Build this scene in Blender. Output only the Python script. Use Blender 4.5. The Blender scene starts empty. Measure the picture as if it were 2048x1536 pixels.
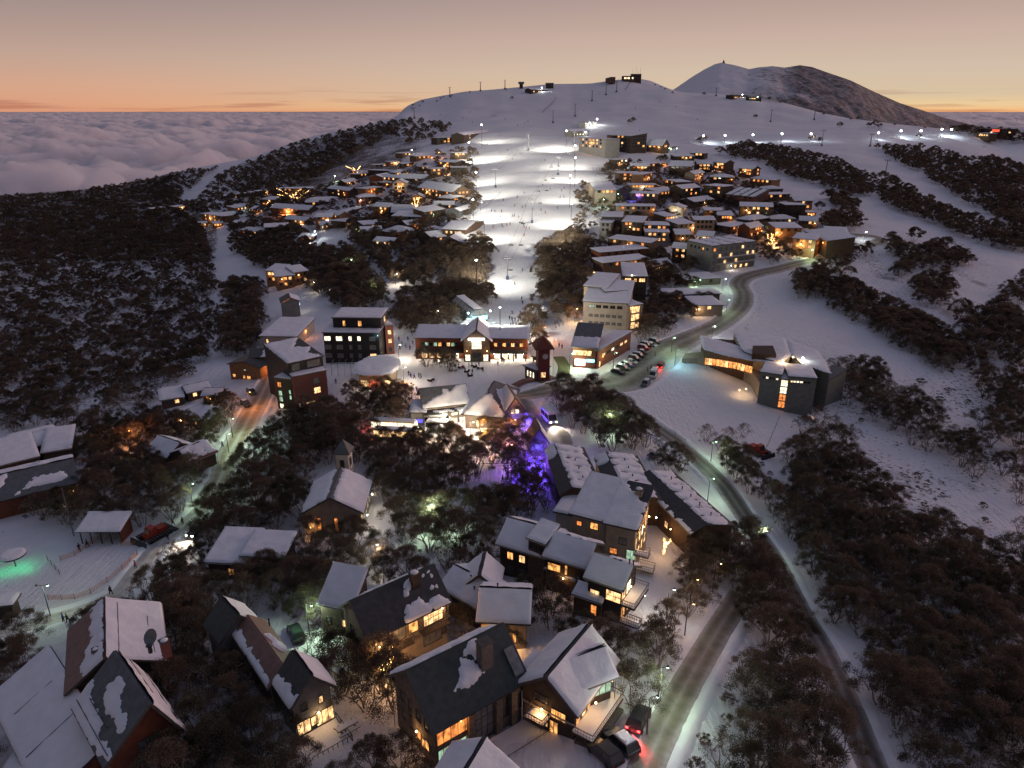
import bpy, math, random
import numpy as np
from mathutils import Vector, Matrix
random.seed(11)
rng = np.random.default_rng(11)
C = bpy.context.scene.collection
SC = bpy.context.scene
R = math.radians

# ------------------------------------------------------------------ camera
FOC, PCX, PCY = 1420.0, 1024.0, 768.0            # focal length and centre, in photograph pixels
PITCH = R(21.1)
CAM = Vector((0.0, 0.0, 80.0))
cd = bpy.data.cameras.new('camera'); cam = bpy.data.objects.new('camera', cd); C.objects.link(cam)
cam.location = CAM; cam.rotation_euler = (R(90) - PITCH, 0, 0)
cd.sensor_width = 36.0; cd.lens = 36.0 * FOC / 2048.0
cd.clip_start = 0.5; cd.clip_end = 200000.0
SC.camera = cam

# ------------------------------------------------------------------ dusk sky
SC.view_settings.view_transform = 'Standard'; SC.view_settings.look = 'None'
SC.view_settings.gamma = 1.0; SC.view_settings.exposure = 0.0
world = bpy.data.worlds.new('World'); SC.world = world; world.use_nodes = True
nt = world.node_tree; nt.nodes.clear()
def wn(t, **k):
    n = nt.nodes.new(t)
    for a, b in k.items(): setattr(n, a, b)
    return n
wl = nt.links.new
tc = wn('ShaderNodeTexCoord'); sep = wn('ShaderNodeSeparateXYZ'); wl(tc.outputs['Generated'], sep.inputs[0])
def ramp(stops):
    r = wn('ShaderNodeValToRGB'); e = r.color_ramp.elements
    while len(e) > 1: e.remove(e[-1])
    e[0].position = stops[0][0]; e[0].color = (*stops[0][1], 1)
    for p, c in stops[1:]:
        x = e.new(p); x.color = (*c, 1)
    return r
# z of the view direction (sine of elevation) -> sqrt so the low sky has room on the ramp
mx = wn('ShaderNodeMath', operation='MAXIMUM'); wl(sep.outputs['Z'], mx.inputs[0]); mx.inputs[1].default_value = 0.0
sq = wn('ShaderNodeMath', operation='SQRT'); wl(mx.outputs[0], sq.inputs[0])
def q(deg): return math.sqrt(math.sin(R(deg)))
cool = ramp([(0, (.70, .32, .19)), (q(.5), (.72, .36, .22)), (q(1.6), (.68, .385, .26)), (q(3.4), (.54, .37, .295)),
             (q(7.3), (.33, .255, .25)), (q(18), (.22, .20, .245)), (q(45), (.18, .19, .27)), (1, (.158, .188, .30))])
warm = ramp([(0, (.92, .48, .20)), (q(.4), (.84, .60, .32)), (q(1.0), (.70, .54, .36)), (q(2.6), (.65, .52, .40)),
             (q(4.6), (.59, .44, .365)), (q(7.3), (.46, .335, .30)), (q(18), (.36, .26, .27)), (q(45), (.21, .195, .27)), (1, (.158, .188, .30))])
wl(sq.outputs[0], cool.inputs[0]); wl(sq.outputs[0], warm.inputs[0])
# the afterglow is centred to the right of the view, behind the summit
dt = wn('ShaderNodeVectorMath', operation='DOT_PRODUCT'); wl(tc.outputs['Generated'], dt.inputs[0])
dt.inputs[1].default_value = (math.sin(R(38)), math.cos(R(38)), 0)
mr = wn('ShaderNodeMapRange', interpolation_type='SMOOTHSTEP'); wl(dt.outputs['Value'], mr.inputs[0])
mr.inputs[1].default_value = .30; mr.inputs[2].default_value = .995
mixc = wn('ShaderNodeMix', data_type='RGBA'); wl(mr.outputs[0], mixc.inputs[0]); wl(cool.outputs[0], mixc.inputs[6]); wl(warm.outputs[0], mixc.inputs[7])
# the side of the sky away from the glow is duller
mr2 = wn('ShaderNodeMapRange', interpolation_type='SMOOTHSTEP'); wl(dt.outputs['Value'], mr2.inputs[0])
mr2.inputs[1].default_value = -1.0; mr2.inputs[2].default_value = .45; mr2.inputs[3].default_value = .45; mr2.inputs[4].default_value = 1.0
# thin dark streaks of cirrus low over the cloud sea
mp = wn('ShaderNodeMapping'); wl(tc.outputs['Generated'], mp.inputs[0]); mp.inputs['Scale'].default_value = (3.2, 3.2, 95)
nz = wn('ShaderNodeTexNoise'); wl(mp.outputs[0], nz.inputs[0]); nz.inputs['Scale'].default_value = 1.6; nz.inputs['Detail'].default_value = 5
cr = ramp([(0, (1, 1, 1)), (.50, (1, 1, 1)), (.60, (.76, .66, .70)), (1, (.66, .58, .64))]); wl(nz.outputs[0], cr.inputs[0])
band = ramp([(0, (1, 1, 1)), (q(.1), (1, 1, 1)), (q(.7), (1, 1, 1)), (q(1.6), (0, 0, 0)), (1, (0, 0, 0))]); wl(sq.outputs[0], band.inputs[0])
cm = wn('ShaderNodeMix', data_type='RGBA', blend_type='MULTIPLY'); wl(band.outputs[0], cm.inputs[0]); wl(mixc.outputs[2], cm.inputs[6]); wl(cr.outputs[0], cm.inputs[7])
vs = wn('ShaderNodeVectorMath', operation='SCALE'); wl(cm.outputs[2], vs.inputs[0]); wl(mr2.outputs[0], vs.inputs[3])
# below the horizon
lt = wn('ShaderNodeMath', operation='GREATER_THAN'); wl(sep.outputs['Z'], lt.inputs[0]); lt.inputs[1].default_value = -.002
gm = wn('ShaderNodeMix', data_type='RGBA'); wl(lt.outputs[0], gm.inputs[0]); gm.inputs[6].default_value = (.12, .10, .12, 1); wl(vs.outputs[0], gm.inputs[7])
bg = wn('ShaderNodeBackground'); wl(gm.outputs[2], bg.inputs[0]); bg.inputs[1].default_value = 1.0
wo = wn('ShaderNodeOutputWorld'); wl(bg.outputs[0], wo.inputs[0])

# the afterglow itself, a very soft low light from behind the summit
sd = bpy.data.lights.new('afterglow', 'SUN'); so = bpy.data.objects.new('afterglow', sd); C.objects.link(so)
sd.energy = 1.05; sd.angle = R(40); sd.color = (1.0, .58, .50)
_d = Vector((-math.sin(R(62)), -math.cos(R(62)), -math.tan(R(10)))).normalized()
so.rotation_euler = _d.to_track_quat('-Z', 'Y').to_euler(); so.location = (300, 200, 300)

SC.render.engine = 'CYCLES'
SC.cycles.use_denoising = True
SC.cycles.max_bounces = 14; SC.cycles.volume_bounces = 13; SC.cycles.diffuse_bounces = 3; SC.cycles.glossy_bounces = 2; SC.cycles.transmission_bounces = 2; SC.cycles.transparent_max_bounces = 12
SC.cycles.sample_clamp_indirect = 2.0; SC.cycles.use_light_tree = True; SC.cycles.caustics_reflective = False; SC.cycles.caustics_refractive = False

# ------------------------------------------------------------------ camera maths
SP, CP = math.sin(PITCH), math.cos(PITCH)
def ray(px, py):
    cx = (px - PCX) / FOC; cy = (PCY - py) / FOC
    return Vector((cx, CP + cy * SP, -SP + cy * CP))
def slope(py):
    cy = (PCY - py) / FOC
    return (SP - cy * CP) / (CP + cy * SP)
def project(p):
    v = Vector(p) - CAM
    dep = v.y * CP - v.z * SP
    if dep <= .1: return (-9999, -9999, dep)
    return (PCX + FOC * v.x / dep, PCY - FOC * (v.y * SP + v.z * CP) / dep, dep)
def onplane(px, py, z):
    d = ray(px, py); t = (z - CAM.z) / d.z
    return CAM + d * t

# ------------------------------------------------------------------ noise
_perm = np.random.RandomState(5).permutation(512)
_perm = np.concatenate([_perm, _perm]); _ga = np.random.RandomState(6).rand(512) * 2 * np.pi
def perlin(x, y):
    xi = np.floor(x).astype(int); yi = np.floor(y).astype(int); xf = x - xi; yf = y - yi
    u = xf * xf * xf * (xf * (xf * 6 - 15) + 10); v = yf * yf * yf * (yf * (yf * 6 - 15) + 10)
    def g(a, b, fx, fy):
        h = _ga[_perm[(_perm[a & 511] + b) & 511] & 511]
        return np.cos(h) * fx + np.sin(h) * fy
    a = g(xi, yi, xf, yf); b = g(xi + 1, yi, xf - 1, yf); c = g(xi, yi + 1, xf, yf - 1); d = g(xi + 1, yi + 1, xf - 1, yf - 1)
    return (a + (b - a) * u) * (1 - v) + (c + (d - c) * u) * v
def fbm(x, y, o=4, g=.5):
    s = 0; a = 1; f = 1
    for i in range(o): s = s + a * perlin(x * f + 17.3 * i, y * f - 9.1 * i); a *= g; f *= 2.03
    return s

# ------------------------------------------------------------------ terrain
# columns of the hillside: at photo column x the ground seen at row y lies this many metres below the camera
COLS = {
 -700: [(1900, 70), (1536, 76), (1200, 84), (1000, 92), (900, 98), (800, 108), (700, 118), (600, 126), (500, 126), (430, 118)],
 0:    [(1900, 70), (1536, 74), (1300, 77), (1150, 79), (1000, 82), (900, 88), (800, 95), (700, 105), (600, 112), (500, 114), (430, 109)],
 300:  [(1900, 68), (1536, 70), (1300, 74), (1150, 78), (1000, 80), (900, 82), (800, 86), (700, 93), (600, 99), (500, 100), (430, 97), (390, 92)],
 600:  [(1900, 66), (1536, 68), (1300, 72), (1150, 75), (1000, 78), (900, 79), (800, 80), (700, 81), (600, 83), (500, 81), (430, 76), (390, 71), (350, 64), (310, 53)],
 800:  [(900, 78), (800, 79), (700, 79), (600, 79), (500, 75), (430, 68), (390, 63), (350, 55), (300, 40), (250, 19)],
 1024: [(1900, 64), (1536, 66), (1300, 71), (1150, 73), (1000, 75), (900, 76), (800, 77), (700, 78), (650, 78), (600, 77), (550, 74.6), (500, 70), (450, 64), (400, 57.6), (350, 49), (300, 36), (270, 26), (245, 15), (210, -7)],
 1300: [(1900, 64), (1536, 65), (1300, 69), (1150, 73), (1000, 77), (900, 78), (800, 79), (700, 78), (600, 77), (500, 70), (400, 58), (350, 49), (300, 36), (270, 27), (245, 15), (210, -7)],
 1600: [(1900, 66), (1536, 70), (1300, 76), (1150, 80), (1000, 83), (900, 84), (800, 84), (700, 82), (600, 79), (500, 71), (400, 59), (350, 51), (300, 38), (270, 27), (240, 13)],
 2048: [(1900, 68), (1536, 76), (1300, 82), (1150, 86), (1000, 87), (900, 87), (800, 87), (700, 86), (600, 83), (500, 77), (400, 65), (350, 57), (300, 43)],
 2750: [(1900, 68), (1536, 78), (1200, 90), (1000, 94), (800, 94), (600, 90), (500, 85), (400, 74), (340, 62)],
}
# the skyline of the hill: column, row, distance
CREST = [(-700, 425, 900), (-200, 400, 930), (0, 390, 950), (156, 380, 960), (266, 367, 965), (351, 343, 975), (449, 325, 990), (508, 314, 1000),
         (586, 284, 1050), (640, 269, 1080), (695, 260, 1120), (745, 246, 1160), (790, 236, 1230), (812, 213, 1300), (840, 200, 1340), (880, 192, 1380), (930, 183, 1420),
         (985, 179, 1450), (1040, 174, 1480), (1100, 168, 1500), (1180, 167, 1540), (1230, 160, 1580), (1270, 156, 1600), (1300, 161, 1600), (1340, 178, 1560),
         (1365, 185, 1460), (1430, 187, 1420), (1500, 194, 1360), (1560, 203, 1300), (1640, 225, 1220), (1700, 237, 1160), (1800, 249, 1080), (1900, 259, 1010), (2000, 268, 960), (2100, 276, 930), (2300, 300, 900), (2750, 315, 900)]
cp = []
for px, rows in COLS.items():
    for py, drop in rows:
        s = slope(py); Y = drop / s if abs(s) > 1e-4 else 1150
        d = ray(px, py); cp.append((d.x / d.y, math.log(Y), s))
for px, py, Y in CREST:
    d = ray(px, py); u = d.x / d.y; s = slope(py)
    cp.append((u, math.log(Y), s)); cp.append((u, math.log(Y * 1.13), s + .035)); cp.append((u, math.log(Y * 1.6), s + .22)); cp.append((u, math.log(Y * 2.2), s + .30))
cp = np.array(cp); KX = 1.6
def tps_solve(pts, val, lam=1e-5):
    n = len(pts); d2 = ((pts[:, None] - pts[None]) ** 2).sum(-1)
    K = np.where(d2 > 0, d2 * np.log(np.maximum(d2, 1e-12)) * .5, 0) + lam * np.eye(n)
    Pm = np.c_[np.ones(n), pts]; A = np.zeros((n + 3, n + 3)); A[:n, :n] = K; A[:n, n:] = Pm; A[n:, :n] = Pm.T
    return np.linalg.solve(A, np.r_[val, 0, 0, 0])
_pts = np.c_[cp[:, 0] * KX, cp[:, 1]]; _w = tps_solve(_pts, cp[:, 2])
def tps_eval(a, b):
    out = _w[-3] + _w[-2] * a + _w[-1] * b
    for i in range(len(_pts)):
        d2 = (a - _pts[i, 0]) ** 2 + (b - _pts[i, 1]) ** 2
        out = out + _w[i] * d2 * np.log(np.maximum(d2, 1e-12)) * .5
    return out
NU, NY = 560, 640
us = np.linspace(-1.55, 1.55, NU); lys = np.linspace(math.log(20), math.log(2600), NY)
UU, LL = np.meshgrid(us, lys)
SS = tps_eval(UU * KX, LL)
YY = np.exp(LL); XX = UU * YY
ZZ = CAM.z - SS * YY
amp = np.clip((YY - 60) / 500, 0, 1)
ZZ = ZZ + fbm(XX / 9, YY / 9, 3) * .22 + fbm(XX / 60 + 3, YY / 60, 4) * (0.3 + 2.2 * amp) + fbm(XX / 220 + 8, YY / 220, 4) * 5 * np.clip((YY - 500) / 600, 0, 1)
ZZ = np.where((YY > 1250) & (UU < -.22), np.minimum(ZZ, CAM.z - (YY - 1250) * .9 - 30), ZZ)
# pull the crest of the hill exactly onto its outline
_cu = np.array([ray(*c[:2]).x / ray(*c[:2]).y for c in CREST]); _cs = np.array([slope(c[1]) for c in CREST]); _cy = np.array([math.log(c[2]) for c in CREST])
for _ in range(2):
    S_ = (CAM.z - ZZ) / YY; lc = np.interp(us, _cu, _cy); act = np.where(LL > lc[None] - .6, S_, 9).min(0); dl = np.interp(us, _cu, _cs) - act
    wgt = np.clip((LL - (lc[None] - .5)) / .4, 0, 1); wgt = wgt * wgt * (3 - 2 * wgt); ZZ = ZZ - dl[None] * wgt * YY
DU = us[1] - us[0]; DL = lys[1] - lys[0]
def hz(x, y):
    y = max(y, 20.5); a = (x / y - us[0]) / DU; b = (math.log(y) - lys[0]) / DL
    a = min(max(a, 0), NU - 1.001); b = min(max(b, 0), NY - 1.001); i = int(a); j = int(b); fa = a - i; fb = b - j
    return ((ZZ[j, i] * (1 - fa) + ZZ[j, i + 1] * fa) * (1 - fb) + (ZZ[j + 1, i] * (1 - fa) + ZZ[j + 1, i + 1] * fa) * fb)
def G(px, py, h=0.0):
    for k in range(40):
        p = G1(px, py + k, h)
        if p is not None: return p
    return None
def G1(px, py, h=0.0):
    """first point of the hillside (raised by h metres) seen at a photograph pixel"""
    d = ray(px, py); d = d / d.y; Y = 24.0
    def f(Y): return CAM.z + d.z * Y - (hz(d.x * Y, Y) + h)
    while Y < 2500:
        Y2 = Y * 1.02
        if f(Y2) <= 0:
            lo, hi = Y, Y2
            for _ in range(18):
                m = (lo + hi) / 2
                if f(m) > 0: lo = m
                else: hi = m
            return Vector((d.x * hi, hi, CAM.z + d.z * hi))
        Y = Y2
    return None

# ------------------------------------------------------------------ materials
def new_mat(name):
    m = bpy.data.materials.new(name); m.use_nodes = True
    n = m.node_tree; n.nodes.clear(); o = n.nodes.new('ShaderNodeOutputMaterial'); b = n.nodes.new('ShaderNodeBsdfPrincipled')
    n.links.new(b.outputs[0], o.inputs[0]); return m, n, b
def surf(name, c1, c2=None, scale=3.0, rough=.8, bump=.0, bscale=None, metal=0.0, spec=.3, boards=None, rnd=0.0, detail=4):
    """mottled two-tone surface, optional fine relief, boards or per-object variation"""
    m, n, b = new_mat(name); c2 = c2 or tuple(x * .75 for x in c1); L = n.links.new
    t = n.nodes.new('ShaderNodeTexCoord'); z = n.nodes.new('ShaderNodeTexNoise'); L(t.outputs['Object'], z.inputs[0])
    z.inputs['Scale'].default_value = scale; z.inputs['Detail'].default_value = detail
    r = n.nodes.new('ShaderNodeValToRGB'); r.color_ramp.elements[0].position = .35; r.color_ramp.elements[1].position = .65
    r.color_ramp.elements[0].color = (*c1, 1); r.color_ramp.elements[1].color = (*c2, 1); L(z.outputs[0], r.inputs[0])
    out = r.outputs[0]
    if rnd:
        oi = n.nodes.new('ShaderNodeObjectInfo'); mrr = n.nodes.new('ShaderNodeMapRange'); L(oi.outputs['Random'], mrr.inputs[0])
        mrr.inputs[3].default_value = 1 - rnd; mrr.inputs[4].default_value = 1 + rnd
        v = n.nodes.new('ShaderNodeVectorMath'); v.operation = 'SCALE'; L(out, v.inputs[0]); L(mrr.outputs[0], v.inputs[3]); out = v.outputs[0]
    if boards:
        w = n.nodes.new('ShaderNodeTexWave'); w.bands_direction = 'Z' if boards > 0 else 'DIAGONAL'; w.inputs['Scale'].default_value = abs(boards); w.inputs['Distortion'].default_value = .2
        L(t.outputs['Object'], w.inputs[0]); mm = n.nodes.new('ShaderNodeMix'); mm.data_type = 'RGBA'; mm.blend_type = 'MULTIPLY'; mm.inputs[0].default_value = .35
        L(out, mm.inputs[6]); L(w.outputs[0], mm.inputs[7]); out = mm.outputs[2]
    L(out, b.inputs['Base Color']); b.inputs['Roughness'].default_value = rough; b.inputs['Metallic'].default_value = metal
    b.inputs['Specular IOR Level'].default_value = spec
    if bump:
        z2 = n.nodes.new('ShaderNodeTexNoise'); L(t.outputs['Object'], z2.inputs[0]); z2.inputs['Scale'].default_value = bscale or scale * 4; z2.inputs['Detail'].default_value = 4
        bp = n.nodes.new('ShaderNodeBump'); bp.inputs['Strength'].default_value = bump; bp.inputs['Distance'].default_value = .2
        L(z2.outputs[0], bp.inputs['Height']); L(bp.outputs[0], b.inputs['Normal'])
    return m
def glow(name, c, s, vary=0.0, sampled=False, base=(.1, .08, .06)):
    """something that gives off light; vary darkens parts of it like curtains and furniture behind a pane"""
    m, n, b = new_mat(name); L = n.links.new
    b.inputs['Base Color'].default_value = (*base, 1); b.inputs['Emission Color'].default_value = (*c, 1); b.inputs['Emission Strength'].default_value = s
    if vary:
        t = n.nodes.new('ShaderNodeTexCoord'); oi = n.nodes.new('ShaderNodeObjectInfo'); ad = n.nodes.new('ShaderNodeVectorMath'); ad.operation = 'ADD'
        sc_ = n.nodes.new('ShaderNodeVectorMath'); sc_.operation = 'SCALE'; L(oi.outputs['Location'], sc_.inputs[0]); sc_.inputs[3].default_value = 1.7
        L(t.outputs['Object'], ad.inputs[0]); L(sc_.outputs[0], ad.inputs[1])
        mp_ = n.nodes.new('ShaderNodeMapping'); mp_.inputs['Scale'].default_value = (1.0, 1.0, .55); L(ad.outputs[0], mp_.inputs[0])
        z = n.nodes.new('ShaderNodeTexNoise'); z.inputs['Scale'].default_value = 1.9; z.inputs['Detail'].default_value = 3; L(mp_.outputs[0], z.inputs[0])
        r = n.nodes.new('ShaderNodeMapRange'); L(z.outputs[0], r.inputs[0]); r.inputs[1].default_value = .36; r.inputs[2].default_value = .62
        r.inputs[3].default_value = s * (1 - vary); r.inputs[4].default_value = s * 1.25; L(r.outputs[0], b.inputs['Emission Strength'])
    if not sampled: m.cycles.emission_sampling = 'NONE'
    return m
M = {}
M['roof_grey'] = surf('roof_grey', (.13, .14, .15), (.09, .10, .11), 1.2, .6, .1)
M['roof_brown'] = surf('roof_brown', (.26, .16, .13), (.20, .13, .11), 1.2, .7, .1)
M['roof_dark'] = surf('roof_dark', (.055, .058, .062), (.035, .037, .04), 1.2, .55, .1)
M['roof_green'] = surf('roof_green', (.05, .065, .065), (.035, .045, .047), 1.4, .55, .1)
M['roof_red'] = surf('roof_red', (.20, .07, .06), (.14, .05, .045), 1.4, .6, .1)
M['timber'] = surf('timber', (.16, .10, .065), (.10, .065, .045), 1.5, .85, .15, boards=1.6)
M['timber_dark'] = surf('timber_dark', (.085, .06, .05), (.055, .042, .035), 1.5, .85, .15, boards=1.6)
M['timber_red'] = surf('timber_red', (.24, .075, .04), (.16, .055, .035), 1.3, .8, .15, boards=1.8)
M['timber_orange'] = surf('timber_orange', (.36, .20, .10), (.26, .14, .075), 1.3, .8, .12, boards=1.6)
M['render_tan'] = surf('render_tan', (.32, .26, .20), (.25, .20, .16), .8, .9, .1)
M['render_grey'] = surf('render_grey', (.24, .23, .22), (.18, .175, .17), .8, .9, .1)
M['render_cream'] = surf('render_cream', (.48, .42, .34), (.40, .35, .29), .8, .9, .1)
M['paint_white'] = surf('paint_white', (.72, .70, .66), (.62, .60, .57), 1.0, .8, .08, boards=1.4)
M['board_grey'] = surf('board_grey', (.20, .20, .20), (.15, .15, .155), 1.0, .8, .1, boards=1.6)
M['brick'] = surf('brick', (.20, .075, .06), (.14, .055, .05), 6, .9, .25)
M['brick_orange'] = surf('brick_orange', (.36, .13, .07), (.26, .095, .055), 5, .9, .25)
M['stone'] = surf('stone', (.20, .17, .14), (.12, .10, .085), 3.2, .95, .5)
M['black_clad'] = surf('black_clad', (.03, .03, .033), (.022, .022, .025), 1, .5, .05)
M['slate_clad'] = surf('slate_clad', (.24, .25, .22), (.18, .19, .17), 1.0, .45, .05, boards=1.2)
M['metal'] = surf('metal', (.22, .23, .24), (.16, .17, .18), 2, .45, .0, metal=.6)
M['metal_dark'] = surf('metal_dark', (.04, .04, .045), (.03, .03, .033), 2, .5)
M['trim'] = surf('trim', (.10, .09, .08), (.07, .065, .06), 2, .7)
M['trim_light'] = surf('trim_light', (.42, .38, .33), (.34, .31, .27), 2, .7)
M['glass'] = surf('glass', (.03, .035, .04), (.02, .022, .028), .7, .08, spec=.8)
M['glass_pale'] = surf('glass_pale', (.22, .22, .22), (.12, .125, .13), .9, .25, spec=.6)
M['snow'] = surf('snow', (.84, .85, .88), (.76, .77, .81), .5, .75, .35, 2.2, spec=.2)
M['amber'] = glow('lit_amber', (1, .43, .12), 1.5, .8)
M['warm'] = glow('lit_warm', (1, .58, .25), 1.8, .75)
M['pale'] = glow('lit_pale', (1, .86, .62), 2.0, .6)
M['orange'] = glow('lit_orange', (1, .30, .07), 1.3, .7)
M['redlit'] = glow('lit_red', (1, .12, .06), 1.2, .5)
M['bluelit'] = glow('lit_blue', (.12, .10, 1), 2.0, .5)
M['cyanlit'] = glow('lit_cyan', (.35, .85, 1), 2.2, .3)
M['dimgreen'] = glow('lit_green', (.55, .85, .6), .7, .6)
M['whitelit'] = glow('lit_white', (1, .95, .85), 6.0, .2)
M['bulb_white'] = glow('bulb_white', (.86, 1, .93), 30)
M['bulb_warm'] = glow('bulb_warm', (1, .62, .25), 22)
M['bulb_orange'] = glow('bulb_orange', (1, .36, .08), 14)
M['bulb_green'] = glow('bulb_green', (.55, 1, .72), 18)
M['fairy_warm'] = glow('fairy_warm', (1, .58, .2), 9)
M['fairy_blue'] = glow('fairy_blue', (.10, .06, 1), 7)
M['taillight'] = glow('taillight', (1, .03, .03), 14)
M['headlight'] = glow('headlight', (1, .93, .8), 30)

# ------------------------------------------------------------------ mesh building
class MB:
    """collects faces in world coordinates; build() links them as one object"""
    def __init__(s): s.v = []; s.f = []
    def add(s, vs, fs):
        n = len(s.v); s.v += [tuple(p) for p in vs]; s.f += [tuple(i + n for i in f) for f in fs]; return s
    def hexa(s, p):                                     # 8 corners: bottom ring 0-3 (anticlockwise from above), top ring 4-7
        return s.add(p, [(3, 2, 1, 0), (4, 5, 6, 7), (0, 1, 5, 4), (1, 2, 6, 5), (2, 3, 7, 6), (3, 0, 4, 7)])
    def box(s, c, sx, sy, sz, ux=Vector((1, 0, 0)), uy=Vector((0, 1, 0)), uz=Vector((0, 0, 1))):
        c = Vector(c); h = []
        for z in (-.5, .5):
            for x, y in ((-.5, -.5), (.5, -.5), (.5, .5), (-.5, .5)): h.append(c + ux * (x * sx) + uy * (y * sy) + uz * (z * sz))
        return s.hexa(h)
    def tube(s, a, b, r0, r1=None, n=6, cap=True):
        a, b = Vector(a), Vector(b); r1 = r0 if r1 is None else r1; d = (b - a)
        if d.length < 1e-6: return s
        d.normalize(); x = d.orthogonal().normalized(); y = d.cross(x); vs = []
        for p, r in ((a, r0), (b, r1)):
            for k in range(n):
                t = 2 * math.pi * k / n; vs.append(p + x * (math.cos(t) * r) + y * (math.sin(t) * r))
        fs = [(k, (k + 1) % n, n + (k + 1) % n, n + k) for k in range(n)]
        if cap: fs += [tuple(range(n - 1, -1, -1)), tuple(range(n, 2 * n))]
        return s.add(vs, fs)
    def path(s, pts, r, n=5):
        for a, b in zip(pts[:-1], pts[1:]): s.tube(a, b, r, r, n)
        return s
    def prism(s, poly, zlo, zhi):
        n = len(poly); vs = [(p[0], p[1], zlo) for p in poly] + [(p[0], p[1], zhi) for p in poly]
        return s.add(vs, [tuple(range(n - 1, -1, -1)), tuple(range(n, 2 * n))] + [(i, (i + 1) % n, n + (i + 1) % n, n + i) for i in range(n)])
    def ball(s, c, r, sz=1.0, n=8, m=5):
        c = Vector(c); vs = [c + Vector((0, 0, -r * sz))]
        for j in range(1, m):
            a = math.pi * j / m
            for k in range(n): t = 2 * math.pi * k / n; vs.append(c + Vector((math.cos(t) * math.sin(a) * r, math.sin(t) * math.sin(a) * r, -math.cos(a) * r * sz)))
        vs.append(c + Vector((0, 0, r * sz))); fs = [(0, 1 + (k + 1) % n, 1 + k) for k in range(n)]
        for j in range(m - 2):
            for k in range(n): a = 1 + j * n; fs.append((a + k, a + (k + 1) % n, a + n + (k + 1) % n, a + n + k))
        l = len(vs) - 1; a = 1 + (m - 2) * n; fs += [(a + k, a + (k + 1) % n, l) for k in range(n)]
        return s.add(vs, fs)
    def mesh(s, name, m, org=Vector((0, 0, 0)), smooth=False):
        me = bpy.data.meshes.new(name); me.from_pydata([(v[0] - org[0], v[1] - org[1], v[2] - org[2]) for v in s.v], [], s.f)
        if m: me.materials.append(m)
        if smooth: me.shade_smooth()
        return me
    def build(s, name, m, parent=None, smooth=False, org=None):
        """parent: a thing; the mesh's coordinates are taken relative to it"""
        po = world_loc(parent) if parent else Vector((0, 0, 0))
        o = bpy.data.objects.new(name, s.mesh(name, M[m] if isinstance(m, str) else m, org if org is not None else po, smooth))
        C.objects.link(o)
        if parent: o.parent = parent; o.location = (org - po) if org is not None else (0, 0, 0); o['_w'] = 0
        elif org is not None: o.location = org
        return o
WL = {}
def world_loc(o):
    p = Vector((0, 0, 0))
    while o is not None: p = p + Vector(o.location); o = o.parent
    return p
def tag(o, label=None, cat=None, group=None, kind=None):
    if label: o['label'] = label
    if cat: o['category'] = cat
    if group: o['group'] = group
    if kind: o['kind'] = kind
    return o
def empty(name, loc, label=None, cat=None, group=None):
    o = bpy.data.objects.new(name, None); C.objects.link(o); o.location = loc; o.empty_display_size = .5
    return tag(o, label, cat, group)
def grid_mesh(name, X, Y, Z, mat, attrs=None, smooth=True):
    ny, nx = X.shape; me = bpy.data.meshes.new(name); co = np.stack([X, Y, Z], -1).reshape(-1, 3)
    i = np.arange(nx * ny).reshape(ny, nx); f = np.stack([i[:-1, :-1], i[:-1, 1:], i[1:, 1:], i[1:, :-1]], -1).reshape(-1, 4)
    me.vertices.add(len(co)); me.vertices.foreach_set('co', co.ravel().astype('f4'))
    me.loops.add(f.size); me.loops.foreach_set('vertex_index', f.ravel().astype('i4'))
    me.polygons.add(len(f)); me.polygons.foreach_set('loop_start', (np.arange(len(f)) * 4).astype('i4')); me.polygons.foreach_set('loop_total', np.full(len(f), 4, 'i4'))
    me.update(calc_edges=True); me.validate()
    if smooth: me.shade_smooth()
    for k, a in (attrs or {}).items():
        at = me.attributes.new(k, 'FLOAT', 'POINT'); at.data.foreach_set('value', a.ravel().astype('f4'))
    me.materials.append(mat); o = bpy.data.objects.new(name, me); C.objects.link(o); return o
def inpoly(x, y, poly):
    x = np.asarray(x, float); y = np.asarray(y, float); r = np.zeros(x.shape, bool); n = len(poly)
    for i in range(n):
        x1, y1 = poly[i]; x2, y2 = poly[(i + 1) % n]
        if y1 == y2: continue
        c = ((y1 > y) != (y2 > y)) & (x < (x2 - x1) * (y - y1) / (y2 - y1) + x1); r ^= c
    return r
def polydist(x, y, poly):
    d = np.full(np.shape(x), 1e9); n = len(poly)
    for i in range(n):
        ax, ay = poly[i]; bx, by = poly[(i + 1) % n]; vx, vy = bx - ax, by - ay; L = vx * vx + vy * vy + 1e-9
        t = np.clip(((x - ax) * vx + (y - ay) * vy) / L, 0, 1); d = np.minimum(d, np.hypot(x - ax - t * vx, y - ay - t * vy))
    return d
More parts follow.
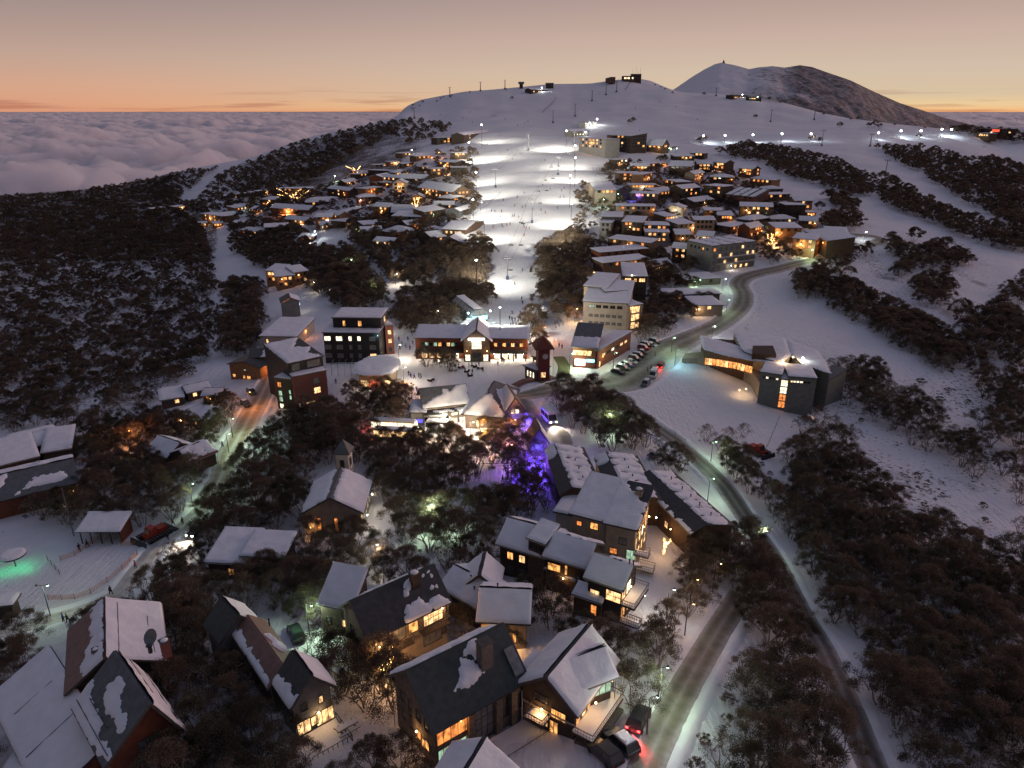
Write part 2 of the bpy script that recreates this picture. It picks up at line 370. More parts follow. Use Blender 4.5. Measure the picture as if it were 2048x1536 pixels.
# ------------------------------------------------------------------ snow-covered ground
vx = XX; vy = YY; vz = ZZ - CAM.z
_dep = vy * CP - vz * SP; PXg = PCX + FOC * vx / _dep; PYg = PCY - FOC * (vy * SP + vz * CP) / _dep
def region(poly, soft=25):
    ins = inpoly(PXg, PYg, poly); d = polydist(PXg, PYg, poly); return np.clip(np.where(ins, .5 + d / soft, .5 - d / soft), 0, 1)
RUN = [(955, 272), (1150, 262), (1150, 330), (1140, 420), (1130, 470), (1085, 520), (1075, 600), (1100, 650), (1100, 740), (980, 770), (830, 760), (800, 640), (960, 640), (985, 590), (960, 540), (1000, 470), (960, 420), (950, 330)]
heath = .47 + .25 * fbm(XX / 40, YY / 40, 3)
heath = heath * (1 - region(RUN, 30)) + .5 * region([(560, 390), (700, 290), (770, 262), (860, 290), (800, 330), (640, 388)], 20)
heath = np.clip(heath + .25 * region([(1700, 900), (2048, 1060), (2048, 1130), (1900, 1060), (1650, 950)], 40) + .20 * region([(1480, 560), (1540, 545), (1500, 680), (1470, 640)], 20)
    - .1 * region([(1500, 560), (1640, 590), (1900, 760), (1700, 740), (1640, 680)], 40) + .2 * region([(1480, 380), (2100, 560), (2100, 1200), (1640, 940), (1600, 700), (1800, 640), (1560, 520)], 60)
    - .6 * region([(350, 402), (440, 325), (478, 320), (388, 396)], 8) + 1.0 * region([(0, 395), (350, 345), (345, 405), (400, 405), (430, 450), (430, 500), (0, 500)], 20) + .35 * region([(0, 500), (430, 500), (430, 700), (300, 800), (0, 860)], 20) + .5 * region([(480, 395), (470, 330), (690, 262), (830, 236), (720, 300), (560, 392)], 15) + .8 * region([(1600, 900), (1840, 1020), (2100, 1130), (2100, 1600), (1880, 1600), (1680, 1210), (1560, 1000)], 20) + .35 * region([(700, 320), (960, 330), (960, 460), (700, 470), (480, 440), (560, 390)], 20) + .35 * region([(1180, 330), (1480, 340), (1640, 450), (1300, 500), (1180, 440)], 20) + .4 * region([(1400, 130), (2048, 240), (2048, 262), (1500, 200)], 10), 0, 1)
heath = np.where(YY < 150, heath * .8, heath)
slush = np.zeros_like(XX)
def slush_path(pts, wpx):
    global slush
    d = np.full(XX.shape, 1e9)
    for (ax, ay), (bx, by) in zip(pts[:-1], pts[1:]):
        L = (bx - ax) ** 2 + (by - ay) ** 2; t = np.clip(((PXg - ax) * (bx - ax) + (PYg - ay) * (by - ay)) / L, 0, 1)
        d = np.minimum(d, np.hypot(PXg - ax - t * (bx - ax), (PYg - ay - t * (by - ay)) * 1.5))
    slush = np.maximum(slush, np.clip(1 - d / wpx, 0, 1))
slush_path([(395, 1060), (330, 1085), (290, 1120), (250, 1180), (190, 1215), (60, 1250)], 42)
slush_path([(470, 900), (440, 960), (400, 1020)], 26)
slush_path([(870, 880), (760, 880), (760, 940)], 60)
m, n, b = new_mat('snow_ground'); L = n.links.new
t = n.nodes.new('ShaderNodeTexCoord')
def tex(sc, det=5, kind='ShaderNodeTexNoise', dist=0):
    z = n.nodes.new(kind); L(t.outputs['Object'], z.inputs[0]); z.inputs['Scale'].default_value = sc; z.inputs['Detail'].default_value = det
    if dist: z.inputs['Distortion'].default_value = dist
    return z
def attr(nm):
    a = n.nodes.new('ShaderNodeAttribute'); a.attribute_name = nm; return a.outputs['Fac']
def math_(op, a, b_=None, clamp=False):
    q_ = n.nodes.new('ShaderNodeMath'); q_.operation = op; q_.use_clamp = clamp
    for i, v in enumerate((a, b_)):
        if v is None: continue
        if isinstance(v, (int, float)): q_.inputs[i].default_value = v
        else: L(v, q_.inputs[i])
    return q_.outputs[0]
def mixn(f, a, b_):
    q_ = n.nodes.new('ShaderNodeMix'); q_.data_type = 'RGBA'; L(f, q_.inputs[0])
    for i, v in ((6, a), (7, b_)):
        if isinstance(v, tuple): q_.inputs[i].default_value = (*v, 1)
        else: L(v, q_.inputs[i])
    return q_.outputs[2]
big = tex(.035, 6); mid = tex(.5, 6); mps = n.nodes.new('ShaderNodeMapping'); mps.inputs['Rotation'].default_value = (0, 0, .5); mps.inputs['Scale'].default_value = (1.4, .16, 1); L(t.outputs['Object'], mps.inputs[0]); streak = n.nodes.new('ShaderNodeTexNoise'); L(mps.outputs[0], streak.inputs[0]); streak.inputs['Scale'].default_value = 1.0; streak.inputs['Detail'].default_value = 5
fine = tex(2.2, 4); scrub = tex(.9, 8, dist=.6)
base = mixn(big.outputs[0], (.70, .70, .75), (.90, .90, .93))
base = mixn(math_('MULTIPLY', mid.outputs[0], .35), base, (.60, .59, .63))
thr = math_('SUBTRACT', 1.02, math_('MULTIPLY', attr('heath'), .52))
wide = tex(.055, 7, dist=.5)
th = math_('MULTIPLY', math_('SUBTRACT', math_('ADD', scrub.outputs[0], math_('MULTIPLY', big.outputs[0], .18)), thr), 9, True)
tw = math_('MULTIPLY', math_('SUBTRACT', wide.outputs[0], math_('SUBTRACT', .93, math_('MULTIPLY', attr('heath'), .47))), 8, True)
base = mixn(math_('MULTIPLY', tw, .8), base, (.13, .10, .10))
base = mixn(th, base, (.075, .05, .045))
base = mixn(math_('MULTIPLY', attr('slush'), math_('ADD', mid.outputs[0], .25), True), base, (.33, .25, .19))
L(base, b.inputs['Base Color']); b.inputs['Roughness'].default_value = .7; b.inputs['Specular IOR Level'].default_value = .2
ht = math_('ADD', math_('ADD', math_('MULTIPLY', mid.outputs[0], .5), math_('MULTIPLY', streak.outputs[0], .55)), math_('MULTIPLY', fine.outputs[0], .22))
bp = n.nodes.new('ShaderNodeBump'); bp.inputs['Strength'].default_value = .7; bp.inputs['Distance'].default_value = 1.0; L(ht, bp.inputs['Height']); L(bp.outputs[0], b.inputs['Normal'])
g = grid_mesh('ground', XX, YY, ZZ, m, {'heath': heath, 'slush': slush}); tag(g, kind='structure')
GROUND_MAT = m

# ------------------------------------------------------------------ the far summit
SUM = [(1150, 300), (1290, 215), (1350, 177), (1385, 153), (1410, 138), (1430, 128), (1442, 125), (1470, 130), (1498, 138), (1520, 134), (1545, 132), (1570, 135), (1600, 130), (1625, 134), (1650, 143),
       (1700, 160), (1750, 184), (1800, 206), (1850, 222), (1890, 236), (1930, 246), (2000, 262), (2100, 285), (2400, 330)]
su = np.array([ray(*p).x / ray(*p).y for p in SUM]); ss = np.array([slope(p[1]) for p in SUM])
u2 = np.linspace(.05, 1.05, 420); y2 = np.linspace(1450, 3300, 260); U2, Y2 = np.meshgrid(u2, y2)
YC = 2450 + 250 * fbm(U2 * 6, U2 * 0 + 3, 2)
sc_ = np.interp(U2, su, ss); k = (YC - Y2) / YC
s2 = sc_ + np.where(k > 0, k * .20 + k * k * .1, k * k * 2.2 - k * .08)
X2 = U2 * Y2; near = np.clip(np.abs(k) * 8, 0, 1)
Z2 = CAM.z - s2 * Y2 + (np.abs(fbm(X2 / 170 + 4, Y2 / 260, 5)) * -34 + 6) * near * np.clip((U2 - .2) * 6, .25, 1)
h2 = np.clip(.35 + 1.0 * np.clip((U2 - .22) * 5, 0, 1) * (1 - .4 * np.clip(fbm(X2 / 300, Y2 / 300, 3) + .3, 0, 1)), 0, 1.03)
mt = grid_mesh('mountain', X2, Y2, Z2, m, {'heath': h2, 'slush': h2 * 0}); tag(mt, kind='structure')
_su2 = dict(X=X2, Y=Y2, Z=Z2)
def hz2(px, frac=0.0):
    """a point near the crest of the far summit seen at photograph column px"""
    d = ray(px, 200); u = d.x / d.y; i = int(np.clip((u - u2[0]) / (u2[1] - u2[0]), 0, 418))
    col = (Z2[:, i] - CAM.z) / Y2[:, i]; j = int(np.argmax(col)); j = max(0, int(j * (1 - frac)))
    return Vector((X2[j, i], Y2[j, i], Z2[j, i]))

# ------------------------------------------------------------------ sea of cloud filling the valleys
u3 = np.linspace(-1.9, 1.9, 760); l3 = np.linspace(math.log(1300), math.log(140000), 520); U3, L3 = np.meshgrid(u3, l3)
Y3 = np.exp(L3); X3 = U3 * Y3
def billow(x, y, o):
    s = 0; a = 1; f = 1
    for i in range(o): s = s + a * (3 * np.abs(perlin(x * f + 31.7 * i, y * f + 11.9 * i)) - .6); a *= .52; f *= 2.1
    return s
warp = fbm(X3 / 900, Y3 / 900, 3) * 400
far = np.clip((Y3 - 3000) / 9000, 0, 1)
Z3 = -255 + billow((X3 + warp) / 1500 + 2, (Y3 + warp * .6) / 2300 + 7, 3) * (150 - 40 * far) + billow(X3 / 520 + 5, Y3 / 560, 6) * 62 * (1 - .35 * far) + 230 * np.exp(-((Y3 - 2500 - 500 * fbm(X3 / 1200, X3 * 0, 3)) / 750) ** 2) - 90 * np.exp(-((Y3 - 4700) / 1300) ** 2) + fbm(X3 / 5200 + 1, Y3 / 5200, 3) * 150 - 40
Z3 = np.minimum(Z3, CAM.z - 60 - np.clip(Y3 - 1500, 0, 6000) * .001); Z3 = np.where(Y3 > 30000, Z3 * 1 - (Y3 - 30000) * .0006, Z3)
m = bpy.data.materials.new('cloud'); m.use_nodes = True; m.node_tree.nodes.clear(); n = m.node_tree
o_ = n.nodes.new('ShaderNodeOutputMaterial'); pv = n.nodes.new('ShaderNodeVolumePrincipled'); n.links.new(pv.outputs[0], o_.inputs['Volume'])
pv.inputs['Color'].default_value = (1, .98, .985, 1); pv.inputs['Density'].default_value = .02; pv.inputs['Anisotropy'].default_value = .2
# a closed body: billowing top, sides and a flat floor
XB = np.vstack([X3[:1], X3, X3[-1:]]); YB = np.vstack([Y3[:1], Y3, Y3[-1:]]); ZB = np.vstack([np.full((1, X3.shape[1]), -1400.), Z3, np.full((1, X3.shape[1]), -2000.)])
XB = np.hstack([XB[:, :1], XB, XB[:, -1:]]); YB = np.hstack([YB[:, :1], YB, YB[:, -1:]]); zc = np.interp(np.log(YB[:, 0]), [math.log(1300), math.log(140000)], [-1400, -2000]); ZB = np.hstack([zc[:, None], ZB, zc[:, None]])
c3 = grid_mesh('cloud_sea', XB, YB, ZB, m, smooth=False); tag(c3, kind='stuff'); c3['label'] = 'sea of pink-grey cloud filling the valleys to the horizon'
_me = c3.data; _bm = __import__('bmesh').new(); _bm.from_mesh(_me); _e = [x for x in _bm.edges if x.is_boundary]; __import__('bmesh').ops.contextual_create(_bm, geom=_e); __import__('bmesh').ops.recalc_face_normals(_bm, faces=_bm.faces[-1:]); _bm.to_mesh(_me); _bm.free()

# ------------------------------------------------------------------ roads
M['road'] = surf('ploughed_road', (.27, .255, .205), (.16, .15, .12), .5, .75, .35, 3.5, spec=.4)
M['road_dark'] = surf('road_dark', (.10, .10, .10), (.17, .165, .16), .35, .6, .3, 2.5, spec=.4)
M['road_slush'] = surf('road_slush', (.42, .34, .26), (.62, .58, .54), .5, .7, .4, 2.5)
M['path_snow'] = surf('trodden_snow', (.74, .72, .72), (.56, .54, .54), .7, .75, .5, 2.5)
def road_mat(name, c, snow_amt, wet=.6):
    m, n, b = new_mat(name); L = n.links.new; t = n.nodes.new('ShaderNodeTexCoord'); a = n.nodes.new('ShaderNodeAttribute'); a.attribute_name = 'lat'
    def T_(sc, d=5): z = n.nodes.new('ShaderNodeTexNoise'); L(t.outputs['Object'], z.inputs[0]); z.inputs['Scale'].default_value = sc; z.inputs['Detail'].default_value = d; return z.outputs[0]
    def mt(op, x, y=None):
        q_ = n.nodes.new('ShaderNodeMath'); q_.operation = op
        for i, v in enumerate((x, y)):
            if v is None: continue
            if isinstance(v, (int, float)): q_.inputs[i].default_value = v
            else: L(v, q_.inputs[i])
        return q_.outputs[0]
    ab = mt('ABSOLUTE', a.outputs['Fac']); wob = mt('MULTIPLY', mt('SUBTRACT', T_(.6), .5), .5)
    # four wheel tracks, loose snow between them and at the edges
    tr = mt('ABSOLUTE', mt('SINE', mt('MULTIPLY', mt('ADD', ab, mt('MULTIPLY', wob, .35)), 4.4))); edge = mt('POWER', mt('ADD', ab, wob), 5.0)
    f = mt('ADD', mt('MULTIPLY', mt('SUBTRACT', 1.0, tr), snow_amt), edge); f = mt('MULTIPLY', f, mt('ADD', T_(1.3), .35)); f = mt('MINIMUM', mt('MAXIMUM', f, 0), 1)
    r = n.nodes.new('ShaderNodeValToRGB'); r.color_ramp.elements[0].position = .35; r.color_ramp.elements[1].position = .65; r.color_ramp.elements[0].color = (*c, 1); r.color_ramp.elements[1].color = (*[x * .6 for x in c], 1); L(T_(.45, 6), r.inputs[0])
    mx_ = n.nodes.new('ShaderNodeMix'); mx_.data_type = 'RGBA'; L(f, mx_.inputs[0]); L(r.outputs[0], mx_.inputs[6]); mx_.inputs[7].default_value = (.62, .61, .62, 1); L(mx_.outputs[2], b.inputs['Base Color']); b.inputs['Roughness'].default_value = wet
    bp = n.nodes.new('ShaderNodeBump'); bp.inputs['Strength'].default_value = .5; bp.inputs['Distance'].default_value = .2; L(T_(2.5), bp.inputs['Height']); L(bp.outputs[0], b.inputs['Normal']); return m
M['road'] = road_mat('ploughed_road', (.19, .175, .13), .30); M['road_dark'] = road_mat('road_dark', (.07, .07, .068), .28, .5); M['road_slush'] = road_mat('road_slush', (.30, .235, .17), .6); M['path_snow'] = road_mat('trodden_snow', (.60, .56, .53), .7)
FOOT = []                                              # footprints that trees keep clear of
def smooth(pts, k=8):
    out = []; n_ = len(pts)
    for i in range(n_ - 1):
        p0, p1, p2, p3 = pts[max(i - 1, 0)], pts[i], pts[i + 1], pts[min(i + 2, n_ - 1)]
        for j in range(k):
            t_ = j / k; out.append(.5 * ((2 * p1) + (p2 - p0) * t_ + (2 * p0 - 5 * p1 + 4 * p2 - p3) * t_ * t_ + (3 * p1 - p0 - 3 * p2 + p3) * t_ ** 3))
    return out + [pts[-1]]
ROADS = {}; BANKS = []
def ribbon(name, px, width, mat, lift=.09, bank=.5, k=10):
    pts = smooth([Vector((*G(*p).xy, 0)) for p in px], k); n_ = len(pts); W = width if isinstance(width, list) else [width] * len(px)
    X = []; Y = []; Z = []; left = []; right = []
    for i, p in enumerate(pts):
        d = (pts[min(i + 1, n_ - 1)] - pts[max(i - 1, 0)]); d.normalize(); nn = Vector((d.y, -d.x, 0)); f = i / (n_ - 1) * (len(W) - 1); a = int(min(f, len(W) - 2)); w = W[a] + (W[a + 1] - W[a]) * (f - a)
        row = []
        for j in range(9):
            o = (j / 8 - .5) * w; q_ = p + nn * o; row.append((q_.x, q_.y, hz(q_.x, q_.y) + lift + .0008 * q_.y - (.25 if j in (0, 8) else 0)))
        X.append([r_[0] for r_ in row]); Y.append([r_[1] for r_ in row]); Z.append([r_[2] for r_ in row])
        left.append(p - nn * (w / 2 + .5)); right.append(p + nn * (w / 2 + .5))
    X = np.array(X); o = grid_mesh(name, X, np.array(Y), np.array(Z), M[mat], {'lat': np.tile(np.linspace(-1, 1, 9), (X.shape[0], 1))}); tag(o, kind='structure')
    ROADS.setdefault(name, []).append((pts, left, right))
    for i in range(0, n_ - 1, 2): FOOT.append(([tuple(left[i].xy), tuple(right[i].xy), tuple(right[min(i + 2, n_ - 1)].xy), tuple(left[min(i + 2, n_ - 1)].xy)], .3))
    if bank: BANKS.extend([(left, bank), (right, bank)])
    return o
ribbon('road', [(1200, 1720), (1280, 1560), (1335, 1440), (1392, 1335), (1440, 1255), (1482, 1190)], 4.4, 'road', bank=.45)
ribbon('road', [(1850, 1760), (1772, 1600), (1722, 1480), (1690, 1400), (1640, 1289), (1592, 1205), (1548, 1120), (1500, 1050), (1440, 965), (1375, 905), (1320, 862), (1265, 825), (1215, 800)], [5, 5, 5, 5, 5, 5.2, 5.6, 6.2, 6.8, 7, 8], 'road_dark', lift=.12, bank=.4)
ribbon('road', [(1035, 800), (1055, 830), (1085, 852), (1110, 872), (1125, 900), (1118, 935)], [8, 8, 8, 8, 5, 4], 'road', lift=.14, bank=0)
ribbon('road', [(1025, 795), (1080, 786), (1130, 776), (1185, 772), (1240, 765), (1300, 728), (1335, 700), (1400, 668), (1445, 645), (1480, 617), (1487, 590), (1478, 568), (1500, 552), (1560, 538), (1640, 518), (1700, 500), (1745, 489), (1762, 480), (1740, 473), (1700, 471)],
       [5, 9, 12, 13, 15, 15, 13, 10, 9, 9, 9, 9, 9, 8.5, 8, 8, 8, 7, 6], 'road', lift=.16, bank=.4)
ribbon('road', [(550, 735), (528, 780), (505, 825), (480, 870), (460, 905), (440, 960), (408, 1010)], [5, 7, 7.5, 7.5, 7, 6, 6], 'road_slush', bank=.35)
ribbon('road', [(408, 1012), (370, 1050), (320, 1090), (278, 1140), (240, 1185), (170, 1218), (60, 1250), (-120, 1290)], 4.4, 'path_snow', bank=.25)
ribbon('road', [(870, 800), (865, 850), (800, 875), (760, 880)], 12, 'path_snow', bank=0)

def banks():
    """thrown-up snow at the road edges, uneven and lumpy, broken where another road joins"""
    polys = [f[0] for f in FOOT]; bb = [(min(p[0] for p in q_), max(p[0] for p in q_), min(p[1] for p in q_), max(p[1] for p in q_)) for q_ in polys]
    def crossed(p):
        for q_, (a, c, d, e) in zip(polys, bb):
            if a - .2 < p.x < c + .2 and d - .2 < p.y < e + .2 and float(polydist(p.x, p.y, q_)) > .45 and bool(inpoly(p.x, p.y, q_)): return True
        return False
    for side, bank in BANKS:
        S = []
        for a_, b_ in zip(side[:-1], side[1:]):
            m_ = max(1, int((b_ - a_).length / .7)); S += [a_.lerp(b_, i_ / m_) for i_ in range(m_)]
        S.append(side[-1]); run = []
        runs = []
        for i, p in enumerate(S):
            if crossed(p):
                if len(run) > 3: runs.append(run)
                run = []
            else: run.append(i)
        if len(run) > 3: runs.append(run)
        for run in runs:
            BX = []; BY = []; BZ = []
            for c_, i in enumerate(run):
                p = S[i]; d = (S[min(i + 1, len(S) - 1)] - S[max(i - 1, 0)]); d.normalize(); nn = Vector((d.y, -d.x, 0)); end = min(1, (min(c_, len(run) - 1 - c_)) / 2)
                hgt = bank * end * (.75 + .9 * float(fbm(np.array(p.x / 1.7), np.array(p.y / 1.7), 3))); r_ = []
                for j, (o_, hh) in enumerate(((-.95, -.2), (-.6, .45), (-.2, .95), (.2, 1), (.6, .5), (1.0, -.2))):
                    jj = o_ * (1 + .3 * float(perlin(np.array(p.x * .9 + j), np.array(p.y * .9)))); q_ = p + nn * jj; r_.append((q_.x, q_.y, hz(q_.x, q_.y) + hgt * hh + (.05 if end else -.3)))
                BX.append([x[0] for x in r_]); BY.append([x[1] for x in r_]); BZ.append([x[2] for x in r_])
            tag(grid_mesh('snow_bank', np.array(BX), np.array(BY), np.array(BZ), M['snow']), kind='structure')
banks()
# ------------------------------------------------------------------ snow gums
M['bark'] = surf('bark', (.40, .36, .31), (.18, .155, .13), 2.2, .9, .3)
def leafmat(name, c1, c2):
    m, n, b = new_mat(name); L = n.links.new
    ge = n.nodes.new('ShaderNodeNewGeometry'); t = n.nodes.new('ShaderNodeTexCoord'); z = n.nodes.new('ShaderNodeTexNoise'); L(t.outputs['Object'], z.inputs[0]); z.inputs['Scale'].default_value = .9; z.inputs['Detail'].default_value = 3
    ad = n.nodes.new('ShaderNodeMath'); ad.operation = 'ADD'; L(ge.outputs['Random Per Island'], ad.inputs[0]); L(z.outputs[0], ad.inputs[1])
    mu = n.nodes.new('ShaderNodeMath'); mu.operation = 'MULTIPLY'; L(ad.outputs[0], mu.inputs[0]); mu.inputs[1].default_value = .5
    r = n.nodes.new('ShaderNodeValToRGB'); r.color_ramp.elements[0].position = .25; r.color_ramp.elements[1].position = .75; r.color_ramp.elements[0].color = (*c1, 1); r.color_ramp.elements[1].color = (*c2, 1); L(mu.outputs[0], r.inputs[0])
    oi = n.nodes.new('ShaderNodeObjectInfo'); mr_ = n.nodes.new('ShaderNodeMapRange'); L(oi.outputs['Random'], mr_.inputs[0]); mr_.inputs[3].default_value = .7; mr_.inputs[4].default_value = 1.25
    v = n.nodes.new('ShaderNodeVectorMath'); v.operation = 'SCALE'; L(r.outputs[0], v.inputs[0]); L(mr_.outputs[0], v.inputs[3]); L(v.outputs[0], b.inputs['Base Color'])
    b.inputs['Roughness'].default_value = .6; b.inputs['Specular IOR Level'].default_value = .3
    tl = n.nodes.new('ShaderNodeBsdfTranslucent'); L(v.outputs[0], tl.inputs[0]); ms = n.nodes.new('ShaderNodeMixShader'); ms.inputs[0].default_value = .3; L(b.outputs[0], ms.inputs[1]); L(tl.outputs[0], ms.inputs[2]); L(ms.outputs[0], [x for x in n.nodes if x.type == 'OUTPUT_MATERIAL'][0].inputs[0])
    return m
M['leaf'] = leafmat('gum_leaves', (.055, .042, .031), (.20, .14, .095))
M['leaf_green'] = leafmat('gum_leaves_green', (.045, .045, .03), (.14, .115, .068))
M['snow_leaf'] = M['snow']
def gum(seed, H, Rr, stems, leaves, lsize, dense=1.0, lean=0.0, spread=1.0, levels=2, bare=0.0, sides=5, snowy=.0):
    """a snow gum: several leaning stems that fork towards an umbrella of leaf clumps. Returns branch and leaf builders"""
    r = random.Random(seed); tr = MB(); tips = []
    def limb(p, target, rad, lev):
        # a gently crooked limb from p towards target
        n_ = 3; pts = [p]
        for i in range(1, n_ + 1):
            q_ = p.lerp(target, i / n_); j = (target - p).length * .07
            if i < n_: q_ = q_ + Vector((r.uniform(-j, j), r.uniform(-j, j), r.uniform(0, j * 1.5)))
            pts.append(q_)
        for i in range(n_): tr.tube(pts[i], pts[i + 1], rad * (1 - .22 * i), rad * (1 - .22 * (i + 1)), sides if lev < 2 else 3, cap=False)
        if lev >= levels: tips.append(pts[-1]); return
        k_ = r.randint(3, 4)
        for i in range(k_):
            a = r.uniform(0, 2 * math.pi); s_ = Rr * (.42 if lev == 0 else .24) * r.uniform(.7, 1.2)
            q_ = pts[-1] + Vector((math.cos(a) * s_, math.sin(a) * s_, 0)); rr = math.hypot(q_.x - lean, q_.y) / Rr
            top = H * (1 - .52 * min(rr, 1.25) ** 2); q_.z = pts[-1].z + (top - pts[-1].z) * (.62 if lev + 1 < levels else .95) * r.uniform(.8, 1.03)
            if rr > 1.15: q_.x *= .85; q_.y *= .85
            limb(pts[-1], q_, rad * .5, lev + 1)
        if r.random() < .7: tips.append(pts[-1])
    for i in range(stems):
        a = 2 * math.pi * (i + r.uniform(-.35, .35)) / stems; s_ = Rr * r.uniform(.35, .6) * spread
        limb(Vector((math.cos(a) * .25, math.sin(a) * .25, -.6)), Vector((math.cos(a) * s_ + lean * .6, math.sin(a) * s_, H * r.uniform(.38, .52))), .045 * H / 2.2 * r.uniform(.7, 1.1), 0)
    rn = np.random.RandomState(seed + 100); tips = [t_ for t_ in tips if r.random() > bare]
    if not tips: tips = [Vector((0, 0, H))]
    per = max(4, int(leaves / len(tips))); C_ = np.array([tuple(t_) for t_ in tips]); N = per * len(tips)
    cen = np.repeat(C_, per, 0); cs = np.repeat(rn.uniform(.6, 1.25, len(tips)), per)
    off = rn.normal(size=(N, 3)); off /= np.linalg.norm(off, axis=1)[:, None]; off *= (rn.rand(N, 1) ** .45) * np.array([1, 1, .62]) * (Rr * .21 * dense) * cs[:, None]
    off[:, 2] += rn.rand(N) * .25; P_ = cen + off
    d = rn.normal(size=(N, 3)); d[:, 2] -= .5; d /= np.linalg.norm(d, axis=1)[:, None]; e = np.cross(d, rn.normal(size=(N, 3))); e /= np.linalg.norm(e, axis=1)[:, None]
    s_ = lsize * rn.uniform(.6, 1.4, (N, 1)); a = P_ + d * s_; b_ = P_ + e * s_ * .32; c_ = P_ - d * s_; f_ = P_ - e * s_ * .32
    V = np.stack([a, b_, c_, f_], 1).reshape(-1, 3); Fq = np.arange(N * 4).reshape(N, 4)
    return tr, V, Fq, tips
def np_mesh(name, V, Fq, mats, midx=None):
    me = bpy.data.meshes.new(name); me.vertices.add(len(V)); me.vertices.foreach_set('co', V.ravel().astype('f4')); k_ = Fq.shape[1]
    me.loops.add(Fq.size); me.loops.foreach_set('vertex_index', Fq.ravel().astype('i4')); me.polygons.add(len(Fq))
    me.polygons.foreach_set('loop_start', (np.arange(len(Fq)) * k_).astype('i4')); me.polygons.foreach_set('loop_total', np.full(len(Fq), k_, 'i4'))
    for m_ in mats: me.materials.append(m_)
    if midx is not None: me.polygons.foreach_set('material_index', midx.astype('i4'))
    me.update(calc_edges=True); return me
PROTO = {'near': [], 'bare': [], 'bush': [], 'mid': [], 'far': []}
def proto(kind, *a, mat='leaf', **k):
    tr, V, Fq, tips = gum(*a, **k)
    PROTO[kind].append((tr.mesh('gum_trunk', M['bark'], smooth=True), np_mesh('gum_crown', V, Fq, [M[mat]]), a[1], a[2], tips))
for i in range(7): proto('near', 10 + i, 6.2 + (i % 3) * .5, 3.2 + (i % 4) * .25, 4 + i % 3, 9500, .10, 1.0 + .1 * (i % 2), lean=(i % 3 - 1) * .5, mat='leaf' if i % 3 else 'leaf_green')
for i in range(4): proto('bare', 30 + i, 5.6, 3.1, 6 + i, 2400, .09, .8, spread=1.15, bare=.45)
for i in range(4): proto('bush', 40 + i, 2.2 + .4 * (i % 2), 1.7, 5, 2800, .085, 1.25, spread=1.0, levels=1)
for i in range(4): proto('mid', 50 + i, 6.4, 3.8, 4, 2400, .24, 1.15, sides=3)
for i in range(4): proto('far', 60 + i, 6.2, 4.3, 4, 620, .55, 1.45, levels=1, sides=3)
TREES = []                                             # (x, y, scale, kind, variant, rotation)
FOOTB = None
FGRID = {}; FDONE = [0]
def clear_at(x, y, pad=0.0):
    while FDONE[0] < len(FOOT):
        poly, mg = FOOT[FDONE[0]]; FDONE[0] += 1; e = mg + 2
        for i in range(int((min(p[0] for p in poly) - e) // 6), int((max(p[0] for p in poly) + e) // 6) + 1):
            for j in range(int((min(p[1] for p in poly) - e) // 6), int((max(p[1] for p in poly) + e) // 6) + 1): FGRID.setdefault((i, j), []).append((poly, mg))
    for poly, mg in FGRID.get((int(x // 6), int(y // 6)), ()):
        if bool(inpoly(x, y, poly)) or float(polydist(x, y, poly)) < mg + pad: return False
    return True
CELL = {}
def far_enough(x, y, r):
    i, j = int(x // 4), int(y // 4)
    n_ = int(r // 4) + 1
    for a in range(i - n_, i + n_ + 1):
        for b_ in range(j - n_, j + n_ + 1):
            for (X_, Y_, r_) in CELL.get((a, b_), ()):
                if (X_ - x) ** 2 + (Y_ - y) ** 2 < (min(r, r_) if r < r_ else r) ** 2: return False
    return True
def plant(x, y, s, kind, pad=1.2, rr=2.0):
    if not clear_at(x, y, pad): return False
    CELL.setdefault((int(x // 4), int(y // 4)), []).append((x, y, rr))
    if kind == 'gum': kind = 'near' if y < 230 else ('mid' if y < 420 else 'far')
    TREES.append((x, y, s, kind, random.randrange(len(PROTO[kind])), random.uniform(0, 6.28))); return True
def wood(poly, spacing, n_try, smin=.8, smax=1.2, bare=.1, bush=.0, gaps=0.0, h=3.0, pad=1.2, gscale=18.0):
    """trees spread through a patch outlined on the photograph (crown height), at an even spacing on the ground"""
    xs = [p[0] for p in poly]; ys = [p[1] for p in poly]; got = 0
    for _ in range(n_try):
        px, py = random.uniform(min(xs), max(xs)), random.uniform(min(ys), max(ys))
        if not bool(inpoly(px, py, poly)): continue
        p = G(px, py, h)
        if p is None: continue
        if gaps and float(fbm(np.array(p.x / gscale), np.array(p.y / gscale), 3)) < gaps - .5: continue
        sp = spacing * (1 + max(0, p.y - 250) / 900) * (1.16 if p.y < 190 else 1)
        if not far_enough(p.x, p.y, sp): continue
        z = random.random(); k_ = 'bare' if z < bare and p.y < 300 else ('bush' if z < bare + bush and p.y < 300 else 'gum')
        if plant(p.x, p.y, random.uniform(smin, smax), k_, pad, sp): got += 1
    return got
def tree_at(px, py, s=1.0, kind='gum', h=3.0, pad=.3):
    p = G(px, py, h * s)
    if p: plant(p.x, p.y, s, kind, pad)
